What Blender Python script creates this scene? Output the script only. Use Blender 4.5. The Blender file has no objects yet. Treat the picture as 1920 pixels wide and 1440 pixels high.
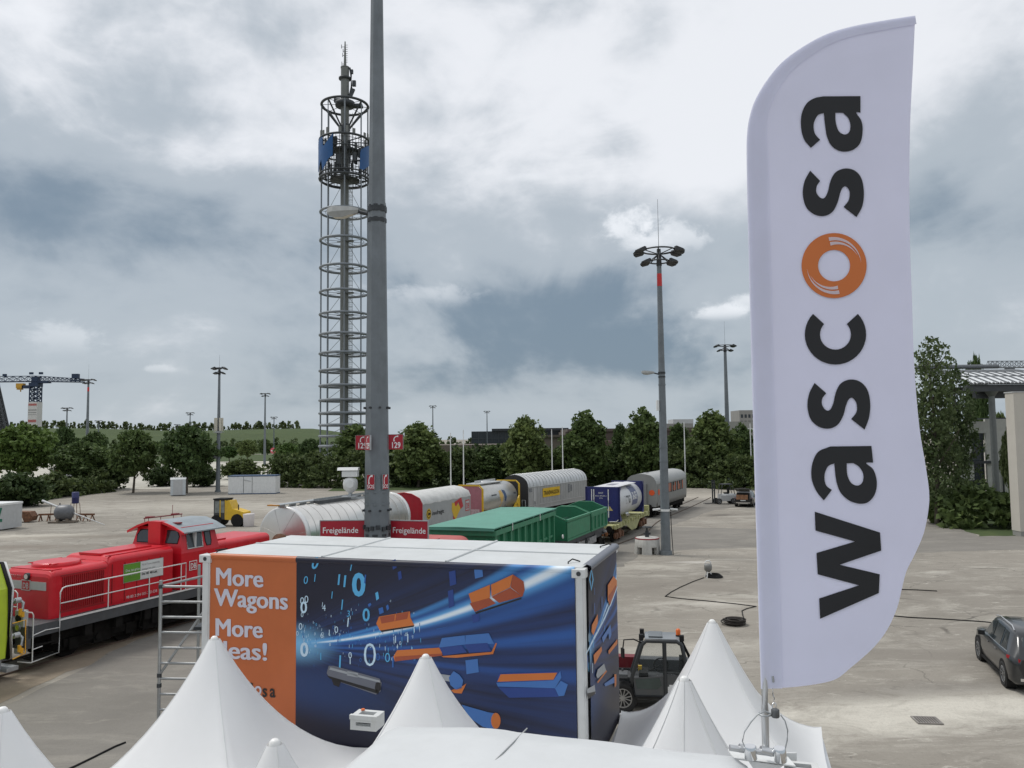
import bpy, bmesh, math, random
import numpy as np
from mathutils import Vector, Matrix
S = bpy.context.scene
COL = S.collection
PI = math.pi
R = math.radians
# ------------------------------------------------------------------ camera
FPX = 1500.0                       # focal length in pixels of the 1920 wide photograph
CAMZ = 7.5
cam_d = bpy.data.cameras.new('camera'); cam = bpy.data.objects.new('camera', cam_d); COL.objects.link(cam)
cam_d.sensor_width = 36.0; cam_d.lens = 36.0*FPX/1920.0; cam_d.clip_start = 0.05; cam_d.clip_end = 6000
CROT = Matrix.Rotation(PI/2+math.atan(100/1500.), 3, 'X') @ Matrix.Rotation(-0.0115, 3, 'Z')
cam.matrix_world = Matrix.Translation((0, 0, CAMZ)) @ CROT.to_4x4()
S.camera = cam
# ------------------------------------------------------------------ view, sky, sun
S.view_settings.view_transform = 'Standard'; S.view_settings.look = 'None'
S.view_settings.exposure = 0.34; S.view_settings.gamma = 1.0
SUN_EL, SUN_AZ = R(60), R(-62)     # azimuth clockwise from +Y: high, on the left and a little ahead
W = bpy.data.worlds.new('World'); S.world = W; W.use_nodes = True
nt = W.node_tree; nt.nodes.clear()
def _n(t, **k):
    n = nt.nodes.new(t)
    for a, b in k.items(): setattr(n, a, b)
    return n
def _m(op, a, b=None, c=None, clamp=False):
    n = _n('ShaderNodeMath', operation=op, use_clamp=clamp)
    for i, v in enumerate((a, b, c)):
        if v is None: continue
        if isinstance(v, (int, float)): n.inputs[i].default_value = v
        else: nt.links.new(v, n.inputs[i])
    return n.outputs[0]
def _ramp(v, a, b):
    n = _n('ShaderNodeMapRange', interpolation_type='SMOOTHERSTEP')
    nt.links.new(v, n.inputs[0]); n.inputs[1].default_value = a; n.inputs[2].default_value = b
    return n.outputs[0]
def _mix(f, a, b):
    n = _n('ShaderNodeMix', data_type='RGBA', clamp_factor=True)
    nt.links.new(f, n.inputs[0]) if not isinstance(f, (int, float)) else setattr(n.inputs[0], 'default_value', f)
    for i, v in ((6, a), (7, b)):
        if isinstance(v, tuple): n.inputs[i].default_value = (*v, 1)
        else: nt.links.new(v, n.inputs[i])
    return n.outputs[2]
tc = _n('ShaderNodeTexCoord'); sp = _n('ShaderNodeSeparateXYZ'); nt.links.new(tc.outputs['Generated'], sp.inputs[0])
dx, dy, dz = sp.outputs
def _noise(vec, scale, detail=6, rough=.55, dist=0.0):
    n = _n('ShaderNodeTexNoise'); nt.links.new(vec, n.inputs['Vector'])
    n.inputs['Scale'].default_value = scale; n.inputs['Detail'].default_value = detail
    n.inputs['Roughness'].default_value = rough; n.inputs['Distortion'].default_value = dist
    return n.outputs[0]
den = _m('ADD', _m('MAXIMUM', dz, 0.0), 0.16)
cv = _n('ShaderNodeCombineXYZ'); nt.links.new(_m('DIVIDE', dx, den), cv.inputs[0]); nt.links.new(_m('DIVIDE', dy, den), cv.inputs[1])
lay = cv.outputs[0]
cv2 = _n('ShaderNodeCombineXYZ'); nt.links.new(dx, cv2.inputs[0]); nt.links.new(dy, cv2.inputs[1]); nt.links.new(_m('MULTIPLY', dz, 1.6), cv2.inputs[2])
dirv = cv2.outputs[0]
n_big = _noise(lay, 0.75, 7, .52, .25)
n_mid = _noise(dirv, 4.2, 8, .56, .6)
n_fine = _noise(dirv, 11.0, 8, .6, .3)
az = _m('ARCTAN2', dx, dy)
el = _m('ARCSINE', dz)
def blob(pa, pe, ra, re, warp=0.0, wn=None):   # soft bump in sky direction (degrees)
    a = _m('DIVIDE', _m('SUBTRACT', az, R(pa)), R(ra)); e = _m('DIVIDE', _m('SUBTRACT', el, R(pe)), R(re))
    d = _m('SQRT', _m('ADD', _m('MULTIPLY', a, a), _m('MULTIPLY', e, e)))
    if warp: d = _m('ADD', d, _m('MULTIPLY', _m('SUBTRACT', wn or n_fine, .5), warp))
    return d
def soft(pa, pe, ra, re, warp=1.2, lo=0.0, hi=1.0):
    return _ramp(blob(pa, pe, ra, re, warp, n_mid), hi, lo)
b = _m('ADD', _m('MULTIPLY', _m('SUBTRACT', n_big, .5), .74), _m('MULTIPLY', _m('SUBTRACT', n_mid, .5), .74))
b = _m('ADD', b, _m('MULTIPLY', _m('SUBTRACT', n_fine, .5), .30))
n_bil = _noise(dirv, 7.5, 6, .5, .15)
b = _m('ADD', b, _m('MULTIPLY', _m('SUBTRACT', .16, _m('ABSOLUTE', _m('SUBTRACT', n_bil, .5))), .75))
b = _m('ADD', b, _m('MULTIPLY', _ramp(el, R(10), R(28)), .40))
b = _m('ADD', b, .40)
for pa, pe, ra, re, k in ((3, 8.6, 15, 6.5, -.60), (9, 5.6, 9, 2.6, -.28), (-2, 4.6, 10, 2.0, -.10), (-24, 15, 14, 5.5, -.24), (-10, 12, 8, 4, -.14), (14, 18, 9, 6, .34), (-26, 21, 8, 4, -.12),
                          (-12, 20, 9, 5, .16), (20, 23, 14, 8, .3), (8, 20, 4, 3, -.16), (-30, 8, 7, 5, .06), (27, 13, 6, 5, -.06), (4, 24, 6, 4, .1), (0, 4.5, 45, 4.0, -.14)):
    b = _m('ADD', b, _m('MULTIPLY', soft(pa, pe, ra, re), k))
cl = _mix(_ramp(b, -.12, .58), (.160, .212, .268), (.365, .408, .450))
cl = _mix(_ramp(b, .50, 1.0), cl, (.690, .705, .735))
n_puff = _noise(dirv, 17.0, 7, .62, .2)
def cumulus(pa, pe, ra, re, k):
    global cl
    v = _m('SUBTRACT', 1.0, blob(pa, pe, ra, re))
    v = _m('ADD', v, _m('MULTIPLY', _m('SUBTRACT', n_puff, .5), 2.8)); low = _ramp(_m('DIVIDE', _m('SUBTRACT', el, R(pe)), R(re)), -1.0, .35)
    cl = _mix(_m('MULTIPLY', _m('MULTIPLY', _ramp(v, .0, .75), low), k), cl, (.76, .78, .81))
for q in ((8.4, 14.2, 3.0, 2.2, .80), (10.8, 13.6, 3.4, 1.7, .55), (15.0, 8.4, 2.2, .8, .70), (17.0, 9.0, 2.0, 1.0, .6), (-29.5, 6.6, 3.6, 1.8, .34), (-6.0, 10.2, 4.6, 1.3, .30), (-31, 25, 3.4, 1.3, .25), (1.2, 18.2, 1.8, .4, .3), (-24, 4.7, 1.6, .4, .3)): cumulus(*q)
cl = _mix(_m('MULTIPLY', _ramp(el, R(5), R(-1)), .45), cl, (.36, .42, .475))
sky = _n('ShaderNodeTexSky', sky_type='NISHITA', sun_disc=False, sun_elevation=SUN_EL, sun_rotation=SUN_AZ)
vm = _n('ShaderNodeVectorMath', operation='SCALE'); nt.links.new(cl, vm.inputs[0]); vm.inputs['Scale'].default_value = 10.0
skym = _mix(.94, sky.outputs[0], vm.outputs[0])
bg = _n('ShaderNodeBackground'); bg.inputs[1].default_value = 0.1; nt.links.new(skym, bg.inputs[0])
wo = _n('ShaderNodeOutputWorld'); nt.links.new(bg.outputs[0], wo.inputs[0])
sd = bpy.data.lights.new('sun', 'SUN'); sd.energy = 1.45; sd.angle = R(16); sd.color = (1, .97, .92)
so = bpy.data.objects.new('sun', sd); COL.objects.link(so)
sdir = Vector((math.sin(SUN_AZ)*math.cos(SUN_EL), math.cos(SUN_AZ)*math.cos(SUN_EL), math.sin(SUN_EL)))
so.rotation_euler = sdir.to_track_quat('Z', 'Y').to_euler(); so.location = (0, 0, 60)
# ------------------------------------------------------------------ helpers
def ray(x, y): return CROT @ Vector(((x-960)/FPX, (720-y)/FPX, -1))
def G(x, y, z=0.0):
    d = ray(x, y); return Vector((0, 0, CAMZ)) + d*((z-CAMZ)/d.z)
def AY(x, y, Y):
    d = ray(x, y); return Vector((0, 0, CAMZ)) + d*(Y/d.y)
MATS = {}
def mat(name, col, rough=.6, metal=0.0, var=.12, vscale=3.0, bump=0.0, bscale=40.0, dirt=0.0, dcol=(.16, .14, .11), trans=0.0, spec=.5, coat=0.0, emit=0):
    if name in MATS: return MATS[name]
    m = bpy.data.materials.new(name); m.use_nodes = True; MATS[name] = m
    t = m.node_tree; p = t.nodes['Principled BSDF']
    p.inputs['Roughness'].default_value = rough; p.inputs['Metallic'].default_value = metal
    p.inputs['Specular IOR Level'].default_value = spec; p.inputs['Coat Weight'].default_value = coat
    co = t.nodes.new('ShaderNodeTexCoord'); last = None
    nz = t.nodes.new('ShaderNodeTexNoise'); nz.inputs['Scale'].default_value = vscale; nz.inputs['Detail'].default_value = 6; nz.inputs['Roughness'].default_value = .6
    t.links.new(co.outputs['Object'], nz.inputs['Vector'])
    mx = t.nodes.new('ShaderNodeMix'); mx.data_type = 'RGBA'
    mr = t.nodes.new('ShaderNodeMapRange'); mr.inputs[1].default_value = .3; mr.inputs[2].default_value = .7
    t.links.new(nz.outputs[0], mr.inputs[0]); t.links.new(mr.outputs[0], mx.inputs[0])
    mx.inputs[6].default_value = (*[c*(1-var) for c in col], 1); mx.inputs[7].default_value = (*[min(1, c*(1+var)) for c in col], 1)
    last = mx.outputs[2]
    if dirt:
        n2 = t.nodes.new('ShaderNodeTexNoise'); n2.inputs['Scale'].default_value = vscale*2.3; n2.inputs['Detail'].default_value = 9; n2.inputs['Roughness'].default_value = .72
        mp = t.nodes.new('ShaderNodeMapping'); mp.inputs['Scale'].default_value = (1, 1, .25); t.links.new(co.outputs['Object'], mp.inputs[0]); t.links.new(mp.outputs[0], n2.inputs['Vector'])
        r2 = t.nodes.new('ShaderNodeMapRange'); r2.inputs[1].default_value = .48; r2.inputs[2].default_value = .75; r2.inputs[4].default_value = dirt
        t.links.new(n2.outputs[0], r2.inputs[0])
        m2 = t.nodes.new('ShaderNodeMix'); m2.data_type = 'RGBA'; t.links.new(r2.outputs[0], m2.inputs[0]); t.links.new(last, m2.inputs[6]); m2.inputs[7].default_value = (*dcol, 1)
        last = m2.outputs[2]
    t.links.new(last, p.inputs['Base Color'])
    if bump:
        nb = t.nodes.new('ShaderNodeTexNoise'); nb.inputs['Scale'].default_value = bscale; nb.inputs['Detail'].default_value = 4; t.links.new(co.outputs['Object'], nb.inputs['Vector'])
        bp = t.nodes.new('ShaderNodeBump'); bp.inputs['Strength'].default_value = bump; bp.inputs['Distance'].default_value = .02
        t.links.new(nb.outputs[0], bp.inputs['Height']); t.links.new(bp.outputs[0], p.inputs['Normal'])
    if trans:
        tr = t.nodes.new('ShaderNodeBsdfTranslucent'); t.links.new(last, tr.inputs[0])
        ms = t.nodes.new('ShaderNodeMixShader'); ms.inputs[0].default_value = trans
        t.links.new(p.outputs[0], ms.inputs[1]); t.links.new(tr.outputs[0], ms.inputs[2]); t.links.new(ms.outputs[0], t.nodes['Material Output'].inputs[0])
    if emit:
        p.inputs['Emission Color'].default_value = (*col, 1); p.inputs['Emission Strength'].default_value = emit
    return m
class MB:
    """collects shapes; build() links them as one mesh object"""
    def __init__(s): s.v = []; s.f = []; s.mi = []; s.sm = []; s.M = None; s.cur = 0
    def add(s, vs, fs, smooth=False, mi=None):
        o = len(s.v)
        if s.M is not None: vs = [s.M @ Vector(p) for p in vs]
        s.v += [tuple(p) for p in vs]
        mi = s.cur if mi is None else mi
        for f in fs: s.f.append(tuple(i+o for i in f)); s.mi.append(mi); s.sm.append(smooth)
        return s
    def box(s, x0, x1, y0, y1, z0, z1, mi=None, b=0.0):
        if b:
            return s.prism(rrect(y0, y1, z0, z1, b), x0, x1, mi, smooth=False)
        vs = [(x, y, z) for x in (x0, x1) for y in (y0, y1) for z in (z0, z1)]
        return s.add(vs, [(0, 1, 3, 2), (4, 6, 7, 5), (0, 4, 5, 1), (2, 3, 7, 6), (0, 2, 6, 4), (1, 5, 7, 3)], False, mi)
    def obox(s, c, size, rz=0.0, mi=None, rx=0.0, ry=0.0):
        hx, hy, hz = [k/2 for k in size]; m = Matrix.Translation(c) @ Matrix.Rotation(rz, 4, 'Z') @ Matrix.Rotation(ry, 4, 'Y') @ Matrix.Rotation(rx, 4, 'X')
        vs = [m @ Vector((x, y, z)) for x in (-hx, hx) for y in (-hy, hy) for z in (-hz, hz)]
        return s.add(vs, [(0, 1, 3, 2), (4, 6, 7, 5), (0, 4, 5, 1), (2, 3, 7, 6), (0, 2, 6, 4), (1, 5, 7, 3)], False, mi)
    def prism(s, prof, x0, x1, mi=None, smooth=False, caps=True):   # profile in (y, z), extruded along x
        n = len(prof); vs = [(x0, *p) for p in prof] + [(x1, *p) for p in prof]
        fs = [(i, (i+1) % n, n+(i+1) % n, n+i) for i in range(n)]
        s.add(vs, fs, smooth, mi)
        if caps: s.add(vs, [tuple(range(n-1, -1, -1)), tuple(range(n, 2*n))], False, mi)
        return s
    def cyl(s, p0, p1, r0, r1=None, n=12, mi=None, caps=True, smooth=True):
        r1 = r0 if r1 is None else r1
        p0, p1 = Vector(p0), Vector(p1); d = (p1-p0)
        if d.length < 1e-9: return s
        q = d.to_track_quat('Z', 'Y'); a = [q @ Vector((math.cos(2*PI*i/n), math.sin(2*PI*i/n), 0)) for i in range(n)]
        vs = [p0+k*r0 for k in a]+[p1+k*r1 for k in a]
        s.add(vs, [(i, (i+1) % n, n+(i+1) % n, n+i) for i in range(n)], smooth, mi)
        if caps: s.add(vs, [tuple(range(n-1, -1, -1)), tuple(range(n, 2*n))], False, mi)
        return s
    def tube(s, pts, r, n=6, mi=None, closed=False):
        pts = [Vector(p) for p in pts]; k = len(pts); vs = []; up = Vector((0, 0, 1))
        for i, p in enumerate(pts):
            a = pts[(i-1) % k] if (closed or i) else p; c = pts[(i+1) % k] if (closed or i < k-1) else p
            d = (c-a).normalized(); x = d.cross(up)
            if x.length < 1e-3: x = d.cross(Vector((1, 0, 0)))
            x.normalize(); y = d.cross(x)
            rr = r[i] if isinstance(r, (list, tuple)) else r
            vs += [p+(x*math.cos(2*PI*j/n)+y*math.sin(2*PI*j/n))*rr for j in range(n)]
        m = k if closed else k-1
        fs = [(i*n+j, i*n+(j+1) % n, ((i+1) % k)*n+(j+1) % n, ((i+1) % k)*n+j) for i in range(m) for j in range(n)]
        s.add(vs, fs, True, mi)
        if not closed: s.add(vs, [tuple(range(n)), tuple(range((k-1)*n, k*n))], False, mi)
        return s
    def ring(s, c, rad, r, n=40, m=6, mi=None, axis='Z'):
        pts = []
        for i in range(n):
            a = 2*PI*i/n
            o = (math.cos(a)*rad, math.sin(a)*rad, 0) if axis == 'Z' else ((0, math.cos(a)*rad, math.sin(a)*rad) if axis == 'X' else (math.cos(a)*rad, 0, math.sin(a)*rad))
            pts.append(Vector(c)+Vector(o))
        return s.tube(pts, r, m, mi, True)
    def lathe(s, prof, n=20, mi=None, M=None, smooth=True):          # profile (r, z) about local z
        vs = []; k = len(prof)
        for r, z in prof:
            for j in range(n): vs.append(Vector((r*math.cos(2*PI*j/n), r*math.sin(2*PI*j/n), z)))
        if M is not None: vs = [M @ p for p in vs]
        fs = [(i*n+j, i*n+(j+1) % n, (i+1)*n+(j+1) % n, (i+1)*n+j) for i in range(k-1) for j in range(n)]
        s.add(vs, fs, smooth, mi)
        if prof[0][0] > 1e-4: s.add(vs, [tuple(range(n-1, -1, -1))], False, mi)
        if prof[-1][0] > 1e-4: s.add(vs, [tuple(range((k-1)*n, k*n))], False, mi)
        return s
    def poly(s, pts, mi=None): return s.add(pts, [tuple(range(len(pts)))], False, mi)
    def slab(s, pts, off, mi=None):                                  # polygon given thickness along off
        n = len(pts); off = Vector(off); vs = [Vector(p) for p in pts]+[Vector(p)+off for p in pts]
        return s.add(vs, [tuple(range(n)), tuple(range(2*n-1, n-1, -1))]+[(i, n+i, n+(i+1) % n, (i+1) % n) for i in range(n)], False, mi)
    def mesh(s, vf, M=None, mi=None, smooth=False):
        vs, fs = vf
        return s.add([M @ Vector(p) for p in vs] if M is not None else vs, fs, smooth, mi)
    def build(s, name, mats, parent=None, loc=None, rz=0.0):
        me = bpy.data.meshes.new(name); me.from_pydata(s.v, [], s.f)
        if not isinstance(mats, (list, tuple)): mats = [mats]
        for m in mats: me.materials.append(m)
        me.polygons.foreach_set('material_index', [min(i, len(mats)-1) for i in s.mi]); me.polygons.foreach_set('use_smooth', s.sm)
        me.update()
        o = bpy.data.objects.new(name, me); COL.objects.link(o)
        if parent is not None: o.parent = parent
        if loc is not None: o.location = loc
        o.rotation_euler.z = rz
        return o
def rrect(y0, y1, z0, z1, b, n=3):
    pts = []
    for cy, cz, a0 in ((y1-b, z1-b, 0), (y0+b, z1-b, 90), (y0+b, z0+b, 180), (y1-b, z0+b, 270)):
        for i in range(n+1):
            a = R(a0+90*i/n); pts.append((cy+b*math.cos(a), cz+b*math.sin(a)))
    return pts
def tag(o, label, cat, group=None):
    o['label'] = label; o['category'] = cat
    if group: o['group'] = group
    return o
def thing(name, label, cat, loc=(0, 0, 0), rz=0.0, group=None):
    o = bpy.data.objects.new(name, None); COL.objects.link(o); o.empty_display_size = .3
    o.location = loc; o.rotation_euler.z = rz
    return tag(o, label, cat, group)
def struct(o, kind='structure'): o['kind'] = kind; return o
def dup(o, parent=None):
    c = o.copy(); COL.objects.link(c)
    if parent is not None: c.parent = parent
    for ch in o.children: dup(ch, c)
    return c
def cr(pts, closed=True, k=5):                                       # smooth outline through points; (x, y, 1) stays sharp
    n = len(pts); out = []
    P = lambda i: Vector(pts[i % n][:2]) if closed else Vector(pts[max(0, min(n-1, i))][:2])
    sh = lambda i: len(pts[i % n]) > 2 if closed else (i <= 0 or i >= n-1 or len(pts[i]) > 2)
    for i in range(n if closed else n-1):
        a, b_ = P(i), P(i+1)
        m0 = (b_-a) if sh(i) else (b_-P(i-1))*.5
        m1 = (b_-a) if sh(i+1) else (P(i+2)-a)*.5
        if sh(i) and sh(i+1): out.append(a); continue
        for j in range(k):
            t = j/k; t2 = t*t; t3 = t2*t
            out.append(a*(2*t3-3*t2+1)+m0*(t3-2*t2+t)+b_*(-2*t3+3*t2)+m1*(t3-t2))
    if not closed: out.append(P(n-1))
    return out
def _curve_mesh(cu):
    ob = bpy.data.objects.new('t', cu); COL.objects.link(ob)
    dg = bpy.context.evaluated_depsgraph_get(); dg.update()
    me = bpy.data.meshes.new_from_object(ob.evaluated_get(dg))
    vf = ([tuple(v.co) for v in me.vertices], [tuple(p.vertices) for p in me.polygons])
    bpy.data.objects.remove(ob); bpy.data.curves.remove(cu); bpy.data.meshes.remove(me)
    return vf
def fill(loops):                                                     # filled flat shape (holes allowed) in xy
    cu = bpy.data.curves.new('t', 'CURVE'); cu.dimensions = '2D'; cu.fill_mode = 'BOTH'
    for lp in loops:
        sp_ = cu.splines.new('POLY'); sp_.points.add(len(lp)-1); sp_.use_cyclic_u = True
        for i, p in enumerate(lp): sp_.points[i].co = (p[0], p[1], 0, 1)
    return _curve_mesh(cu)
TXT = {}
def text(s, size=1.0, bold=0.0, align='LEFT', res=3, shear=0.0, space=1.0):
    k = (s, size, bold, align, res, shear, space)
    if k in TXT: return TXT[k]
    cu = bpy.data.curves.new('t', 'FONT'); cu.body = s; cu.size = size; cu.offset = bold; cu.align_x = align; cu.resolution_u = res; cu.shear = shear; cu.space_character = space
    TXT[k] = _curve_mesh(cu); return TXT[k]
def frame(o, x, n):                                                  # matrix: local x along x, z along n
    x = Vector(x).normalized(); n = Vector(n).normalized(); y = n.cross(x).normalized()
    m = Matrix((x, y, n)).transposed().to_4x4(); m.translation = Vector(o); return m
rng = random.Random(7)
# ------------------------------------------------------------------ ground
def ground_mat(name, base, light, dark, sc=.12, mid=.9, stain=.55, bump=.5, specks=True, blobs=()):
    m = bpy.data.materials.new(name); m.use_nodes = True; t = m.node_tree; p = t.nodes['Principled BSDF']; p.inputs['Roughness'].default_value = .93
    p.inputs['Specular IOR Level'].default_value = .15
    co = t.nodes.new('ShaderNodeTexCoord')
    def nz(s, d=8, r=.62, sx=1.0, sy=1.0, dist=0):
        mp = t.nodes.new('ShaderNodeMapping'); mp.inputs['Scale'].default_value = (sx, sy, 1); mp.inputs['Rotation'].default_value = (0, 0, R(12)); t.links.new(co.outputs['Object'], mp.inputs[0])
        n = t.nodes.new('ShaderNodeTexNoise'); n.inputs['Scale'].default_value = s; n.inputs['Detail'].default_value = d; n.inputs['Roughness'].default_value = r; n.inputs['Distortion'].default_value = dist
        t.links.new(mp.outputs[0], n.inputs['Vector']); return n.outputs[0]
    def rp(v, a, b, k=1.0):
        n = t.nodes.new('ShaderNodeMapRange'); n.inputs[1].default_value = a; n.inputs[2].default_value = b; n.inputs[4].default_value = k; t.links.new(v, n.inputs[0]); return n.outputs[0]
    def mix(f, a, b):
        n = t.nodes.new('ShaderNodeMix'); n.data_type = 'RGBA'; t.links.new(f, n.inputs[0])
        for i, v in ((6, a), (7, b)):
            if isinstance(v, tuple): n.inputs[i].default_value = (*v, 1)
            else: t.links.new(v, n.inputs[i])
        return n.outputs[2]
    warp = nz(.8, 9, .72, .6, 1.0, .6)
    c = mix(rp(nz(sc, 9, .65, .8, 1.3, .4), .38, .62), base, tuple(k*.82 for k in base))
    c = mix(rp(nz(.35, 10, .7, .45, 1.0, .8), .52, .68, .8), c, light)
    c = mix(rp(nz(.9, 10, .72, .35, 1.0, 1.2), .55, .72, .75), c, light)
    c = mix(rp(nz(.22, 10, .7, .5, 1.1, 1.0), .54, .74, stain), c, dark)
    c = mix(rp(nz(2.4, 8, .75, .7, 1.0, .6), .56, .78, stain*.8), c, dark)
    c = mix(rp(nz(.06, 6, .6), .46, .6, .4), c, tuple(k*1.12 for k in base))
    if specks:
        v = t.nodes.new('ShaderNodeTexVoronoi'); v.inputs['Scale'].default_value = 3.1; t.links.new(co.outputs['Object'], v.inputs['Vector'])
        c = mix(rp(v.outputs['Distance'], .07, .03, .7), c, tuple(min(1, k*1.35) for k in light))
        v2 = t.nodes.new('ShaderNodeTexVoronoi'); v2.inputs['Scale'].default_value = 1.37; t.links.new(co.outputs['Object'], v2.inputs['Vector'])
        c = mix(rp(v2.outputs['Distance'], .05, .02, .7), c, tuple(k*.5 for k in dark))
    if blobs:
        for sc_, wd, sx_, k_ in ((.16, .010, .45, .75), (.42, .012, .8, .5)):
            mp = t.nodes.new('ShaderNodeMapping'); mp.inputs['Scale'].default_value = (sx_, 1, 1); mp.inputs['Rotation'].default_value = (0, 0, R(-7)); t.links.new(co.outputs['Object'], mp.inputs[0])
            wv = t.nodes.new('ShaderNodeVectorMath'); wv.operation = 'ADD'; wn_ = t.nodes.new('ShaderNodeTexNoise'); wn_.inputs['Scale'].default_value = .7; wn_.inputs['Detail'].default_value = 7; t.links.new(mp.outputs[0], wn_.inputs['Vector'])
            t.links.new(mp.outputs[0], wv.inputs[0]); t.links.new(wn_.outputs['Color'], wv.inputs[1])
            v = t.nodes.new('ShaderNodeTexVoronoi'); v.feature = 'DISTANCE_TO_EDGE'; v.inputs['Scale'].default_value = sc_; t.links.new(wv.outputs[0], v.inputs['Vector'])
            ln_ = rp(v.outputs['Distance'], wd, wd*.3, k_); mk = rp(nz(.3, 4, .6), .46, .60)
            mu = t.nodes.new('ShaderNodeMath'); mu.operation = 'MULTIPLY'; t.links.new(ln_, mu.inputs[0]); t.links.new(mk, mu.inputs[1]); c = mix(mu.outputs[0], c, tuple(q*.55 for q in dark))
        c = mix(rp(nz(1.7, 10, .78, .4, 1.0, 1.0), .585, .635, .8), c, light); c = mix(rp(nz(1.3, 10, .78, .45, 1.0, 1.0), .59, .65, .75), c, dark); c = mix(rp(nz(3.6, 9, .78, .5, 1.0, .8), .59, .66, .6), c, tuple(q*.8 for q in dark))
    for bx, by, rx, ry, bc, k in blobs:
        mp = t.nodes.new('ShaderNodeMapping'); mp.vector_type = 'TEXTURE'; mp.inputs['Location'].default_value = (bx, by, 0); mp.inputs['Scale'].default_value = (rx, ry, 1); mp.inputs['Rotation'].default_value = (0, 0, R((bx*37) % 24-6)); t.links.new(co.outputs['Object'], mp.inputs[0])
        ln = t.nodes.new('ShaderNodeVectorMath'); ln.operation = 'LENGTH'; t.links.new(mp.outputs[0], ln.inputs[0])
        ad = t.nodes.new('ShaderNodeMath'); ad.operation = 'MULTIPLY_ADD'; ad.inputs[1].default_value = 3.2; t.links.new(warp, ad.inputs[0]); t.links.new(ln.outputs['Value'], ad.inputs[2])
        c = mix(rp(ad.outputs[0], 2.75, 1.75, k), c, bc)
    c = mix(rp(nz(9, 6, .8), .50, .80, .5), c, tuple(k*.62 for k in base)); c = mix(rp(nz(11.3, 6, .8), .56, .80, .5), c, light)
    fine = nz(26, 5, .8)
    c = mix(rp(fine, .4, .75, .35), c, tuple(k*.6 for k in base))
    t.links.new(c, p.inputs['Base Color'])
    bp = t.nodes.new('ShaderNodeBump'); bp.inputs['Strength'].default_value = bump; bp.inputs['Distance'].default_value = .05
    t.links.new(nz(5, 9, .75), bp.inputs['Height']); t.links.new(bp.outputs[0], p.inputs['Normal'])
    MATS[name] = m; return m
BLOBS = [(*G(1760, 1330).xy, 9.5, 1.7, (.60, .57, .50), .95), (*G(1320, 1132).xy, 2.6, .8, (.56, .53, .47), .75), (*G(1225, 1062).xy, 4.5, 1.2, (.50, .47, .41), .7), (*G(1302, 1054).xy, 1.6, .5, (.58, .55, .5), .8), (*G(40, 1007).xy, 7, 2.2, (.62, .58, .50), .9),
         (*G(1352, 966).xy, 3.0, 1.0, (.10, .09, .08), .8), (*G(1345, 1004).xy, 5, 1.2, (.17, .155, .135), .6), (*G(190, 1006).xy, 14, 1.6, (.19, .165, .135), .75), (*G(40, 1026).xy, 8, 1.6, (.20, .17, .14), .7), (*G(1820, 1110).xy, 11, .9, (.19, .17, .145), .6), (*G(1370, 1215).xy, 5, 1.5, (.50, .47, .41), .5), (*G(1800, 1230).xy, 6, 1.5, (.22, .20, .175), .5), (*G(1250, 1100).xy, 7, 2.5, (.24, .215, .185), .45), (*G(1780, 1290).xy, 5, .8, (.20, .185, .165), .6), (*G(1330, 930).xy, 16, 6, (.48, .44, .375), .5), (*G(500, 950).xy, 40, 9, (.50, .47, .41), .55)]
M_gravel = ground_mat('trodden_gravel', (.300, .276, .238), (.48, .455, .40), (.158, .144, .125), blobs=BLOBS)
M_asph = ground_mat('pale_asphalt', (.235, .221, .198), (.32, .30, .262), (.170, .158, .14), sc=.3, stain=.35, bump=.25, specks=False)
M_sand = ground_mat('sandy_soil', (.285, .235, .178), (.40, .345, .27), (.21, .175, .135), sc=.5, stain=.5)
M_pale = ground_mat('pale_parking', (.50, .48, .42), (.60, .57, .5), (.38, .36, .3), sc=.05, stain=.3, specks=False)
M_grass = ground_mat('meadow_grass', (.070, .098, .042), (.11, .135, .05), (.05, .075, .025), sc=.02, stain=.4, specks=False)
g = MB(); g.add([(-2500, -300, 0), (2500, -300, 0), (2500, 3500, 0), (-2500, 3500, 0)], [(0, 1, 2, 3)])
struct(g.build('ground', M_gravel))
def sheet(name, pts, m, z, rag=.12, step=.9, seed=1):
    r = random.Random(seed); out = []
    n = len(pts)
    for i in range(n):
        a, b_ = Vector(pts[i][:2]), Vector(pts[(i+1) % n][:2]); k = max(1, min(60, int((b_-a).length/step))); nn = Vector((-(b_-a).y, (b_-a).x)).normalized()
        for j in range(k): out.append(a.lerp(b_, j/k)+nn*r.uniform(-rag, rag))
    vf = fill([out]); o = MB().mesh(([(x, y, z) for x, y, _ in vf[0]], vf[1])).build(name, m); return struct(o)
P2 = lambda *a: [G(*q) for q in a]
# asphalt beside the trains and its cross arm
sheet('asphalt_road', P2((900, 1075), (1165, 1062), (1200, 1040), (1300, 1030), (1420, 1026), (1560, 1040), (1960, 1030), (1960, 1000), (1835, 1005), (1745, 962), (1640, 962), (1560, 985), (1420, 992), (1255, 988), (1330, 958), (1420, 947), (1420, 938), (1290, 937), (1230, 960), (1130, 1012), (1000, 1040)), M_asph, .004, .2, 1.2, 3)
sheet('asphalt_path', [G(-60, 1345), G(30, 1312), G(300, 1182), G(480, 1110), G(640, 1060), Vector((-4, 36, 0)), Vector((-3, 20, 0)), Vector((-4, 2, 0)), Vector((-16, 2, 0))], M_asph, .004, .15, 1.0, 4)
sheet('sandy_strip', [G(-80, 1352), G(0, 1322), G(300, 1182), G(480, 1110), G(560, 1075), G(520, 1050), G(330, 1120), G(120, 1215), G(-80, 1290)], M_sand, .008, .18, .8, 5)
sheet('parking_lot', [(-330, 130), (-60, 126), (-20, 150), (-30, 285), (-110, 288), (-420, 300)], M_pale, .004, 1.0, 6, 8)
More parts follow.
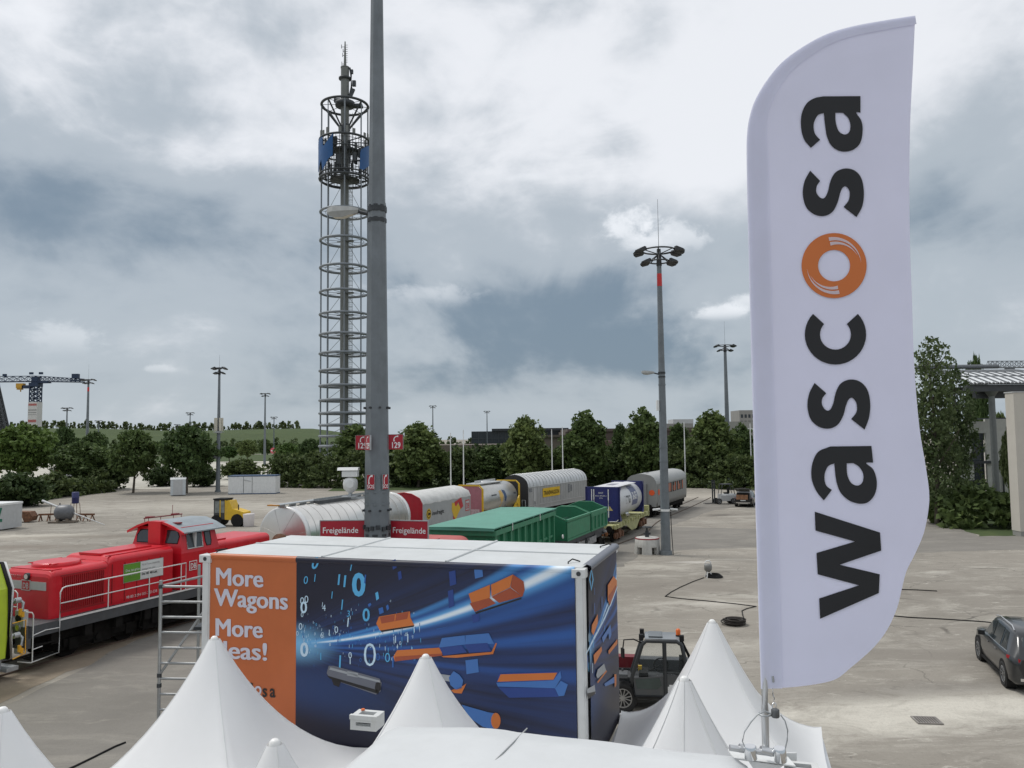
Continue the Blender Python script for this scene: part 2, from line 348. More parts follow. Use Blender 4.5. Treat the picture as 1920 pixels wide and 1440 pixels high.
sheet('grass_verge', P2((1736, 958), (1836, 1006), (1990, 1003), (1990, 925), (1700, 925)), M_grass, .010, .3, 1.0, 9)
sheet('grass_verge', [(-27, 117), (70, 113), (75, 300), (-25, 300)], M_grass, .012, 1, 9, 12)
sheet('grass_verge', [(-150, 288), (-20, 286), (20, 420), (-400, 420), (-420, 302)], M_grass, .010, 1, 9, 10)
# far hill with a meadow on its slope
hv = []; hf = []; nx, ny = 80, 12
for j in range(ny+1):
    for i in range(nx+1):
        x = -640+i*(1100/nx); t = j/ny; y = 430+t*260
        top = 17.5+1.5*math.sin(x*.011)+1.0*math.sin(x*.031+1)
        e = max(0, min(1, (x+640)/120))*max(0, min(1, (-40-x)/130))
        hv.append((x, y, (top*e)*(t*t*(3-2*t))-.05))
for j in range(ny):
    for i in range(nx): a = j*(nx+1)+i; hf.append((a, a+1, a+nx+2, a+nx+1))
o = MB().add(hv, hf, True).build('hill', M_grass); struct(o)
# ------------------------------------------------------------------ foliage
def leaf_mat(name, c1, c2, c3):
    m = bpy.data.materials.new(name); m.use_nodes = True; t = m.node_tree; p = t.nodes['Principled BSDF']; p.inputs['Roughness'].default_value = .65; p.inputs['Specular IOR Level'].default_value = .25
    gi = t.nodes.new('ShaderNodeNewGeometry'); r = t.nodes.new('ShaderNodeValToRGB')
    r.color_ramp.elements[0].color = (*c1, 1); r.color_ramp.elements[1].color = (*c3, 1); e = r.color_ramp.elements.new(.55); e.color = (*c2, 1)
    oi = t.nodes.new('ShaderNodeObjectInfo'); ad = t.nodes.new('ShaderNodeMath'); ad.operation = 'MULTIPLY_ADD'; ad.inputs[1].default_value = .75
    co = t.nodes.new('ShaderNodeTexCoord'); nz = t.nodes.new('ShaderNodeTexNoise'); nz.inputs['Scale'].default_value = .7; nz.inputs['Detail'].default_value = 3; t.links.new(co.outputs['Object'], nz.inputs['Vector'])
    m2 = t.nodes.new('ShaderNodeMath'); m2.operation = 'MULTIPLY_ADD'; m2.inputs[1].default_value = .9; m2.inputs[2].default_value = -.42; t.links.new(nz.outputs[0], m2.inputs[0])
    t.links.new(gi.outputs['Random Per Island'], ad.inputs[0]); t.links.new(m2.outputs[0], ad.inputs[2]); t.links.new(ad.outputs[0], r.inputs[0])
    hs = t.nodes.new('ShaderNodeHueSaturation'); vr = t.nodes.new('ShaderNodeMapRange'); vr.inputs[3].default_value = .85; vr.inputs[4].default_value = 1.65; hr = t.nodes.new('ShaderNodeMapRange'); hr.inputs[3].default_value = .515; hr.inputs[4].default_value = .475; t.links.new(oi.outputs['Random'], hr.inputs[0]); t.links.new(hr.outputs[0], hs.inputs['Hue']); t.links.new(oi.outputs['Random'], vr.inputs[0]); t.links.new(vr.outputs[0], hs.inputs['Value'])
    t.links.new(r.outputs[0], hs.inputs['Color']); t.links.new(hs.outputs[0], p.inputs['Base Color'])
    tr = t.nodes.new('ShaderNodeBsdfTranslucent'); t.links.new(hs.outputs[0], tr.inputs[0]); ms = t.nodes.new('ShaderNodeMixShader'); ms.inputs[0].default_value = .28
    t.links.new(p.outputs[0], ms.inputs[1]); t.links.new(tr.outputs[0], ms.inputs[2]); t.links.new(ms.outputs[0], t.nodes['Material Output'].inputs[0]); MATS[name] = m; return m
L_dark = leaf_mat('linden_leaves', (.044, .072, .024), (.078, .118, .038), (.125, .170, .060))
L_bush = leaf_mat('hedge_leaves', (.034, .054, .020), (.060, .088, .030), (.100, .135, .048))
L_light = leaf_mat('maple_leaves', (.046, .084, .020), (.080, .135, .034), (.120, .180, .052))
L_pop = leaf_mat('poplar_leaves', (.058, .084, .032), (.100, .132, .052), (.175, .205, .10))
M_bark = mat('bark', (.09, .075, .058), .9, var=.3, vscale=6, bump=.6, bscale=20)
def leaves(env, clumps, per, size, seed, flat=.75, csz=.9):
    """env(r) -> a point in the crown; each clump is a small cloud of leaf sprays"""
    r = random.Random(seed); r.seed_ = seed*1.7; nr = np.random.RandomState(seed); V = []; F = []
    for c in range(clumps):
        p = np.array(env(r)); k = csz*r.uniform(.6, 1.35)
        q = nr.normal(0, 1, (per, 3)); q /= np.linalg.norm(q, axis=1)[:, None]; q *= (nr.uniform(.25, 1, per)**.6)[:, None]
        q = q*np.array([k, k, k*flat])+p
        for j in range(per):
            n = nr.normal(0, 1, 3); n[2] += .55; n /= np.linalg.norm(n); a = np.cross(n, nr.normal(0, 1, 3)); a /= np.linalg.norm(a)+1e-9; b_ = np.cross(n, a)
            s = size*nr.uniform(.55, 1.3); o_ = len(V); x = q[j]
            V += [x-a*s, x+b_*s*.55-a*s*.1, x+a*s*.9, x-b_*s*.55-a*s*.1]; F.append((o_, o_+1, o_+2, o_+3))
    me = bpy.data.meshes.new('crown'); me.from_pydata([tuple(v) for v in V], [], F); me.update(); return me
def env_round(rx, rz, z0, taper=.0, shell=.45, low=-1.0):
    def f(r):
        while 1:
            a = r.uniform(0, 2*PI); c = r.uniform(low, 1); q = (shell+(1-shell)*r.random())**.6; s = math.sqrt(max(0, 1-c*c))
            w = 1-taper*(c+1)/2
            bump = 1+.20*math.sin(3*a+c*5+r.seed_)+.15*math.sin(5*a-3*c+2*r.seed_)+.10*math.sin(9*c+a)
            return (rx*q*s*w*math.cos(a)*bump, rx*q*s*w*math.sin(a)*bump, z0+rz*(1+c*q*(1+.05*math.sin(4*a)))-0)
    return f
def trunk_mesh(h, r0, lean, nb, spread, seed, z0=.3):
    r = random.Random(seed); mb = MB(); pts = [(lean*math.sin(i*.7)*.3, lean*math.cos(i*.9)*.2, h*i/6) for i in range(7)]
    mb.tube(pts, [r0*(1-.75*i/6) for i in range(7)], 7)
    for k in range(nb):
        t = z0+(.97-z0)*k/nb; a = k*2.4+r.uniform(-.4, .4); L = spread*(1-.6*t)*r.uniform(.7, 1.1); zb = h*t
        mb.tube([(0, 0, zb), (math.cos(a)*L*.45, math.sin(a)*L*.45, zb+L*.30), (math.cos(a)*L, math.sin(a)*L, zb+L*.72)], [r0*.42*(1-t*.5), r0*.26*(1-t*.5), r0*.08], 5)
    o = mb.build('trunk', M_bark); me = o.data; bpy.data.objects.remove(o); return me
def leaf_obj(name, me, m, parent, sc=(1, 1, 1), rz=0.0):
    if not me.materials: me.materials.append(m)
    o = bpy.data.objects.new(name, me); COL.objects.link(o); o.parent = parent; o.scale = sc; o.rotation_euler.z = rz
    if me.materials[0] != m: o.material_slots[0].link = 'OBJECT'; o.material_slots[0].material = m
    return o
# prototypes, unit height about 10 m
LINDEN = [leaves(lambda r, f=env_round(3.7, 4.6, 1.0, .50, .35): f(r), 420, 19, .33, 11+i, .8, .66) for i in range(3)]
ROUND = [leaves(lambda r, f=env_round(4.0, 3.3, 2.6, .12, .45): f(r), 420, 19, .33, 31+i, .7, .66) for i in range(3)]
BUSH = [leaves(lambda r, f=env_round(2.6, 1.7, .05, .25, .3): f(r), 260, 17, .27, 51+i, .8, .5) for i in range(3)]
POPLAR = [leaves(lambda r, f=env_round(2.9, 6.9, .6, .30, .10): f(r), 520, 12, .19, 71+i, 1.0, .5) for i in range(2)]
TRK = [trunk_mesh(8.6, .22, .5, 14, 3.4, 5+i, .22) for i in range(2)]
GT = {'linden': (LINDEN, L_dark), 'round': (ROUND, L_dark), 'light': (ROUND, L_light), 'poplar': (POPLAR, L_pop)}
def tree(name, kind, px, ytop, d, hw, label, group, ybase=None, i=0, m=None):
    """a tree at px of the photograph, d metres away, its top at pixel row ytop, half width hw pixels"""
    p = AY(px, 850, d); ztop = AY(px, ytop, d).z; me, lm = GT[kind]
    w = hw/FPX*d/{'linden': 3.2, 'round': 4.3, 'light': 4.3, 'poplar': 2.4}[kind]; h = ztop/{'linden': 10.6, 'round': 9.5, 'light': 9.5, 'poplar': 14.6}[kind]
    t = thing(name, label, 'tree', (p.x, d, 0), 0, group)
    leaf_obj('crown', me[i % len(me)], m or lm, t, (w, w, h), i*1.9)
    leaf_obj('trunk', TRK[i % 2], M_bark, t, (w, w, h*(1.45 if kind == 'poplar' else 1.0)), i*1.1)
    return t
def bush(px, ybase, hw, hpx, label, group, i=0, m=None, d=None, name='bush'):
    p = G(px, ybase) if d is None else AY(px, ybase, d); dd = p.y; w = hw/FPX*dd/2.75; h = hpx/FPX*dd/3.7
    t = thing(name, label, 'bush', (p.x, dd, 0), 0, group)
    leaf_obj('foliage', BUSH[i % 3], m or L_bush, t, (w, w*.9, h), i*2.1)
    return t
def hedge(p0, p1, h, wd, label, seed, n=None, m=None):
    p0, p1 = Vector(p0), Vector(p1); d = p1-p0; L = d.length
    def env(r):
        t = r.random(); a = r.uniform(0, PI); q = (.35+.65*r.random())**.5
        hh = h*(.80+.16*math.sin(t*L*.43+seed)+.12*math.sin(t*L*1.1+2*seed))
        return (t*L, math.cos(a)*wd*q*(1+.15*math.sin(t*L*.8)), max(.1, math.sin(a)*hh*q))
    me = leaves(env, n or int(L*h*5.0), 17, .34, 100+seed, .8, .6)
    t = thing('hedge', label, 'hedge', (p0.x, p0.y, 0), math.atan2(d.y, d.x)); leaf_obj('foliage', me, m or L_bush, t); return t
GL = 'row of broad trees at the left edge of the gravel lot'
tree('tree', 'light', 40, 794, 122, 62, 'fresh green broad tree below the tower crane at the far left', GL, i=0)
tree('tree', 'round', 121, 799, 150, 26, 'dark round tree showing behind the gap right of the fresh green broad tree', GL, i=1)
tree('tree', 'round', 155, 826, 124, 54, 'low spreading tree at the foot of the leftmost red banded mast', GL, i=2)
tree('tree', 'round', 176, 808, 170, 26, 'dark tree half hidden by the leftmost red banded floodlight mast', GL, i=0)
tree('tree', 'round', 252, 803, 118, 45, 'round dark tree with a bare thin trunk standing left of the portable toilet', GL, i=1)
tree('tree', 'round', 352, 796, 116, 53, 'broadest dark tree right behind the portable toilet and beside the antenna mast', GL, i=2)
GB = 'small trees by the far parking lot'
for k, (px, yt, d, hw, lb, kd) in enumerate(((463, 824, 270, 20, 'dark rounded tree in front of the far meadow, right of the antenna mast', 'round'), (497, 822, 300, 13, 'small dark tree on the far meadow edge behind a thin lamp mast', 'round'),
    (540, 830, 215, 28, 'mid green tree beside the small red and white sign at the far lot', 'light'), (582, 822, 200, 24, 'dark tree touching the left side of the ring tower foot', 'round'), (430, 836, 280, 18, 'pale green low tree between antenna mast and far meadow', 'light'))):
    tree('tree', kd, px, yt, d, hw, lb, GB, i=k)
GM = 'conical trees behind the parked trains'
for k, (px, yt, d, hw, lb) in enumerate(((665, 792, 140, 44, 'dark tree in front of the foot of the ring tower'), (785, 787, 124, 48, 'conical dark tree just right of the big grey mast'), (862, 838, 132, 34, 'low tree behind two thin white flagpoles'),
    (920, 832, 128, 32, 'low dark tree in front of the left end of the dark glass hall'), (986, 775, 122, 42, 'conical tree standing between the glass hall and the silver sliding wall wagon'), (1097, 769, 122, 45, 'full conical tree above the blue ended tank container'),
    (1040, 842, 126, 26, 'low tree between the two tallest conical trees'), (1164, 790, 128, 22, 'thin topped small tree left of the double floodlight mast'), (1207, 763, 122, 40, 'tall tree directly behind the upper shaft of the nearer red banded floodlight mast'), (1272, 790, 126, 30, 'olive tinged tree above the grey passenger coach'),
    (1336, 764, 120, 46, 'large tree left of the farther floodlight mast above the black car'), (1392, 792, 128, 26, 'tree partly cut by the left edge of the white flag'))):
    tree('tree', 'linden', px, yt, d, hw, lb, GM, i=k)
GP = 'poplars by the pavilion'
tree('poplar', 'poplar', 1752, 622, 66, 50, 'tall poplar with airy top beside the right edge of the white flag', GP, i=0)
tree('poplar', 'poplar', 1795, 668, 70, 38, 'shorter poplar leaning before the white pavilion roof', GP, i=1)
tree('tree', 'round', 1836, 664, 110, 22, 'dark tree top rising behind the white vaulted roof', 'trees behind the pavilion', i=0)
tree('tree', 'round', 1878, 770, 100, 18, 'dark tree seen under the pavilion roof beside its column', 'trees behind the pavilion', i=1)
tree('tree', 'light', 1890, 806, 78, 15, 'thin young tree before the pale pavilion wall', 'trees behind the pavilion', i=2, m=L_pop)
GE = 'bushes along the edge of the gravel lot'
for k, (px, yb, hw, hp, lb) in enumerate(((30, 950, 60, 66, 'big dark bush below the fresh green broad tree'), (105, 930, 40, 40, 'low bush in the middle of the left hedge line'), (190, 918, 55, 58, 'round dark bush left of the bare tree trunk'), (302, 912, 30, 40, 'small bush between the bare trunk and the portable toilet'),
    (376, 912, 40, 44, 'dark bush right of the portable toilet'), (452, 898, 42, 38, 'bush rising behind the white site cabin'), (548, 908, 36, 60, 'light topped bush at the right end of the white site cabin'), (590, 905, 40, 60, 'bush behind the silver tank wagon, left of the surveillance camera'))):
    bush(px, yb, hw, hp, lb, GE, k)
hedge(G(510, 912), G(705, 915), 5.8, 2.8, 'dark hedge behind the silver tank wagon and the surveillance camera', 1)
hedge(G(700, 912), G(960, 908), 6.0, 3.0, 'dark hedge behind the red ended grey container wagon', 2)
hedge(G(950, 906), G(1200, 908), 6.0, 3.0, 'dark hedge behind the silver sliding wall wagon', 3)
hedge(G(1195, 908), G(1440, 918), 6.6, 3.2, 'dark hedge behind the passenger coach and the black car', 4)
hedge((33.5, 66, 0), (47, 60, 0), 3.3, 2.4, 'leafy green hedge along the path before the pavilion', 5, m=L_dark)
hedge((36, 76, 0), (62, 74, 0), 2.8, 2.2, 'dense hedge under the pavilion columns', 6)
hedge((33, 72, 0), (38, 92, 0), 4.0, 2.2, 'dark hedge running back from the right edge of the flag', 7)
hedge(G(-60, 952), G(190, 922), 3.4, 2.0, 'long low dark hedge along the left edge of the gravel lot', 8)
# far tree rows
def far_row(y, x0, x1, z, hmin, hmax, seed, name, step=9, nq=34, ef=.16):
    r = random.Random(seed); V = MB()
    x = x0
    while x < x1:
        h = r.uniform(hmin, hmax); zz = z(x) if callable(z) else z
        for k in range(nq):
            a = r.uniform(0, 2*PI); q = r.random()**.5; c = r.uniform(0, 1); s = (1-c*.75)*h*.42*q
            p = Vector((x+math.cos(a)*s, y+math.sin(a)*s*.6, zz+h*(.12+c*.85))); e = h*ef*r.uniform(.7, 1.3)
            n = Vector((r.uniform(-1, 1), r.uniform(-1, 0), r.uniform(-.2, 1))).normalized(); u = n.orthogonal().normalized(); w = n.cross(u)
            V.poly([p-u*e, p-w*e, p+u*e, p+w*e])
        x += step*r.uniform(.5, 1.5)
    o = V.build(name, L_bush); o['kind'] = 'stuff'; return o
far_row(690, -440, -185, lambda x: 16.8+1.5*math.sin(x*.011)+1.0*math.sin(x*.031+1), 4, 8.5, 3, 'far_tree_row', 2.6)
far_row(425, -330, -20, 0, 5, 9, 4, 'far_woodland', 3, 60, .09)
far_row(146, -24, 62, 0, 4.2, 6.6, 6, 'tree_belt', 1.3, 110, .06)
# ------------------------------------------------------------------ shared materials
M_white = mat('white_paint', (.74, .75, .74), .45, var=.05, dirt=.25, dcol=(.42, .41, .38))
M_galv = mat('galvanised_steel', (.42, .44, .45), .42, .55, var=.18, vscale=5, dirt=.3, dcol=(.25, .25, .24))
M_mast = mat('grey_mast_paint', (.165, .185, .20), .55, .2, var=.14, vscale=2.5, dirt=.35, dcol=(.10, .11, .115))
M_dark = mat('dark_steel', (.05, .055, .06), .5, .4, var=.3)
M_black = mat('black_rubber', (.016, .016, .016), .75, var=.3, spec=.2)
M_alu = mat('aluminium', (.60, .61, .62), .38, .85, var=.1)
M_chrome = mat('polished_steel', (.72, .73, .74), .12, 1.0, var=.05)
M_red = mat('signal_red_sign', (.38, .012, .028), .4, var=.08, vscale=2)
M_wtext = mat('white_lettering', (.80, .80, .80), .5, var=.03)
M_glass = mat('dark_glass', (.035, .045, .05), .08, var=.2, spec=.8)
M_orange = mat('orange_plastic', (.70, .14, .02), .4, var=.1)
M_yellow = mat('machine_yellow', (.66, .42, .02), .45, var=.1, dirt=.25)
# ------------------------------------------------------------------ container with the big banner
TH = 0.3008; BA = Vector((-math.cos(TH), math.sin(TH), 0)); BB = Vector((math.sin(TH), math.cos(TH), 0)); BP = Vector((.933, 11.052, 0)); ZT, ZB, BL, BW = 5.70, 2.86, 6.07, 2.44
FN = -BB; SN = -BA                                   # outward normals of the long front and of the right end
def onface(px, py, P0, n, off):                      # where the sight line through a pixel meets a face; used to copy the print
    d = ray(px, py); o = Vector((0, 0, CAMZ)); t = (P0-o).dot(n)/d.dot(n); return o+d*t+n*off
F0 = BP+FN*.05; E0 = BP+SN*.05
M_cont = mat('container_white', (.60, .615, .615), .45, var=.06, vscale=1.2, dirt=.22, dcol=(.42, .42, .40))
def vinyl(name, c, rough=.42, var=.05): return mat(name, c, rough, var=var, vscale=2.2, bump=.12, bscale=3.0)
def banner_blue(name):
    """printed night blue motif: light streaks fan out of one point at the left of the print (object x, z in metres)"""
    m = bpy.data.materials.new(name); m.use_nodes = True; t = m.node_tree; p = t.nodes['Principled BSDF']; p.inputs['Roughness'].default_value = .45
    co = t.nodes.new('ShaderNodeTexCoord'); sp = t.nodes.new('ShaderNodeSeparateXYZ'); t.links.new(co.outputs['Object'], sp.inputs[0]); X, _, Z = sp.outputs
    def mm(op, a, b=None, c=None):
        n = t.nodes.new('ShaderNodeMath'); n.operation = op
        for i, v in enumerate((a, b, c)):
            if v is None: continue
            if isinstance(v, (int, float)): n.inputs[i].default_value = v
            else: t.links.new(v, n.inputs[i])
        return n.outputs[0]
    def rmp(v, a, b, k=1.0):
        n = t.nodes.new('ShaderNodeMapRange'); n.interpolation_type = 'SMOOTHSTEP'; n.inputs[1].default_value = a; n.inputs[2].default_value = b; n.inputs[4].default_value = k; t.links.new(v, n.inputs[0]); return n.outputs[0]
    def mix(f, a, b):
        n = t.nodes.new('ShaderNodeMix'); n.data_type = 'RGBA'; t.links.new(f, n.inputs[0])
        for i, v in ((6, a), (7, b)):
            if isinstance(v, tuple): n.inputs[i].default_value = (*v, 1)
            else: t.links.new(v, n.inputs[i])
        return n.outputs[2]
    # streak: z = a + b x + c x^2
    curve = lambda a, b, c: mm('SUBTRACT', Z, mm('ADD', mm('ADD', mm('MULTIPLY', X, b), a), mm('MULTIPLY', mm('MULTIPLY', X, X), c)))
    c = (.012, .013, .030)
    d0 = mm('ABSOLUTE', curve(0, .04, .0)); w0 = mm('ADD', mm('MULTIPLY', X, .26), .30)
    r0 = mm('DIVIDE', d0, w0)
    nz = t.nodes.new('ShaderNodeTexNoise'); nz.inputs['Scale'].default_value = 1.0; nz.inputs['Detail'].default_value = 5
    cb = t.nodes.new('ShaderNodeCombineXYZ'); t.links.new(mm('MULTIPLY', X, .25), cb.inputs[0]); t.links.new(mm('MULTIPLY', mm('DIVIDE', curve(0, .05, .02), mm('ADD', X, .35)), 26), cb.inputs[2]); t.links.new(cb.outputs[0], nz.inputs['Vector'])
    c = mix(mm('MULTIPLY', rmp(r0, 1.7, .1, .62), rmp(nz.outputs[0], .25, .65)), c, (.018, .058, .22))
    low = mm('SUBTRACT', 0, curve(-1.0, -.02, 0)); c = mix(mm('MULTIPLY', rmp(mm('ABSOLUTE', curve(-.62, -.10, 0)), .55, .05, .5), rmp(X, 2.4, .2)), c, (.020, .075, .25))
    for a, b, cc, w, gcol, k in ((.0, .105, .052, .15, (.025, .13, .44), .9), (.0, .10, .052, .080, (.14, .44, .78), .9), (.0, .095, .053, .036, (.78, .86, .92), 1.0), (.0, .03, .045, .06, (.025, .11, .38), .7), (-.02, .0, .022, .05, (.025, .12, .42), .7), (.0, -.09, .012, .045, (.02, .09, .34), .6), (.0, .16, .06, .05, (.06, .28, .65), .7)):
        wd = mm('ADD', mm('MULTIPLY', mm('MULTIPLY', X, X), w*.16), w*.55)
        q = mm('DIVIDE', mm('ABSOLUTE', curve(a, b, cc)), wd)
        c = mix(mm('MULTIPLY', rmp(q, 1.0, .12, k), rmp(nz.outputs[0], .05, .45)), c, gcol)
    glow = mm('SQRT', mm('ADD', mm('MULTIPLY', X, X), mm('MULTIPLY', mm('MULTIPLY', Z, Z), 5)))
    c = mix(rmp(glow, .85, .05, .9), c, (.20, .50, .78))
    t.links.new(c, p.inputs['Base Color']); MATS[name] = m; return m
M_borange = vinyl('banner_orange', (.50, .135, .042)); M_btext = vinyl('banner_lettering', (.60, .60, .68)); M_bnavy = banner_blue('banner_night_blue')
M_cy = vinyl('print_cyan', (.10, .42, .72)); M_cyd = vinyl('print_blue_dim', (.03, .13, .42)); M_pw = vinyl('print_pale', (.55, .72, .85)); M_por = vinyl('print_orange', (.60, .17, .035)); M_pod = vinyl('print_rust', (.36, .075, .03)); M_pbl = vinyl('print_mid_blue', (.055, .17, .46)); M_pdb = vinyl('print_deep_blue', (.02, .055, .24))
M_pgr = vinyl('print_grey', (.14, .15, .18)); M_pgl = vinyl('print_light_grey', (.34, .36, .38)); M_pbk = vinyl('print_black', (.014, .013, .014))
t = thing('shipping_container', 'white shipping container wrapped in an orange and night blue printed banner', 'container', BP+Vector((0, 0, ZB)), PI-TH)
# local frame: x runs left along the front, y points to the viewer, z up
H = ZT-ZB
mb = MB(); mb.box(0, BL, -BW, 0, 0, H-.03)
mb.build('body', M_cont, t)
mb = MB()
for k in range(3): mb.box(.0+k*(BL/3)+.01, (k+1)*BL/3-.01, -BW+.02, -.02, H-.027, H+.012+.004*(k % 2))
for k in range(1, 3): mb.cyl((k*BL/3, -BW+.05, H+.02), (k*BL/3, -.05, H+.02), .02, n=6)
mb.box(.02, BL-.02, -BW*.52, -BW*.52+.03, H+.012, H+.03)
mb.build('roof', mat('container_roof', (.58, .60, .60), .5, var=.07, vscale=1.5, dirt=.3, dcol=(.45, .45, .42)), t)
M_post = mat('container_frame', (.62, .63, .62), .45, var=.06, dirt=.35, dcol=(.40, .37, .32))
for (x0, x1, y0, y1) in ((-.03, .085, -.06, .07), (-.03, .12, -BW-.03, -BW+.1), (BL-.1, BL+.035, -.06, .07), (BL-.1, BL+.03, -BW-.03, -BW+.1)):
    p = MB(); p.box(x0, x1, y0, y1, .16, H-.11); p.box(x0+.02, x1-.02, y0+.02, y1+.012, .0, H); p.build('corner_post', M_post, t)
    for zz in (0, H-.11):
        p = MB(); p.prism(rrect(y0-.03, y1+.02, zz-.006, zz+.115, .012), x0-.02, x1+.05); p.cyl(((x0+x1)/2+.01, y1+.021, zz+.055), ((x0+x1)/2+.01, y1+.026, zz+.055), .032, n=10, mi=1); p.build('corner_casting', [M_post, M_dark], t)
def banner(name, quad, nrm, P0, mats, make, origin):
    """banner sheet: quad of pixels on a face, prints added proud of it; object origin sits where the light fans out"""
    o0 = onface(*origin, P0, nrm, 0); xa = Vector((0, 0, 1)).cross(nrm).normalized()
    mw = frame(o0, xa, nrm); mw = Matrix((xa, -nrm, Vector((0, 0, 1)))).transposed().to_4x4(); mw.translation = o0; inv = mw.inverted()
    b = MB(); make(b, lambda px, py, off=0.0: inv @ onface(px, py, P0, nrm, off))
    o = b.build(name, mats); o.parent = t; o.matrix_parent_inverse = Matrix.Identity(4); tw = Matrix.Translation(BP+Vector((0, 0, ZB))) @ Matrix.Rotation(PI-TH, 4, 'Z'); o.matrix_local = tw.inverted() @ mw
    return o
def printed(b, T, pts, mi, off=.004): b.poly([T(x, y, off) for x, y in pts], mi)
def digit(b, T, s, px, py, h, mi, off=.005, slant=0.0, bold=.0, wide=1.0):
    vs, fs = text(s, 1.0, bold, 'CENTER', 3)
    b.add([T(px+(x*wide+(y-.36)*slant)*h/.72, py-(y-.36)*h/.72, off) for x, y, z in vs], fs, False, mi)
def wagon_open(b, T, p, mi_top, mi_in, mi_side, n=2):   # printed open wagon: p = left-bottom, left-top, right-top, right-bottom, back-right
    pass
BMATS = [M_bnavy, M_borange, M_btext, M_cy, M_cyd, M_pw, M_por, M_pod, M_pbl, M_pdb, M_pgr, M_pgl, M_pbk, M_orange]
def front_print(b, T):
    def grid(x0, x1, mi, off):
        n = 26; q = []
        for i in range(n+1):
            f = i/n; row = []
            for j in range(8):
                g_ = j/7
                P = Vector((0, 0, 0))
                a = x0+(x1-x0)*f; ztop, zbot = H-.02, .06
                w = off+.003*math.sin(a*2.1+g_*1.3)*math.sin(g_*PI)
                q.append(Tloc(a, w, zbot+(ztop-zbot)*g_))
        fs = [(i*8+j, i*8+j+1, (i+1)*8+j+1, (i+1)*8+j) for i in range(n) for j in range(7)]
        b.add(q, fs, True, mi)
        # rolled upper hem
        prof = [(.0, -.02), (.02, 0), (.03, .03), (.02, .06), (-.02, .075), (-.06, .07)]
        q = [Tloc(x, off+u, H-.045+w) for x in (x0, x1) for u, w in prof]; k = len(prof)
        b.add(q, [(i, i+1, k+i+1, k+i) for i in range(k-1)], True, mi)
    inv = banner_inv
    def Tloc(a, w, z): return inv @ (BP+BA*a+FN*(.05+w)+Vector((0, 0, ZB+z)))
    xs = (onface(556, 1048, F0, FN, 0)-BP).dot(BA)
    grid(.10, xs, 0, .0); grid(xs, BL-.10, 1, .001)
    for s, x0, yb, x1 in (('More', 404, 1096, 493), ('Wagons', 403, 1135, 539), ('More', 403, 1191, 492), ('Ideas!', 391, 1232, 500)):
        vs, fs = text(s, 1.0, 0, 'LEFT', 3); w = max(v[0] for v in vs); k = (x1-x0)/w
        slope = .055
        for q_ in range(5): b.add([T(x0+x*k+(q_-2)*.72, yb-y*46.5+x*k*slope+(.5 if q_ % 2 else -.3), .007+.0004*q_) for x, y, z in vs], fs, False, 2)
    vs, fs = text('wasc', 1.0, .02, 'LEFT', 3); b.add([T(424+x*26, 1296-y*34, .008) for x, y, z in vs], fs, False, 12)
    vs, fs = text('o', 1.0, .02, 'LEFT', 3); b.add([T(477+x*26, 1302-y*34, .008) for x, y, z in vs], fs, False, 2)
    vs, fs = text('s a', 1.0, .02, 'LEFT', 3, 0, .9); b.add([T(492+x*25, 1306-y*34+x*1, .008) for x, y, z in vs], fs, False, 12)
    r = random.Random(3)
    # falling zeros and ones: big ones as seen, then a drift of small ones round the light
    for s, x, y, h, mi, sl, bo in (('0', 592, 1055, 22, 3, .25, .02), ('1', 659, 1062, 16, 3, .2, .0), ('0', 574, 1087, 15, 3, .1, 0), ('1', 591, 1083, 15, 3, .1, -.005), ('1', 636, 1086, 20, 3, .1, .02), ('1', 647, 1089, 22, 3, .1, .02), ('0', 673, 1095, 42, 3, .0, .035), ('1', 685, 1085, 16, 4, .1, .02), ('1', 623, 1115, 14, 3, .1, 0),
                                   ('0', 567, 1126, 14, 5, 0, 0), ('0', 575, 1123, 14, 5, 0, 0), ('0', 570, 1138, 22, 5, 0, .02), ('0', 567, 1152, 9, 5, 0, 0), ('0', 564, 1174, 13, 5, 0, 0), ('0', 558, 1187, 9, 5, 0, 0), ('1', 605, 1133, 9, 5, .1, 0), ('4', 608, 1139, 12, 5, 0, 0), ('1', 642, 1133, 20, 3, .1, 0), ('3', 654, 1150, 12, 3, .1, 0), ('1', 653, 1166, 18, 5, .1, 0), ('0', 687, 1152, 24, 3, 0, .02),
                                   ('0', 571, 1217, 26, 5, 0, .03), ('0', 694, 1226, 46, 5, 0, -.012), ('0', 631, 1180, 13, 5, 0, 0), ('1', 618, 1186, 12, 5, 0, 0), ('6', 604, 1190, 11, 5, 0, 0), ('1', 638, 1240, 26, 3, .05, 0), ('1', 602, 1230, 14, 3, 0, 0), ('0', 657, 1228, 12, 5, 0, 0), ('1', 657, 1238, 14, 5, 0, 0), ('0', 709, 1231, 14, 4, 0, 0), ('0', 727, 1232, 18, 3, 0, 0), ('1', 737, 1240, 22, 4, 0, 0), ('1', 742, 1198, 14, 5, 0, 0), ('1', 765, 1196, 16, 5, 0, 0)):
        digit(b, T, s, x, y, h, mi, .0075+.0004*r.random(), sl, bo, .85)
    for k in range(190):
        u = r.random()**1.3; x = 566+u*215; y = 1190+r.gauss(0, 1)*(16+u*20)+u*6; h = r.uniform(2.6, 8.5)*(.7+u*.5)
        if y > 1255 or y < 1065: continue
        digit(b, T, r.choice('01110'), x, y, h, r.choice((5, 5, 3, 4)), .007+.0005*r.random(), .05, 0, .8)
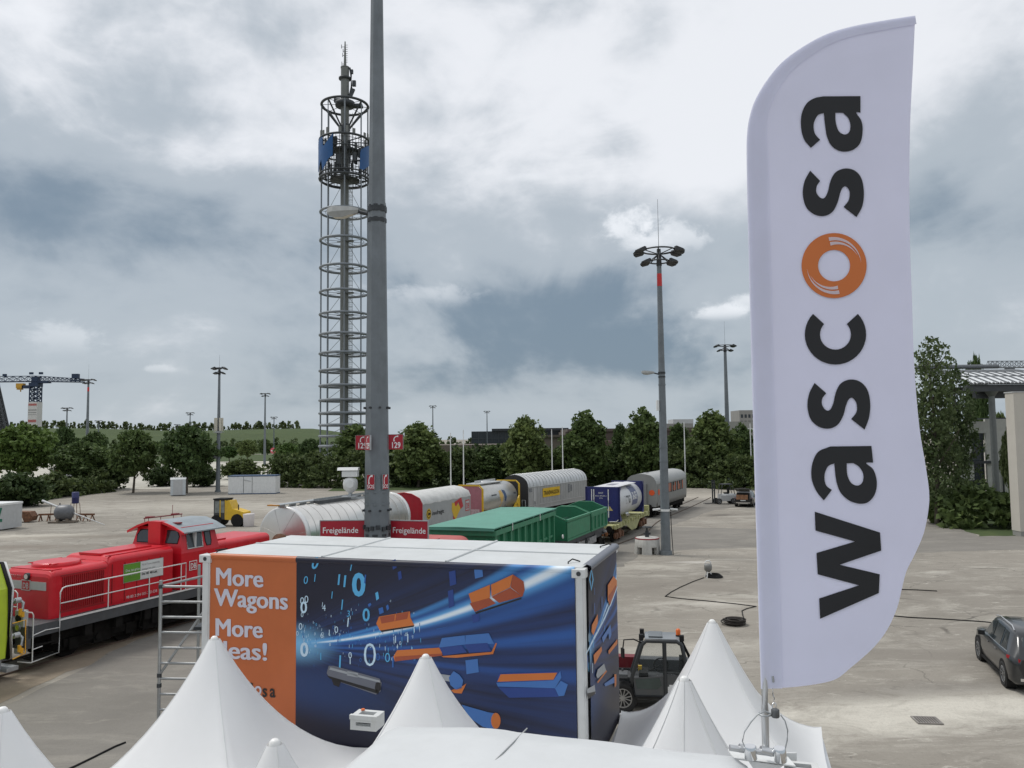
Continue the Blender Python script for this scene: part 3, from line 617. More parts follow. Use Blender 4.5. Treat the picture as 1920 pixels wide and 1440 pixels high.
    for x0, y0, x1, y1, mi in ((704, 1109, 711, 1126, 3), (842, 1069, 856, 1099, 9), (840, 1105, 852, 1140, 9), (889, 1062, 906, 1085, 8), (724, 1133, 730, 1145, 4), (710, 1138, 720, 1152, 4), (746, 1070, 754, 1088, 9), (735, 1048, 744, 1068, 9), (885, 1150, 900, 1168, 9), (873, 1235, 898, 1264, 8), (818, 1176, 838, 1180, 4), (690, 1130, 697, 1138, 4)):
        printed(b, T, [(x0, y0+3), (x1-2, y0), (x1, y1-4), (x0+2, y1)], mi, .0062)
    for k in range(26):
        x = r.uniform(720, 800); y = r.uniform(1165, 1215); printed(b, T, [(x, y), (x+1, y), (x+1, y+r.uniform(5, 14)), (x, y+6)], r.choice((3, 4, 5)), .0058)
    O = .0082; O2 = .0095
    P = lambda pts, mi, o=O: printed(b, T, pts, mi, o)
    # orange open wagon, upper middle
    P([(711, 1156), (769, 1146), (770, 1158), (777, 1172), (713, 1182), (706, 1169)], 6); P([(713, 1157), (767, 1147), (764, 1160), (716, 1169)], 7, O2); P([(741, 1152), (743, 1152), (742, 1163), (740, 1164)], 6, O2+.001); P([(714, 1182), (777, 1172), (776, 1175), (716, 1185)], 12, O)
    # orange double wagon, upper right
    P([(879, 1113), (919, 1096), (919, 1120), (887, 1139)], 6); P([(921, 1096), (962, 1077), (957, 1101), (922, 1118)], 6); P([(962, 1077), (982, 1090), (984, 1106), (980, 1118), (958, 1101)], 7); P([(881, 1131), (918, 1121), (930, 1131), (891, 1147)], 7, O2); P([(922, 1119), (957, 1102), (980, 1118), (936, 1130)], 7, O2); P([(891, 1148), (978, 1120), (978, 1123), (893, 1151)], 12)
    # orange flat wagon behind the tent tip, blue double wagon to its right
    P([(745, 1219), (826, 1214), (830, 1228), (741, 1240), (738, 1231)], 6); P([(741, 1231), (829, 1225), (829, 1229), (741, 1240)], 7, O2)
    P([(829, 1196), (872, 1191), (873, 1208), (823, 1214)], 8); P([(873, 1191), (917, 1187), (927, 1207), (873, 1208)], 8); P([(824, 1214), (866, 1209), (876, 1223), (832, 1229)], 9, O2); P([(872, 1208), (914, 1205), (922, 1221), (880, 1224)], 9, O2); P([(828, 1230), (922, 1222), (930, 1205), (932, 1206), (925, 1226), (856, 1233), (832, 1232)], 6, O2)
    # grey tank wagon, left
    P([(617, 1248), (626, 1248), (712, 1272), (716, 1280), (714, 1296), (705, 1302), (619, 1272), (613, 1262)], 10); P([(620, 1251), (713, 1276), (714, 1280), (618, 1255)], 11, O2); P([(613, 1266), (710, 1294), (707, 1300), (619, 1272)], 12, O2); P([(652, 1258), (672, 1262), (671, 1270), (651, 1266)], 11, O2); P([(622, 1272), (640, 1277), (636, 1288), (626, 1284)], 12, O2); P([(705, 1280), (714, 1277), (715, 1292), (708, 1302), (703, 1290)], 12, O2)
    # grey silo and blue tank beside the middle tent
    P([(823, 1263), (845, 1266), (846, 1278), (833, 1276)], 11); P([(842, 1270), (851, 1258), (862, 1265), (869, 1275), (866, 1290), (855, 1293), (845, 1284)], 8, O2); P([(846, 1294), (868, 1286), (875, 1281), (866, 1300), (852, 1299)], 6, O2)
    P([(866, 1321), (915, 1335), (932, 1338), (936, 1350), (930, 1364), (918, 1366), (905, 1362), (880, 1345)], 8)
    P([(930+9*math.cos(a*PI/8), 1351+15*math.sin(a*PI/8)) for a in range(16)], 6, O2)
    # blue tipper with orange inside, right
    P([(936, 1263), (1051, 1258), (1041, 1288), (934, 1287), (931, 1281)], 9); P([(939, 1264), (1045, 1261), (1038, 1274), (933, 1278)], 6, O2); P([(931, 1280), (1038, 1275), (1051, 1258), (1053, 1270), (1041, 1290), (934, 1287)], 8, O2+.0006); P([(934, 1288), (1041, 1290), (1048, 1306), (955, 1308)], 9, O2); P([(1041, 1290), (1052, 1276), (1065, 1283), (1058, 1304), (1048, 1305)], 8, O2+.001)
M_nrm = FN; o0 = onface(556, 1207, F0, FN, 0); xa = Vector((0, 0, 1)).cross(FN).normalized()*1.0
mw = Matrix((-BA, BB, Vector((0, 0, 1)))).transposed().to_4x4(); mw.translation = o0; banner_inv = mw.inverted(); TW = Matrix.Translation(BP+Vector((0, 0, ZB))) @ Matrix.Rotation(PI-TH, 4, 'Z')
b = MB(); front_print(b, lambda px, py, off=0.0: banner_inv @ onface(px, py, F0, FN, off)); o = b.build('printed_banner', BMATS, t); o.matrix_local = TW.inverted() @ mw
o['label'] = 'front banner, orange at left and night blue with drawn wagons at right'
# right end: the same motif squeezed into the narrow side
def end_print(b, inv):
    P3 = lambda u, z, off: inv @ (BP+BB*u+SN*(.055+off)+Vector((0, 0, ZB+z)))
    n = 12; q = [P3(.10+(BW-.2)*i/n, .06+(H-.08)*j/5, .008*math.sin(i*1.1+j)*math.sin(PI*j/5)) for i in range(n+1) for j in range(6)]
    b.add(q, [(i*6+j, i*6+j+1, (i+1)*6+j+1, (i+1)*6+j) for i in range(n) for j in range(5)], True, 0)
    prof = [(.0, -.02), (.03, 0), (.05, .03), (.04, .07), (-.01, .09), (-.07, .085)]
    b.add([P3(u, H-.045+w, o_) for u in (.10, BW-.10) for o_, w in prof], [(i, i+1, 7+i, 6+i) for i in range(5)], True, 10)
    T = lambda px, py, off=.0: inv @ onface(px, py, E0, SN, off)
    P = lambda pts, mi, o_=.022: b.poly([T(x, y, o_) for x, y in pts], mi)
    P([(1137, 1097), (1148, 1080), (1154, 1088), (1154, 1100), (1141, 1135), (1137, 1125)], 6); P([(1138, 1118), (1153, 1096), (1153, 1101), (1141, 1134)], 7, .0235)
    P([(1107, 1172), (1118, 1151), (1118, 1168), (1110, 1191), (1106, 1184)], 6); P([(1110, 1228), (1125, 1212), (1126, 1220), (1112, 1246)], 6); P([(1138, 1220), (1155, 1198), (1155, 1207), (1139, 1227)], 6); P([(1126, 1195), (1142, 1171), (1144, 1190), (1140, 1200), (1138, 1187), (1128, 1205)], 8)
    P([(1118, 1255), (1130, 1244), (1134, 1258), (1118, 1272), (1115, 1266)], 11); P([(1097, 1292), (1112, 1284), (1114, 1300), (1100, 1310)], 11); P([(1098, 1300), (1114, 1296), (1112, 1302), (1099, 1310)], 12, .0235); P([(1117, 1278), (1134, 1256), (1135, 1259), (1118, 1281)], 6, .0235); P([(1130, 1282), (1150, 1268), (1150, 1280), (1132, 1287)], 8); P([(1149, 1264), (1153, 1264), (1153, 1284), (1150, 1289)], 6, .0235)
    P([(1096, 1224), (1110, 1196), (1130, 1158), (1140, 1134), (1141, 1138), (1132, 1160), (1112, 1198), (1096, 1228)], 5, .0215); P([(1141, 1135), (1155, 1098), (1155, 1102), (1142, 1138)], 5, .0215)
    for x, y, h, mi in ((1106, 1085, 45, 3), (1112, 1108, 14, 4), (1101, 1195, 16, 5), (1112, 1140, 22, 4), (1126, 1130, 26, 4), (1110, 1205, 18, 3), (1101, 1250, 18, 3), (1108, 1252, 20, 5), (1128, 1160, 12, 3), (1099, 1240, 26, 4), (1117, 1178, 14, 4), (1131, 1178, 12, 3)):
        vs, fs = text('0' if h == 45 else '1', 1.0, 0, 'CENTER', 1); b.add([T(x+xx*h*.42, y-(yy-.36)*h/.72, .0225) for xx, yy, z in vs], fs, False, mi)
mw2 = Matrix((BB, BA, Vector((0, 0, 1)))).transposed().to_4x4(); mw2.translation = onface(1096, 1228, E0, SN, 0)
b = MB(); end_print(b, mw2.inverted()); o = b.build('printed_banner', BMATS, t); o.matrix_local = TW.inverted() @ mw2; o['label'] = 'narrow night blue banner on the container end'
for (px, py) in ((1068, 1058), (1128, 1028), (410, 1037)):
    p = TW.inverted() @ G(px, py, ZT); r = random.Random(px); mb = MB(); mb.tube([p+Vector((.0, .1, -.02)), p+Vector((.02, .0, .03)), p+Vector((r.uniform(-.12, .12), -.1, .06)), p+Vector((r.uniform(-.2, .2), -.16, .02))], .010, 5); mb.build('lashing_strap', M_black, t)
c = thing('shipping_container', 'plain white container underneath the banner container', 'container', BP, PI-TH)
mb = MB(); mb.box(0.02, BL-.02, -BW+.02, -.02, 0, ZB-.012)
for k in range(24): mb.box(.2+k*.24, .32+k*.24, -.022, .012, .2, ZB-.2)
mb.build('body', M_cont, c)
# ------------------------------------------------------------------ container in front, roofed with white sheeting
A0, A1 = G(690, 1352, 5.8), G(1478, 1420, 5.8); ux = (A1-A0).normalized(); ux.z = 0; uy = Vector((ux.y, -ux.x, 0)); RZ = math.atan2(ux.y, ux.x); WW = (A1-A0).length
t = thing('shipping_container', 'white roofed container directly below the viewer carrying the flag', 'container', (A0.x, A0.y, 0), RZ)
M_tarp = mat('white_roof_sheet', (.60, .615, .62), .55, var=.05, vscale=1.6, dirt=.22, dcol=(.44, .45, .44), bump=.12, bscale=2.2)
mb = MB(); mb.box(.0, WW, -6.0, 0, 0, 5.62); mb.build('body', M_cont, t)
mb = MB(); n, m_ = 30, 40
vs = []
for j in range(m_+1):
    for i in range(n+1):
        u, v = i/n, j/m_; x = .10+(WW-.24)*u; y = .02-5.9*v
        edge = min(1, u/.05, (1-u)/.06, v/.012)
        z = 5.66+.15*edge**.5+.05*math.sin(PI*u)+.012*math.sin(7*u+3*v)-.010*math.exp(-((u-.42+.30*v)/.012)**2)+.004*math.sin(60*v+20*u)*edge
        vs.append((x, y, z))
mb.add(vs, [(j*(n+1)+i, j*(n+1)+i+1, (j+1)*(n+1)+i+1, (j+1)*(n+1)+i) for j in range(m_) for i in range(n)], True); mb.build('roof_sheet', M_tarp, t)
mb = MB(); mb.tube([(.10+(WW-.24)*(.42-.30*v), .02-5.9*v, 5.66+.15+.05*math.sin(PI*(.42-.3*v))-.004) for v in (.012, .1, .2, .3, .5)], .004, 5); mb.build('sheet_seam', mat('seam_grey', (.36, .37, .37), .6), t)
def casting(x, y, z):
    c = MB()
    w, d_, h = .17, .125, .082
    for (a, b_) in ((0, .035), (w-.035, w)): c.box(x+a, x+b_, y-d_, y, z, z+h)
    c.box(x+.035, x+w-.035, y-d_, y-d_+.03, z, z+h*.3); c.box(x+.035, x+w-.035, y-.03, y, z, z+h); c.box(x+.035, x+w-.035, y-d_+.03, y-.03, z, z+.03)
    c.box(x+.035, x+w-.035, y-d_, y-d_+.045, z+h-.035, z+h-.002); c.box(x-.004, x+w+.004, y-d_-.004, y-d_+.02, z+h-.02, z+h+.006)
    c.box(x+.04, x+w-.04, y-d_+.031, y-.031, z+.031, z+.034, 1)
    return c.build('corner_casting', [M_post, M_dark], t)
casting(-.125, .14, 5.735); casting(WW-.02, .06, 5.68)
c2 = MB(); c2.cyl((-.09, .12, 5.819), (-.09, .12, 5.827), .012, n=8); c2.build('plug', M_orange, t)
# ------------------------------------------------------------------ pagoda tents
M_tent = mat('tent_fabric', (.86, .865, .865), .5, var=.02, vscale=1.2, dirt=.08, dcol=(.62, .62, .60), bump=.10, bscale=2.5, trans=.18)
M_tcap = mat('tent_cap', (.80, .80, .78), .35, var=.03)
def tent_roof(seams):
    mb = MB(); n, k = 40, 14; hs = 1.53; ze, zp = 3.0, 4.86
    vs = []
    for j in range(k+1):
        t_ = j/k
        for i in range(n):
            a = 2*PI*i/n-PI*.75; q = i % 10/10; s_ = i//10
            cn = [(-hs, -hs), (hs, -hs), (hs, hs), (-hs, hs)]; A, B_ = cn[s_], cn[(s_+1) % 4]
            ex, ey = A[0]+(B_[0]-A[0])*q, A[1]+(B_[1]-A[1])*q
            inw = 1-.045*math.sin(PI*q)*t_
            rr = .045+(1-.045)*t_
            cx = abs(q-.5)*2 if q else 1.0; cx = 1-2*min(q, 1-q)
            z = ze+(zp-ze)*((1-t_)**1.62)*(1+.02*cx*math.sin(PI*t_))+.05*(t_**3)*(.6*cx**2)
            # round near the pole, square near the eaves
            L = math.hypot(ex, ey); m_ = min(1, t_*1.15); w = hs*rr/L*1.0; fx = ex*rr*inw*(m_)+(1-m_)*ex*w; fy = ey*rr*inw*m_+(1-m_)*ey*w
            vs.append((fx, fy, z))
    fs = [(j*n+i, j*n+(i+1) % n, (j+1)*n+(i+1) % n, (j+1)*n+i) for j in range(k) for i in range(n)]
    mb.add(vs, fs, True)
    lo = vs[k*n:]; v2 = lo+[(x*1.004, y*1.004, z-.27) for x, y, z in lo]; mb.add(v2, [(i, (i+1) % n, n+(i+1) % n, n+i) for i in range(n)], True)
    return mb, vs, n, k
def tent(px, py, label, seams=False, rz=-.271):
    p = G(px, py, 4.9); t = thing('pagoda_tent', label, 'tent', (p.x, p.y, 0), rz, 'white pagoda tents')
    mb, vs, n, k = tent_roof(seams); mb.build('roof_cover', M_tent, t)
    s = MB()
    if seams:
        for i in (0, 5, 10, 15, 20, 25, 30, 35): s.tube([Vector(vs[j*n+i])*1.0+Vector((0, 0, .004)) for j in range(0, k+1)], .005, 5)
        s.build('seam', mat('tent_seam', (.72, .73, .72), .5), t)
    else:
        for i in (0, 10, 20, 30): s.tube([Vector(vs[j*n+i])+Vector((0, 0, .001)) for j in range(0, k+1)], .005, 5)
        s.build('seam', mat('tent_weld', (.76, .77, .765), .5, var=.1), t)
    c = MB(); c.lathe([(.060, 4.78), (.052, 4.85), (.044, 4.885), (.026, 4.902), (0, 4.905)], 16); c.build('pole_cap', M_tcap, t)
    for x in (-1.5, 1.5):
        for y in (-1.5, 1.5): MB().box(x-.03, x+.03, y-.03, y+.03, 0, 2.98).build('leg', M_alu, t)
    g_ = MB()
    for a in (-1.5, 1.5): g_.box(-1.46, 1.46, a-.025, a+.025, 2.86, 2.94); g_.box(a-.025, a+.025, -1.46, 1.46, 2.86, 2.94)
    g_.build('eave_beam', M_alu, t)
tent(402, 1193, 'white pagoda tent whose tip covers the start of the word Ideas on the banner')
tent(798, 1227, 'white pagoda tent with its tip before the blue middle of the banner')
tent(1335, 1162, 'tallest looking white pagoda tent on the right, beside the dark telehandler')
tent(1283, 1268, 'white pagoda tent with visible seams, in front of the tallest looking one', True)
tent(5, 1326, 'white pagoda tent cut off by the left edge of the photo')
tent(515, 1386, 'white pagoda tent of which only the small tip shows at the bottom left')
# ------------------------------------------------------------------ beach flag
YF = 4.30
t = thing('beach_flag', 'tall white feather flag with dark vertical lettering and an orange ring', 'flag', AY(1436, 1408, YF))
FO = t.location.copy()
M_flag = mat('flag_fabric', (.85, .855, .96), .75, var=.015, vscale=3, bump=.25, bscale=2.2, trans=.42)
M_hem = mat('flag_hem', (.88, .89, .98), .75, var=.02, trans=.46)
M_fblk = mat('flag_black_print', (.016, .017, .020), .7, var=.1); M_fora = mat('flag_orange_print', (.62, .175, .045), .7, var=.04)
OUT_L = [(1427, 1292), (1424, 1200), (1420, 1060), (1414, 860), (1407, 600), (1402, 400), (1400, 290), (1401, 250), (1405, 222), (1415, 190), (1435, 155), (1465, 118), (1505, 88), (1550, 64), (1600, 49), (1660, 38), (1716, 29)]
OUT_R = [(1716, 29), (1712, 120), (1707, 220), (1705, 330), (1706, 450), (1710, 560), (1713, 660), (1718, 740), (1725, 810), (1735, 870), (1742, 920), (1741, 955), (1732, 1000), (1715, 1040), (1700, 1070), (1692, 1100), (1682, 1140), (1664, 1180), (1640, 1212), (1612, 1238), (1595, 1252), (1570, 1272), (1540, 1281), (1490, 1288), (1427, 1292)]
def fwave(x, y):
    e = max(0, min(1, (x-1440)/300)); lo = max(0, min(1, (y-650)/500))
    return .0045*math.sin(x*.062+y*.011)*e*e-(.020*math.sin(y*.0062+.8)*e + .045*e*e*lo*math.sin(y*.014+x*.012) + .035*e*e*math.sin(y*.0095+1.1)*(.35+lo)) - .02*math.sin(PI*e)
def fp(x, y, off=0.0): return AY(x, y, YF+fwave(x, y)-off)-FO
def gridded(loops, step=26):
    vs, fs = fill(loops); bm = bmesh.new(); bv = [bm.verts.new(v) for v in vs]
    for f in fs:
        try: bm.faces.new([bv[i] for i in f])
        except ValueError: pass
    xs = [v[0] for v in vs]; ys = [v[1] for v in vs]
    for k in range(int((max(xs)-min(xs))/step)+1):
        bmesh.ops.bisect_plane(bm, geom=bm.verts[:]+bm.edges[:]+bm.faces[:], plane_co=(min(xs)+k*step+.37, 0, 0), plane_no=(1, 0, 0))
    for k in range(int((max(ys)-min(ys))/step)+1):
        bmesh.ops.bisect_plane(bm, geom=bm.verts[:]+bm.edges[:]+bm.faces[:], plane_co=(0, min(ys)+k*step+.41, 0), plane_no=(0, 1, 0))
    bm.verts.index_update(); r = ([tuple(v.co) for v in bm.verts], [tuple(v.index for v in f.verts) for f in bm.faces]); bm.free(); return r
def cloth(loops, off, name, m, step=26, thick=.002):
    vs, fs = gridded(loops, step); n = len(vs)
    a = [fp(x, y, off) for x, y, _ in vs]; mb = MB(); mb.add(a, fs, True); mb.add([p+Vector((0, thick, 0)) for p in a], [tuple(reversed(f)) for f in fs], True)
    return mb, mb.build(name, m, t)
outline = [p for p in cr([(*p, 1) if i in (0, len(OUT_L)-1) else p for i, p in enumerate(OUT_L)], False, 4)][:-1]+[p for p in cr([(*p, 1) if i in (0, len(OUT_R)-1) else p for i, p in enumerate(OUT_R)], False, 4)][:-1]
cloth([outline], 0, 'flag_cloth', M_flag, 16)
# pole pocket along the left edge and the curved top, a second layer of cloth
el_ = cr(OUT_L, False, 5); inn = []
for i, p in enumerate(el_):
    a, c = el_[max(0, i-1)], el_[min(len(el_)-1, i+1)]; d = (c-a).normalized(); q = i/(len(el_)-1); wd = 40 if p.y > 300 else (40-24*max(0, (300-p.y)/270))
    inn.append((p.x-d.y*wd*1.0, p.y+d.x*wd*1.0))
cloth([[tuple(p) for p in el_]+inn[::-1]], .006, 'pole_pocket', M_hem, 16)
ZA = lambda pts: [(1360+.4582*p[0], .4583*p[1], *p[2:]) for p in pts]; ZC = lambda pts: [(1360+.4582*p[0], 640+.4583*p[1], *p[2:]) for p in pts]
a_up = ZA([(553, 393, 1), (553, 461, 1), (536, 461), (557, 495), (562, 535), (552, 585), (522, 613), (480, 620), (441, 603), (418, 565), (408, 512), (403, 462, 1), (378, 472), (362, 506), (366, 545), (388, 572, 1), (350, 605, 1), (322, 570), (310, 522), (312, 468), (332, 424), (364, 402), (400, 394, 1)])
a_uph = ZA([(450, 461, 1), (452, 500), (464, 536), (487, 550), (506, 541), (512, 515), (504, 485), (482, 462, 1)])
s_up = ZA([(347, 698, 1), (324, 742), (317, 795), (330, 846), (362, 876), (402, 884), (437, 868), (458, 832), (470, 790), (480, 768), (494, 763), (508, 783), (505, 818), (484, 847, 1), (537, 888, 1), (561, 842), (567, 785), (557, 730), (530, 698), (490, 689), (452, 704), (431, 738), (419, 785), (405, 810), (388, 808), (373, 788), (374, 762), (388, 740, 1)])
s_lo = ZC([(365, 170, 1), (343, 214), (336, 266), (349, 318), (382, 349), (424, 357), (460, 341), (482, 305), (494, 262), (505, 238), (519, 231), (536, 252), (537, 288), (515, 318, 1), (570, 361, 1), (588, 312), (593, 254), (582, 200), (553, 166), (512, 156), (474, 171), (453, 206), (441, 255), (427, 281), (410, 280), (396, 259), (397, 234), (413, 212, 1)])
a_lo = ZC([(598, 428, 1), (605, 496, 1), (576, 498), (606, 525), (620, 575), (612, 625), (584, 658), (548, 664), (505, 650), (470, 616), (453, 565), (446, 499, 1), (420, 512), (406, 548), (412, 588), (436, 608, 1), (403, 651, 1), (372, 612), (353, 560), (356, 500), (380, 452), (430, 430, 1)])
a_loh = ZC([(497, 499, 1), (499, 545), (516, 580), (543, 590), (562, 574), (564, 542), (548, 514), (524, 498, 1)])
w_lo = ZC([(366, 697, 1), (633, 782, 1), (638, 856, 1), (468, 914, 1), (632, 953, 1), (628, 1030, 1), (388, 1135, 1), (384, 1052, 1), (547, 998, 1), (378, 953, 1), (373, 866, 1), (531, 819, 1), (369, 774, 1)])
ang = lambda a0, a1, n: [a0+(a1-a0)*i/n for i in range(n+1)]
c_l = [(1566.5+57.5*math.cos(R(a)), 627+56.5*math.sin(R(a))) for a in ang(-43, 223, 30)]+[(1566.5+29*math.cos(R(a)), 627+28.5*math.sin(R(a))) for a in ang(223, -43, 24)]
o_o = [(1563.9+61*math.cos(R(a)), 498+61*math.sin(R(a))) for a in ang(0, 355, 60)]; o_i = [(1563.9+30*math.cos(R(a)), 498+29.5*math.sin(R(a))) for a in ang(0, 352, 40)]
lett = MB()
def letter(loops, step=20):
    vs, fs = gridded(loops, step); a = [fp(x, y, .004) for x, y, _ in vs]; lett.add(a, fs, True); lett.add([fp(x, y, -.006) for x, y, _ in vs], [tuple(reversed(f)) for f in fs], True)
for lp in ([cr(a_up), cr(a_uph)], [cr(s_up)], [c_l], [cr(s_lo)], [cr(a_lo), cr(a_loh)], [[p[:2] for p in w_lo]]): lett = MB(); letter(lp); lett.build('letter', M_fblk, t)
lett = MB(); letter([o_o, o_i]); lett.build('flag_ring', M_fora, t)
lett = MB()
def sweep(r0, r1, a0, a1, w, flip):
    n = 22; o_ = []; i_ = []
    for k in range(n+1):
        q = k/n; a = R(a0+(a1-a0)*q+(180 if flip else 0)); r_ = r0+(r1-r0)*q; ww = w*(1-q)
        o_.append((1563.9+(r_+ww)*math.cos(a), 498+(r_+ww)*math.sin(a))); i_.append((1563.9+r_*math.cos(a), 498+r_*math.sin(a)))
    vs, fs = gridded([o_+i_[::-1]], 20); lett.add([fp(x, y, .0062) for x, y, _ in vs], fs, True); lett.add([fp(x, y, -.008) for x, y, _ in vs], [tuple(reversed(f)) for f in fs], True)
for fl in (0, 1): sweep(47, 51, -101, -6, 7, fl); sweep(38, 48, -100, -22, 6.5, fl)
lett.build('ring_swoosh', M_flag, t)  # white tapered swooshes of the printed ring
mb = MB(); pl = [(1436, 1412), (1433.5, 1290), (1428, 1000), (1420, 600), (1412, 290), (1413, 235), (1428, 190), (1456, 145), (1505, 100), (1560, 73), (1640, 52), (1712, 36)]
mb.tube([AY(x, y, YF+(.004 if y > 1280 else .026))-FO for x, y in [tuple(p) for p in cr(pl, False, 4)]], [.0185 if p.y > 1000 else max(.004, .0165*(.3+.7*min(1, p.y/900))) for p in cr(pl, False, 4)], 10)
mb.build('flag_pole', M_alu, t)
mb = MB(); mb.tube([fp(1449, 1268, .008), fp(1450, 1279, .008)], .006, 6); mb.build('tension_tab', M_galv, t)
# clamp holding the pole: tube, two knobs, bracket plate
t = thing('pole_clamp', 'steel tube clamp with two shiny knobs fixing the flag pole to the roof', 'clamp', FO)
q = lambda x, y, dY=0.0: AY(x, y, YF-.02+dY)-FO
mb = MB(); mb.cyl(q(1368, 1402), q(1460, 1414), .016, n=14); mb.cyl(q(1386, 1402.5), q(1396, 1404), .022, n=14); mb.cyl(q(1426, 1406), q(1447, 1411), .021, n=14); mb.build('cross_tube', M_alu, t)
for a, b_, r_ in (((1406, 1398), (1408, 1422), .032), ((1461, 1402), (1464, 1427), .032)):
    k = MB(); p0, p1 = q(*a, -.03), q(*b_, -.03); d = (p1-p0); k.lathe([(r_*.9, .0), (r_, .004), (r_, d.length), (r_*.9, d.length+.004)], 20, M=Matrix.Translation(p0) @ d.to_track_quat('Z', 'Y').to_matrix().to_4x4()); k.build('knob', M_chrome, t)
mb = MB(); mb.slab([q(1376, 1421), q(1492, 1436), q(1492, 1438.5), q(1376, 1424)], (0, .12, 0)); mb.slab([q(1402, 1425), q(1470, 1434), q(1458, 1445), q(1415, 1445)], (0, .01, 0)); mb.slab([q(1376, 1412, .14), q(1494, 1412, .14), q(1494, 1437, .14), q(1376, 1424, .14)], (0, .008, 0)); mb.build('bracket_plate', M_white, t)
# padlock on a wire rope
t = thing('padlock', 'grey padlock hanging on a wire rope beside the flag pole', 'padlock', FO)
mb = MB(); mb.lathe([(.018, .0), (.021, .004), (.021, .038), (.018, .042)], 16, M=Matrix.Translation(q(1454, 1345, -.02))); mb.build('lock_body', mat('lock_grey', (.13, .135, .14), .45, .6), t)
mb = MB(); p = q(1452, 1330, -.02); mb.tube([p+Vector((-.010, 0, -.012)), p+Vector((-.010, 0, .020)), p+Vector((-.005, 0, .032)), p+Vector((.005, 0, .032)), p+Vector((.010, 0, .020)), p+Vector((.010, 0, -.012))], .0035, 6)
mb.tube([q(1449, 1290), q(1449, 1302), q(1452, 1310), q(1450, 1318)], .003, 5); mb.build('shackle', M_chrome, t)
mb = MB(); mb.tube([tuple(q(x, y, -.03+.0*i)) for i, (x, y) in enumerate(((1397, 1402), (1392, 1390), (1396, 1372), (1408, 1354), (1420, 1340), (1434, 1333), (1446, 1338)))], .0035, 6); mb.tube([q(x, y, -.03) for x, y in ((1464, 1341), (1472, 1352), (1477, 1370), (1476, 1388), (1472, 1405))], .0035, 6)
mb.ring(q(1434, 1339), .030, .005, 20, 6); mb.build('wire_rope', M_galv, t)
# ------------------------------------------------------------------ floodlight masts
def floodlight(mb, p, a, tilt, s=1.0):
    c = Vector(p); d = Vector((math.cos(a), math.sin(a), 0)); n = Vector((-d.y, d.x, 0)); u = Vector((0, 0, 1))
    dn = (d*math.cos(tilt)-u*math.sin(tilt)); up = (u*math.cos(tilt)+d*math.sin(tilt))
    f = lambda x, y, z: c+dn*x*s+n*y*s+up*z*s
    pts = [f(0, -.16, -.10), f(0, .16, -.10), f(0, .16, .12), f(0, -.16, .12), f(.62, -.26, -.04), f(.62, .26, -.04), f(.62, .26, .03), f(.62, -.26, .03), f(.16, -.24, -.14), f(.16, .24, -.14), f(.16, .24, .17), f(.16, -.24, .17)]
    mb.add(pts, [(3, 2, 1, 0), (0, 1, 9, 8), (1, 2, 10, 9), (2, 3, 11, 10), (3, 0, 8, 11), (8, 9, 5, 4), (9, 10, 6, 5), (10, 11, 7, 6), (11, 8, 4, 7), (4, 5, 6, 7)])
M_lamp = mat('floodlight_housing', (.045, .048, .05), .5, .3, var=.2)
M_band = mat('red_band', (.55, .03, .03), .5, var=.06)
def mast(pxb, d, ytop, label, red=False, ring=2.9, r0=.30, full=False, arm=None, rod=True, group='floodlight masts', pxt=None, name='floodlight_mast'):
    px = pxt or pxb; pt = AY(px, ytop, d); h = pt.z; x = AY(pxb, 880, d).x
    t = thing(name, label, 'light mast', (x, d, 0), 0, group)
    r1 = r0*.46; rz = lambda z: r0+(r1-r0)*z/h
    mb = MB(); mb.cyl((0, 0, 0), (0, 0, h-.1), r0, r1, 10, smooth=False); mb.cyl((0, 0, 0), (0, 0, .25), r0*1.3, r0*1.25, 10)
    if full:
        for z in (h*.10, h*.30, h*.345, h*.55): mb.cyl((0, 0, z), (0, 0, z+.10), rz(z)+.018, n=10)
    mb.build('shaft', M_mast, t)
    if red: MB().cyl((0, 0, h*.880), (0, 0, h*.922), rz(h*.880)+.004, rz(h*.922)+.004, 10, smooth=False).build('red_band', M_band, t)
    rr = ring/2*.70; mb = MB(); mb.ring((0, 0, h), rr, .055, 32, 5); mb.ring((0, 0, h-.72), rr*.62, .05, 28, 5)
    for k in range(6):
        a = k*PI/3+.3; mb.tube([(0, 0, h-.25), (math.cos(a)*rr, math.sin(a)*rr, h)], .035, 5); mb.tube([(0, 0, h-.2), (math.cos(a)*rr*.62, math.sin(a)*rr*.62, h-.72)], .035, 5)
    mb.cyl((0, 0, h-1.0), (0, 0, h+.1), r1*1.25, r1*.9, 10); mb.build('head_frame', M_lamp, t)
    for tier, (z, rad) in enumerate(((h+.02, rr), (h-.70, rr*.66))):
        for a in (-.42, .0, .42, PI-.42, PI, PI+.42) if full else (-.5, .1, .6, PI-.5, PI+.1, PI+.6):
            f = MB(); floodlight(f, (math.cos(a)*rad, math.sin(a)*rad, z), a, .28+.1*math.sin(a*3), .85 if tier else 1.0); f.build('floodlight', M_lamp, t)
    if rod: MB().cyl((0, 0, h), (0, 0, h+ring*1.15), .018, .01, 5).build('lightning_rod', M_dark, t)
    return t, h, rz
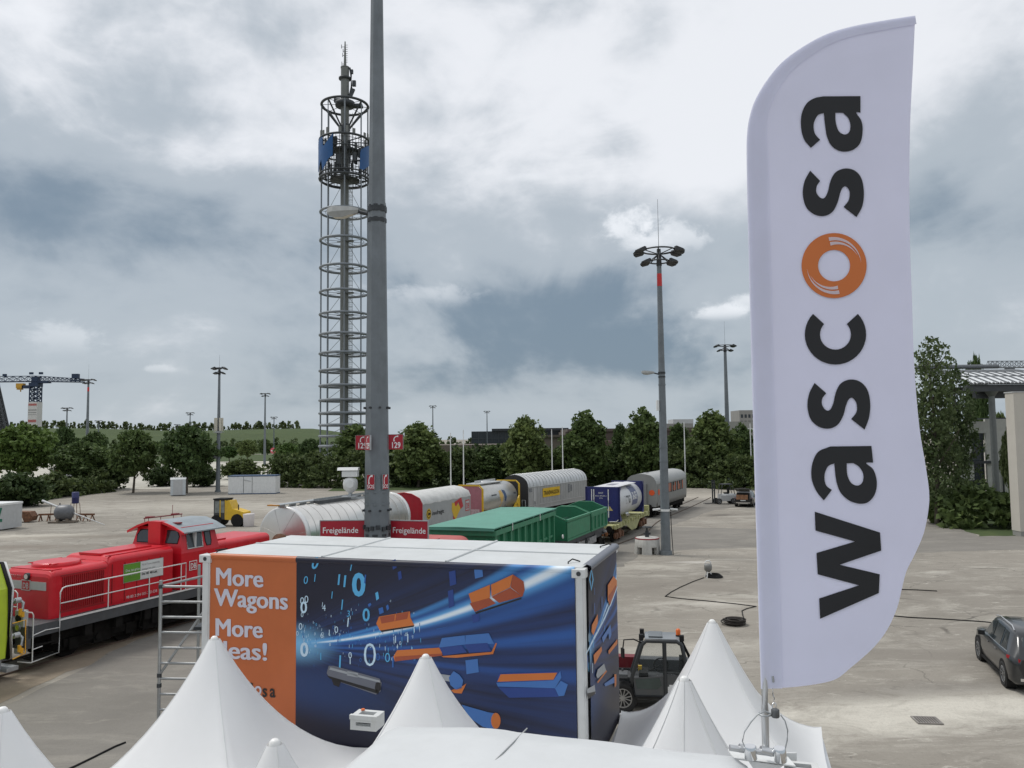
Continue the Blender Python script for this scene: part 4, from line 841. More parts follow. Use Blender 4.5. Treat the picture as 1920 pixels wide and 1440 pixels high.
def street_arm(t, z, r, L, parent_name='street_lamp', a=PI):
    mb = MB(); mb.cyl((0, 0, z-.10), (0, 0, z+.02), r+.03, n=10); mb.cyl((0, 0, z-.34), (0, 0, z-.26), r+.025, n=10)
    d = Vector((math.cos(a), math.sin(a), 0)); mb.tube([d*r+Vector((0, 0, z-.12)), d*(r+L*.35)+Vector((0, 0, z-.02))], .045, 7); o = mb.build('lamp_bracket', M_dark, t)
    mb = MB(); n = Vector((-d.y, d.x, 0)); prof = [(0, .06, .05, -.05), (.18, .10, .09, -.08), (.5, .13, .12, -.14), (.8, .13, .14, -.12), (1.0, .07, .11, -.02)]
    vs = []
    for q, w, zt, zb in prof:
        c = d*(r+L*.25+L*.78*q)+Vector((0, 0, z-.02)); vs += [c+n*w*.7+Vector((0, 0, zt)), c-n*w*.7+Vector((0, 0, zt)), c-n*w+Vector((0, 0, .0)), c-n*w*.6+Vector((0, 0, zb)), c+n*w*.6+Vector((0, 0, zb)), c+n*w+Vector((0, 0, .0))]
    k = 6
    for i in range(len(prof)-1):
        for j in range(k):
            mb.add([vs[i*k+j], vs[i*k+(j+1) % k], vs[(i+1)*k+(j+1) % k], vs[(i+1)*k+j]], [(0, 1, 2, 3)], False, 1 if j in (2, 3) and i in (1, 2) else 0)
    mb.poly(vs[:k]); mb.poly(vs[-k:]); mb.build('lamp_head', [mat('lamp_shell', (.36, .37, .36), .5, var=.1, dirt=.3), mat('lamp_bowl', (.62, .60, .50), .3, var=.1)], t)
tA, hA, rA = mast(1245, 51.1, 470, 'tall floodlight mast with a red band standing on the gravel between train and flag', True, 2.95, .31, True, pxt=1228)
street_arm(tA, 11.55, rA(11.5), 1.05)
for nm, z, w in (('equipment_box', 9.4, .16),): MB().box(-rA(z)-.16, -rA(z)-.0, -.15, .15, z-.3, z+.35).build(nm, M_white, tA)
mb = MB()
for a in (PI, 0): mb.obox((math.cos(a)*.55, -.05, 2.85), (.46, .22, .09), 0, 0, 0, .12*math.cos(a)); mb.tube([(math.cos(a)*.25, 0, 2.7), (math.cos(a)*.62, -.05, 2.8)], .02, 5)
mb.cyl((0, 0, 2.72), (0, 0, 2.86), rA(2.8)+.03, n=10); mb.build('camera_bracket', M_white, tA)
MB().tube([(.34, -.1, 2.7), (.36, -.12, 1.5), (.43, -.12, 0)], .025, 5).build('cable', M_black, tA)
mast(1366, 124, 648, 'floodlight mast rising behind the parked forklift and the black car', False, 3.3, .46, True, pxt=1357)
tC, hC, rC = mast(409, 118, 690, 'mast with pale antenna panels standing beside the white site cabin', False, 1.7, .34, pxt=415)
for a in range(6):
    b_ = MB(); b_.obox((math.cos(a*PI/3+.2)*.55, math.sin(a*PI/3+.2)*.55, 9.9), (.16, .3, 1.9), a*PI/3+.2); b_.tube([(0, 0, 9.4), (math.cos(a*PI/3+.2)*.5, math.sin(a*PI/3+.2)*.5, 9.4)], .03, 4); b_.build('antenna_panel', mat('antenna_beige', (.58, .55, .46), .5), tC)
mb = MB(); mb.ring((0, 0, 8.75), .75, .04, 20, 5); mb.cyl((0, 0, 8.6), (0, 0, 8.9), .45, n=12); mb.cyl((-.35, -.2, 5.1), (-.35, -.5, 5.1), .28, n=14); mb.build('antenna_support', M_galv, tC)
mast(162, 172, 712, 'floodlight mast with a red band behind the leftmost trees, near the crane jib', True, 2.9, .40, pxt=165)
mast(496, 240, 738, 'plain mast rising right of the antenna mast, before the meadow hill', False, 2.9, .42, rod=False, pxt=495)
for px, yt, d, lb in ((123, 765, 229, 'thin distant lamp mast between the crane and the red banded mast'), (183, 789, 330, 'small distant lamp mast just right of the leftmost red banded mast'), (355, 774, 300, 'distant lamp mast above the broadest dark tree'), (331, 796, 400, 'tiny lamp mast left of the one above the broadest dark tree'),
                      (513, 782, 350, 'thin distant mast with the small red and white sign'), (812, 761, 330, 'distant lamp mast right of the big grey mast'), (914, 771, 380, 'distant lamp mast over the left end of the dark glass hall')):
    mast(px, d, yt, lb, False, 3.0, .36, rod=False, group='distant lamp masts')
t = thing('no_entry_sign', 'small red and white sign on a pole at the far lot', 'sign', AY(512, 880, 230)*1.0)
t.location.z = 0; h = AY(512, 845, 230).z
MB().cyl((0, 0, 0), (0, 0, h), .06, n=6).build('sign_pole', M_mast, t); b_ = MB(); b_.cyl((0, .04, h), (0, -.04, h), .85, n=16); b_.box(-.6, .6, -.06, -.042, h-.16, h+.16, 1); b_.build('sign_disc', [mat('sign_pink', (.6, .10, .14), .5), M_wtext], t)
# ------------------------------------------------------------------ big grey mast with signs in front of the trains
d = 18.0; pb = AY(707, 1005, d); X0 = pb.x; t = thing('floodlight_mast', 'big dark grey octagonal mast carrying red signs right behind the banner container', 'light mast', (X0, d, 0), 0)
hM = 26.0; z1 = AY(707, 900, d).z; r1 = 21.5/FPX*d*1.02; zt = AY(709, 2, d).z; r2 = 10.8/FPX*d*1.12
rM = lambda z: r1+(r2-r1)*(z-z1)/(zt-z1)
mb = MB(); k = 8
for za, zb_ in ((0, 12.9), (12.9, hM)):
    e = .012 if za == 0 else 0
    vs = [(math.cos(2*PI*(j+.5)/k)*(rM(z)+e), math.sin(2*PI*(j+.5)/k)*(rM(z)+e), z) for z in (za, zb_) for j in range(k)]
    mb.add(vs, [(j, (j+1) % k, k+(j+1) % k, k+j) for j in range(k)]+[tuple(range(2*k-1, k-1, -1))])
mb.build('shaft', M_mast, t)
MB().box(-.6, .6, -.6, .6, 0, .06).build('base_plate', M_dark, t)
for y_ in (388, 412, 921, 944, 1002): z = AY(707, y_, d).z; MB().cyl((0, 0, z-.025), (0, 0, z+.025), rM(z)+.016, n=8, smooth=False).build('clamp_band', M_dark if y_ < 500 or y_ > 1000 else M_mast, t)
for y_ in (765, 956):
    z = AY(707, y_, d).z
    for a in range(8): ca, sa = math.cos(a*PI/4+.39), math.sin(a*PI/4+.39); mb = MB(); mb.cyl((ca*rM(z)*.9, sa*rM(z)*.9, z), (ca*(rM(z)+.06), sa*(rM(z)+.06), z), .026, n=8); mb.build('bolt', M_dark, t)
z = AY(707, 990, d).z
for a in range(14): ca, sa = math.cos(a*.45), math.sin(a*.45); mb = MB(); mb.obox((ca*(rM(z)+.01), sa*(rM(z)+.01), z+.02*(a % 3)), (.05, .07+.03*(a % 2), .09), a*.45); mb.build('connector', M_dark, t)
street_arm(t, AY(707, 392, d).z+.02, rM(12.7), 1.0, a=PI-.25)
LOC = Vector((X0, d, 0))
def handset(b, T, x, y, s, mi):                      # telephone handset pictogram
    arc = [(-.36, -.50), (-.42, -.12), (-.26, .22), (.06, .42), (.42, .44)]; c = cr(arc, False, 4); o_, i_ = [], []
    n = len(c)
    for k, p in enumerate(c):
        a, e = c[max(0, k-1)], c[min(n-1, k+1)]; dd = (e-a).normalized(); w = .085+.075*(abs(k-(n-1)/2)/((n-1)/2))**4
        o_.append((x+(p.x-dd.y*w)*s, y+(p.y+dd.x*w)*s)); i_.append((x+(p.x+dd.y*w)*s, y+(p.y-dd.x*w)*s))
    vs, fs = fill([o_+i_[::-1]]); b.add([T(q[0], q[1]) for q in vs], fs, False, mi)
def board(name, label, parts, x0, x1, zt_, zb_, yaw, y0, cat='sign', group=None, post=False):
    """flat red board in its own frame: x along the board, z up; parts(b, T) draws the white print"""
    pc = Vector(((x0+x1)/2, y0, 0)); o = thing(name, label, cat, (pc.x, pc.y, zb_), yaw, group); w, h_ = (x1-x0)/math.cos(yaw), zt_-zb_
    b = MB(); b.box(-w/2, w/2, -.012, .012, 0, h_); T = lambda x, z, off=.0155: Vector((x*w-w/2, -off, z*h_)); parts(b, T, h_/w); b.build('panel', [M_red, M_wtext], o)
    fr = MB()
    e = .018 if w > .5 else .004
    for a in (-w/2-e, w/2): fr.box(a, a+e, -.02, .02, -e, h_+e)
    fr.box(-w/2, w/2, -.02, .02, h_, h_+e); fr.build('frame', M_galv, o); return o
def txt(b, T, s, x, z, size, asp, bold=.02, wide=1.0, align='CENTER', mi=1, off=.0155):
    vs, fs = text(s, 1.0, bold, align, 3); b.add([T(x+v[0]*size*asp*wide, z+v[1]*size, off) for v in vs], fs, False, mi)
def p129(b, T, asp):
    handset(b, lambda x, y: T(x, y), .52, .72, .36, 1); txt(b, T, '129', .5, .10, .55, asp, .02, .80)
def psos(b, T, asp):
    handset(b, lambda x, y: T(x, y), .5, .66, .60, 1); txt(b, T, 'SOS', .5, .07, .36, asp, .012, .80)
gx = lambda px, py=829, dd=d: AY(px, py, dd).x; gz = lambda py, px=707, dd=d: AY(px, py, dd).z
board('phone_sign', 'red 129 telephone sign sticking out on the left of the big grey mast', p129, gx(665), gx(689), gz(816), gz(843), 0.0, d+.12)
board('phone_sign', 'narrow red 129 telephone sign slanting on the left face of the big grey mast', p129, gx(688.5), gx(700.5), gz(816), gz(843), -.95, d-.30)
board('phone_sign', 'red 129 telephone sign sticking out on the right of the big grey mast', p129, gx(728), gx(755), gz(815), gz(843), 0.0, d+.06)
rf = rM(gz(902))*math.cos(PI/8)+.016
board('emergency_sign', 'red SOS telephone sign on the front of the big grey mast', psos, gx(692.5), gx(706.5), gz(889), gz(916), -.12, d-rf-.02)
board('emergency_sign', 'red SOS telephone sign wrapping the right corner of the big grey mast', psos, gx(720.5), gx(728.5), gz(889), gz(916), .80, d-rf*.78)
def pfrei(b, T, asp):
    txt(b, T, 'Freigelände', .045, .765, .16, asp, .008, .95, 'LEFT'); txt(b, T, 'F8', .36, .10, .56, asp, .03, 1.15, 'LEFT')
z0_, z1_ = gz(976), gz(976)-1.15
o = board('area_sign', 'red board reading Freigelände on the left of the big grey mast', pfrei, gx(600, 976), gx(684, 976), z0_, z1_, .0, d+.05, group=None)
o = board('area_sign', 'red board reading Freigelände angled away on the right of the big grey mast', pfrei, gx(731, 980), gx(803, 980), gz(978), gz(978)-1.15, -.28, d+.05)
# surveillance camera on an arm of the big mast
ar = AY(657, 930, d); t = thing('surveillance_camera', 'white pan and tilt surveillance camera on an arm left of the big grey mast', 'camera', ar)
mb = MB(); mb.box(.02, gx(690, 932)-ar.x, -.04, .04, -.06, -.02); mb.box(-.18, .14, -.12, .12, -.02, .0); mb.cyl((0, 0, 0), (0, 0, .09), .05, .04, 10); mb.build('mount_arm', M_galv, t)
mb = MB(); mb.lathe([(.03, .06), (.09, .10), (.155, .17), (.165, .28), (.15, .36), (.10, .40), (.03, .42)], 20); mb.cyl((.02, -.17, .27), (.02, -.10, .27), .085, n=14); mb.build('pan_head', M_white, t)
mb = MB(); mb.prism([(-.11, .43), (.11, .43), (.11, .54), (.07, .60), (-.07, .60), (-.11, .54)], -.17, .17); mb.build('housing', M_white, t)
mb = MB(); mb.box(-.20, -.171, -.09, .09, .44, .57); mb.build('lens_window', M_black, t)
mb = MB(); mb.prism([(-.14, .575), (-.09, .635), (.09, .635), (.14, .575), (.13, .575), (.09, .625), (-.09, .625), (-.13, .575)], -.27, .19); mb.build('sun_shield', M_white, t)
# ------------------------------------------------------------------ ring tower
d = 157.0; xT = AY(646, 500, d).x; TY = lambda y: AY(646, y, d).z
t = thing('observation_tower', 'very tall grey steel tower of stacked rings with blue panels on its top drum', 'tower', (xT, d, 0))
M_tow = mat('tower_grey', (.17, .178, .165), .6, .2, var=.15, vscale=.3); M_towr = mat('tower_ring', (.20, .222, .24), .5, .3, var=.1, vscale=.5); M_tdk = mat('tower_dark', (.05, .056, .06), .6, .2, var=.2)
ztop = TY(78); mb = MB(); sh = .84
mb.cyl((0, 0, 0), (0, 0, TY(128)), sh, sh*.98, 20); mb.cyl((0, 0, TY(128)), (0, 0, TY(126)), sh*1.05, n=18); mb.cyl((0, 0, TY(126)), (0, 0, ztop), .30, .12, 10); mb.build('shaft', M_tow, t)
RT = 45.2/FPX*d
rows = [399.6, 452.8, 503.9, 549.6, 591, 629, 664, 696, 724, 751, 775, 797, 817.6, 836, 852, 868, 882.5]
for y_ in rows:
    z = TY(y_); m_ = MB(); m_.ring((0, 0, z), RT, .25, 56, 8); m_.ring((0, 0, z), RT*.80, .05, 40, 4)
    for k in range(8): a = k*PI/4+.39; m_.cyl((math.cos(a)*sh, math.sin(a)*sh, z), (math.cos(a)*RT, math.sin(a)*RT, z), .05, n=4)
    m_.obox((1.1, -.3, z-.05), (1.3, 1.2, .12), 0); m_.obox((-1.0, .2, z-.05), (1.0, .5, .12), 0)
    m_.build('ring', M_towr, t)
zb0, zt0 = 0.2, TY(199)
for k in range(8):
    a = k*PI/4+.20; MB().cyl((math.cos(a)*RT*.96, math.sin(a)*RT*.96, zb0), (math.cos(a)*RT*.96, math.sin(a)*RT*.96, zt0), .10 if k % 2 else .15, n=6).build('hanger_rod', M_towr, t)
mb = MB()
zz = [TY(y_) for y_ in rows]
for i in range(len(zz)):
    zup = zz[i-1] if i else TY(345)
    for k in range(4):
        a = k*PI/2+.1; mb.cyl((math.cos(a)*sh*1.0, math.sin(a)*sh, zup-.8), (math.cos(a)*RT*.72, math.sin(a)*RT*.72, zz[i]+.1), .045, n=5)
mb.build('brace', M_tow, t)
mb = MB(); lx, ly = 1.45, -.9
for dx_ in (-.28, .28): mb.cyl((lx+dx_, ly, 1), (lx+dx_, ly, TY(215)), .035, n=4)
z = 1.0
while z < TY(216): mb.cyl((lx-.28, ly, z), (lx+.28, ly, z), .022, n=4); z += .34
z = 2.0
while z < TY(345): mb.ring((lx, ly-.35, z), .42, .022, 10, 4); z += .85
for k in range(4): a = -PI/2+(k-1.5)*.6; mb.cyl((lx+math.cos(a)*.42, ly-.35+math.sin(a)*.42, 2), (lx+math.cos(a)*.42, ly-.35+math.sin(a)*.42, TY(345)), .018, n=3)
for i in zz: mb.obox((lx-.3, ly+.4, i+.02), (1.5, 1.0, .08))
mb.build('ladder', M_tow, t)
# funnel and upper platform
mb = MB(); zf = TY(242); mb.ring((0, 0, zt0), RT*.97, .26, 48, 8)
for k in range(8):
    a = k*PI/4+.20; mb.cyl((math.cos(a)*sh, math.sin(a)*sh, zf), (math.cos(a)*RT*.96, math.sin(a)*RT*.96, zt0), .17, n=6); mb.cyl((0, 0, zt0+.3), (math.cos(a)*RT*.96, math.sin(a)*RT*.96, zt0), .06, n=4)
mb.lathe([(sh, zf-.9), (sh*1.25, zf-.3), (sh*1.3, zf+.4), (sh, zf+.9)], 20); mb.build('ring_funnel', M_tdk, t)
mb = MB(); mb.lathe([(sh, TY(202)), (1.9, TY(200)), (1.95, TY(192)), (sh, TY(190))], 24); mb.lathe([(sh, TY(150)), (1.25, TY(149)), (1.25, TY(146)), (sh, TY(145))], 20); mb.obox((2.2, .8, TY(196)), (2.4, 1.4, .5)); mb.obox((-1.6, .4, TY(187)), (1.3, .8, .7)); mb.build('platform', M_tdk, t)
mb = MB(); zq = lambda y_: TY(y_)
mb.tube([(1.0, -.2, zq(180)), (1.35, -.2, zq(165)), (1.25, -.2, zq(140)), (1.0, -.2, zq(128))], .20, 6); mb.obox((1.9, -.3, zq(158)), (.7, .6, 1.1)); mb.obox((1.45, -.3, zq(136)), (.5, .5, .8)); mb.obox((1.5, -.3, zq(175)), (.6, .5, 1.6), 0, 0, 0, .4); mb.tube([(.9, -.2, zq(130)), (1.7, -.2, zq(136))], .1, 5)
for y_, w in ((88, .9), (96, .5), (104, .6), (120, .8)): mb.cyl((-w*.8, 0, zq(y_)), (0, 0, zq(y_)), .06, n=4); mb.cyl((-w*.8, 0, zq(y_)-.3), (-w*.8, 0, zq(y_)+.5), .06, n=4)
for k in range(9): mb.cyl((.2, -.1, zq(85+k*4)), (.55, -.1, zq(85+k*4)), .05, n=4)
mb.build('antenna', M_tdk, t)
# drum
RD = 47.0/FPX*d; zD1, zD0 = TY(266), TY(338); Hd = zD1-zD0
mb = MB()
for z, r_ in ((zD1, .24), (zD0, .24), (zD0+.85, .16), (zD0+Hd*.72, .12), (zD0-.35, .12)): mb.ring((0, 0, z), RD if z != zD0-.35 else RD*.93, r_, 56, 8)
for k in range(24): a = k*PI/12; mb.cyl((math.cos(a)*RD, math.sin(a)*RD, zD0), (math.cos(a)*RD, math.sin(a)*RD, zD1), .06, n=4)
for k in range(8):
    a = k*PI/4+.2
    for z in (zD1, zD0): mb.cyl((math.cos(a)*sh, math.sin(a)*sh, z), (math.cos(a)*RD, math.sin(a)*RD, z), .12, n=5)
mb.build('drum_frame', M_tdk, t)
mb = MB(); r_ = random.Random(5)
for k in range(44): # cabinets and dipoles hung inside the drum
    a = r_.uniform(0, 2*PI); q = RD*r_.uniform(.55, .92); mb.obox((math.cos(a)*q, math.sin(a)*q, r_.uniform(zD0+.5, zD1-.6)), (.25, r_.uniform(.3, .9), r_.uniform(.5, 2.2)), a)
for z in np.linspace(zD0+.6, zD1-.4, 7): mb.ring((0, 0, z), RD*.86, .05, 32, 4)
for k in range(20): a = k*PI/10+.1; mb.cyl((math.cos(a)*RD*.86, math.sin(a)*RD*.86, zD0), (math.cos(a)*RD*.86, math.sin(a)*RD*.86, zD1), .05, n=4)
mb.lathe([(sh, zD0-.05), (RD*.6, zD0-.02), (RD*.6, zD0+.06), (sh, zD0+.09)], 24); mb.lathe([(sh, zD1-1.9), (RD*.55, zD1-1.9), (RD*.55, zD1-1.8), (sh, zD1-1.8)], 24)
mb.build('drum_equipment', M_tdk, t)
for k in range(22):
    a = k*2*PI/22+.15; hh = .9+.7*((k*7) % 5)/5
    if k % 4 == 3: continue
    p = MB(); p.obox((math.cos(a)*RD*.97, math.sin(a)*RD*.97, zD1+hh/2+.15), (.22, .55, hh), a); p.build('panel_antenna', M_tow, t)
M_tblue = mat('tower_blue', (.003, .072, .225), .45, var=.12, vscale=.4)
def blue(poly, label=None):     # outline in 12x zoomed pixels of the drum, wrapped round it
    vs, fs = gridded([[(p[0], p[1]) for p in poly]], 22); mb = MB(); out = []
    for x, y, _ in vs:
        s_ = max(-.998, min(.998, (x-683)/566)); a = math.asin(s_); yy = 240+y/12; curve = (1-math.cos(a))
        z = zD0+(zD1-zD0)*((1040-(y-150*curve*.9))/(1040-215)); out.append((math.sin(a)*(RD+.27), -math.cos(a)*(RD+.27), min(zD1, max(zD0-.1, z))))
    n = len(out); mb.add(out, fs); mb.add([(x*.985, y*.985, z) for x, y, z in out], [tuple(reversed(f)) for f in fs]); return mb.build('blue_panel', M_tblue, t)
blue([(122, 390), (200, 310), (285, 280), (300, 470), (335, 470), (540, 235), (540, 690), (440, 760), (330, 930), (290, 1000), (262, 800), (255, 760), (190, 905), (160, 1020), (122, 1010)])
blue([(1245, 450), (1180, 500), (1110, 560), (1095, 640), (1085, 960), (1150, 990), (1245, 880)])
# ------------------------------------------------------------------ cranes
def lattice(mb, p0, p1, w0, w1, n, r, up=Vector((0, 0, 1)), tri=False):
    p0, p1 = Vector(p0), Vector(p1); d_ = (p1-p0).normalized(); s_ = d_.cross(up).normalized(); u = s_.cross(d_)
    cs = ((-1, -1), (1, -1), (1, 1), (-1, 1)) if not tri else ((-1, 0), (1, 0), (0, 1.9))
    P = lambda i, c: p0.lerp(p1, i/n)+(s_*c[0]+u*c[1])*(w0+(w1-w0)*i/n)/2
    for c in cs: mb.cyl(P(0, c), P(n, c), r, n=5)
    m_ = len(cs)
    for i in range(n):
        for k in range(m_):
            a, b_ = cs[k], cs[(k+1) % m_]; mb.cyl(P(i, a), P(i+1, b_), r*.6, n=4); mb.cyl(P(i, b_), P(i+1, a), r*.6, n=4); mb.cyl(P(i, a), P(i, b_), r*.6, n=4)
M_cblue = mat('crane_blue', (.018, .035, .075), .5, .2, var=.1); M_cwhite = mat('crane_white', (.62, .60, .58), .6, var=.1); M_cred = mat('crane_red', (.45, .10, .09), .6, var=.2)
d = 330.0; cp = AY(65, 800, d); t = thing('tower_crane', 'dark blue tower crane with yellow trolley and banner wrapped mast at the far left', 'crane', (cp.x, d, 0)); Z = lambda y_: AY(65, y_, d).z; w = 17/FPX*d
mb = MB(); lattice(mb, (0, 0, 0), (0, 0, Z(755)), w*.85, w*.85, 12, .28, Vector((0, 1, 0))); lattice(mb, (0, 0, Z(755)), (0, 0, Z(722)), w*.85, w*.85, 4, .26, Vector((0, 1, 0))); mb.box(-w*.5, w*.5, -w*.5, w*.5, Z(725), Z(718)); mb.build('mast', M_cblue, t)
mb = MB(); mb.box(-w*.5, w*.5, -w*.5, w*.5, Z(800), Z(754)); r_ = random.Random(2)
for y0_, y1_, mi in ((757, 761, 1), (787, 792, 1), (768, 770, 2), (773, 774.5, 2), (777, 778, 2)):
    for k in range(9): mb.box(-w*.44+k*w*.1, -w*.44+k*w*.1+w*.075, -w*.5-.05, -w*.5+.02, Z(y1_), Z(y0_), mi)
mb.build('mast_banner', [M_cwhite, M_cred, mat('banner_grey', (.3, .3, .3), .6)], t)
mb = MB(); zj = Z(718); jl = AY(-90, 718, d).x-cp.x; jr = AY(158, 718, d).x-cp.x; zr = AY(158, 714, d).z
lattice(mb, (jl, 0, zj+.6), (0, 0, zj+.6), 2.4, 2.4, 11, .17, tri=True); lattice(mb, (0, 0, zj+.6), (jr, 0, zr-.6), 2.4, 1.4, 11, .16, tri=True)
for x, hh in ((-13, 3.4), (-20, 3.4), (-2, 4.0), (2, 4.0)): mb.obox((x, 0, zj+hh), (1.4, .8, .9))
mb.obox((0, 0, zj+1.2), (2.6, 2.2, 2.6)); mb.obox((2.2, 0, zj+.3), (7, 2.4, .9)); mb.obox((jr*.82, 0, zj+2.6), (2.6, 1.6, 1.9)); mb.obox((jr*.9, 0, zj+.9), (jr*.35, 1.7, .5)); mb.build('jib', M_cblue, t)
mb = MB(); xt = AY(39, 722, d).x-cp.x; mb.obox((xt, 0, zj-1.1), (2.9, 2.0, 1.9)); mb.obox((xt-.3, 0, zj-2.3), (2.0, 1.4, .9)); mb.cyl((xt, 0, zj-3.6), (xt, 0, zj-2.0), .25, n=6); mb.build('trolley', mat('crane_yellow', (.55, .30, .03), .5, var=.2), t)
mb = MB(); mb.box(w*-1.4, -w*.55, -1, 1, Z(728), Z(722.5)); mb.build('cab', M_cblue, t)
t = thing('mobile_crane', 'dark lattice boom of a second crane at the very left edge', 'crane', (AY(-22, 800, 260).x, 260, 0)); mb = MB()
p0 = AY(14, 830, 260)-t.location; p1 = AY(-14, 700, 260)-t.location; lattice(mb, p0, p1, 1.9, 1.5, 16, .28, Vector((0, 1, 0))); p2 = AY(22, 880, 260)-t.location; lattice(mb, (p2.x, 0, 0), p0, 1.9, 1.9, 5, .28, Vector((0, 1, 0))); mb.build('boom', M_tdk, t)
mb = MB(); mb.box(-2, 12, -2, 2, .8, 3); mb.build('carrier', mat('crane_yellow'.replace('yellow', 'grey'), (.3, .3, .3), .6), t)
for k in range(4): MB().cyl((-1+k*3.5, -2.1, .8), (-1+k*3.5, 2.1, .8), .8, n=14).build('wheel', M_black, t)
d = 300.0; xc = AY(2010, 680, d).x; t = thing('tower_crane', 'grey crane jib showing above the pavilion roof at the right edge', 'crane', (xc, d, 0)); zj = AY(1900, 684, d).z
mb = MB(); lattice(mb, (AY(1852, 684, d).x-xc, 0, zj-1.0), (8, 0, zj-1.0+(AY(1985, 684, d).z-zj)), 2.6, 2.6, 22, .17, tri=True); mb.obox((AY(1893, 690, d).x-xc, 0, zj-2.0), (3, 1.6, 1.5)); mb.build('jib', M_towr, t)
mb = MB(); lattice(mb, (0, 0, 0), (0, 0, zj+1), 2.4, 2.4, 20, .2, Vector((0, 1, 0))); mb.build('mast', M_towr, t)
# ------------------------------------------------------------------ thin flagpoles in the tree line
for px, yt, yb, lb in ((845, 811, 886, 'white flagpole, left one of the pair right of the big grey mast'), (869, 806, 880, 'white flagpole, right one of the pair right of the big grey mast'), (1035, 805, 884, 'white flagpole between the two tallest conical trees'), (1055, 800, 842, 'short looking white flagpole before the brown roofed hall'),
                       (1284, 792, 868, 'white flagpole right of the nearer red banded floodlight mast'), (1408, 794, 872, 'white flagpole beside the left edge of the white flag')):
    dd = 116; p = AY(px, 850, dd); h = AY(px, yt, dd).z; t = thing('flagpole', lb, 'flagpole', (p.x, dd, 0), 0, 'flagpoles in the tree line'); MB().cyl((0, 0, 0), (0, 0, h), .10, .06, 7).build('pole', M_white, t); MB().cyl((0, 0, 0), (0, 0, .3), .16, n=7).build('base', M_galv, t)
# ------------------------------------------------------------------ railway vehicles
M_lred = mat('traffic_red', (.60, .010, .022), .36, var=.08, vscale=1.3, dirt=.22, dcol=(.28, .02, .02), coat=.15)
M_fred = mat('faded_red', (.42, .085, .075), .6, var=.18, vscale=1.5, dirt=.35, dcol=(.30, .14, .11))
M_frame = mat('chassis_grey', (.068, .073, .078), .6, var=.2, dirt=.4, dcol=(.06, .05, .04))
M_under = mat('underframe_black', (.013, .012, .011), .85, var=.4, vscale=4, spec=.12)
M_rust = mat('rusty_steel', (.16, .075, .04), .85, var=.5, vscale=5, dirt=.5, dcol=(.06, .04, .03))
M_rail = mat('rail_white', (.74, .74, .72), .5, var=.05, dirt=.2)
M_lgrey = mat('light_grey_paint', (.46, .47, .47), .5, var=.06, dirt=.25, dcol=(.3, .29, .27))
M_sil = mat('silver_sheet', (.76, .74, .70), .30, .88, var=.06, vscale=.8, dirt=.25, dcol=(.40, .38, .34))
M_silr = mat('silver_roof', (.60, .61, .61), .36, .6, var=.10, vscale=1.2, dirt=.35, dcol=(.36, .36, .34))
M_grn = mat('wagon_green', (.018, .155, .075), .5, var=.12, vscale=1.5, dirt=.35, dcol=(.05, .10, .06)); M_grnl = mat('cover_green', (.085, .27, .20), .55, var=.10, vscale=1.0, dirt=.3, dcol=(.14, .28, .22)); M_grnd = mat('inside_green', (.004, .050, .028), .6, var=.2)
M_navy = mat('tank_navy', (.018, .024, .135), .42, var=.1, dirt=.2, dcol=(.08, .08, .14))
M_ygr = mat('pale_yellow_chassis', (.40, .40, .19), .65, var=.2, dirt=.4)
M_track = mat('rail_steel', (.12, .085, .065), .6, .4, var=.3)
def wheelset(parent, x, gauge=.75, r=.45, m=None):
    mb = MB(); mb.cyl((x, -gauge, r), (x, gauge, r), .07, n=8)
    for s in (-1, 1): mb.cyl((x, s*(gauge-.07), r), (x, s*(gauge+.07), r), r, n=20); mb.cyl((x, s*(gauge+.07), r), (x, s*(gauge+.16), r), .15, n=10); mb.cyl((x, s*(gauge+.071), r), (x, s*(gauge+.09), r), r*.7, r*.6, 18)
    return mb.build('wheelset', m or M_under, parent)
def bogie(parent, x, wb=1.8, r=.45, zt=.98, m=None):
    mb = MB()
    for s in (-1, 1):
        y = s*1.0; mb.prism([(y-.07, r-.08), (y+.07, r-.08), (y+.07, r+.18), (y-.07, r+.18)], x-wb/2-.35, x+wb/2+.35); mb.box(x-.35, x+.35, y-.10, y+.10, r-.22, zt-.1)
        for q in (-1, 1): mb.box(x+q*wb/2-.17, x+q*wb/2+.17, y-.12, y+.12, r-.20, r+.20); mb.cyl((x+q*.28, y+s*.02, r+.05), (x+q*.28, y+s*.02, zt-.05), .09, n=8)
        mb.cyl((x-.2, y+s*.11, r+.0), (x-.2, y+s*.16, r), .12, n=10)
    mb.box(x-.3, x+.3, -1.0, 1.0, r+.05, zt); o = mb.build('bogie', m or M_under, parent)
    for q in (-1, 1): wheelset(o, x+q*wb/2, .75, r)
    return o
def buffers(parent, xs, z=1.05, m=None):
    for x, s in xs:
        for y in (-.87, .87):
            mb = MB(); mb.cyl((x, y, z), (x+s*.42, y, z), .11, n=12); mb.cyl((x+s*.42, y, z), (x+s*.5, y, z), .23, .21, 16); mb.build('buffer', m or M_under, parent)
def rails(name, pts):
    c = cr(pts, False, 8); o = MB()
    for s in (-.75, .75):
        q = []
        for i, p in enumerate(c):
            a, b_ = c[max(0, i-1)], c[min(len(c)-1, i+1)]; d_ = (b_-a).normalized(); q.append((p.x-d_.y*s, p.y+d_.x*s))
        for i in range(len(q)-1):
            a, b_ = Vector((*q[i], 0)), Vector((*q[i+1], 0)); d_ = (b_-a).normalized(); n_ = Vector((-d_.y, d_.x, 0))*.035
            o.slab([a-n_+Vector((0, 0, .012)), b_-n_+Vector((0, 0, .012)), b_+n_+Vector((0, 0, .012)), a+n_+Vector((0, 0, .012))], (0, 0, .05))
    return struct(o.build(name, M_track))
def place(ax, ay, bx, by): return (ax, ay, 0), math.atan2(by-ay, bx-ax), math.hypot(bx-ax, by-ay)
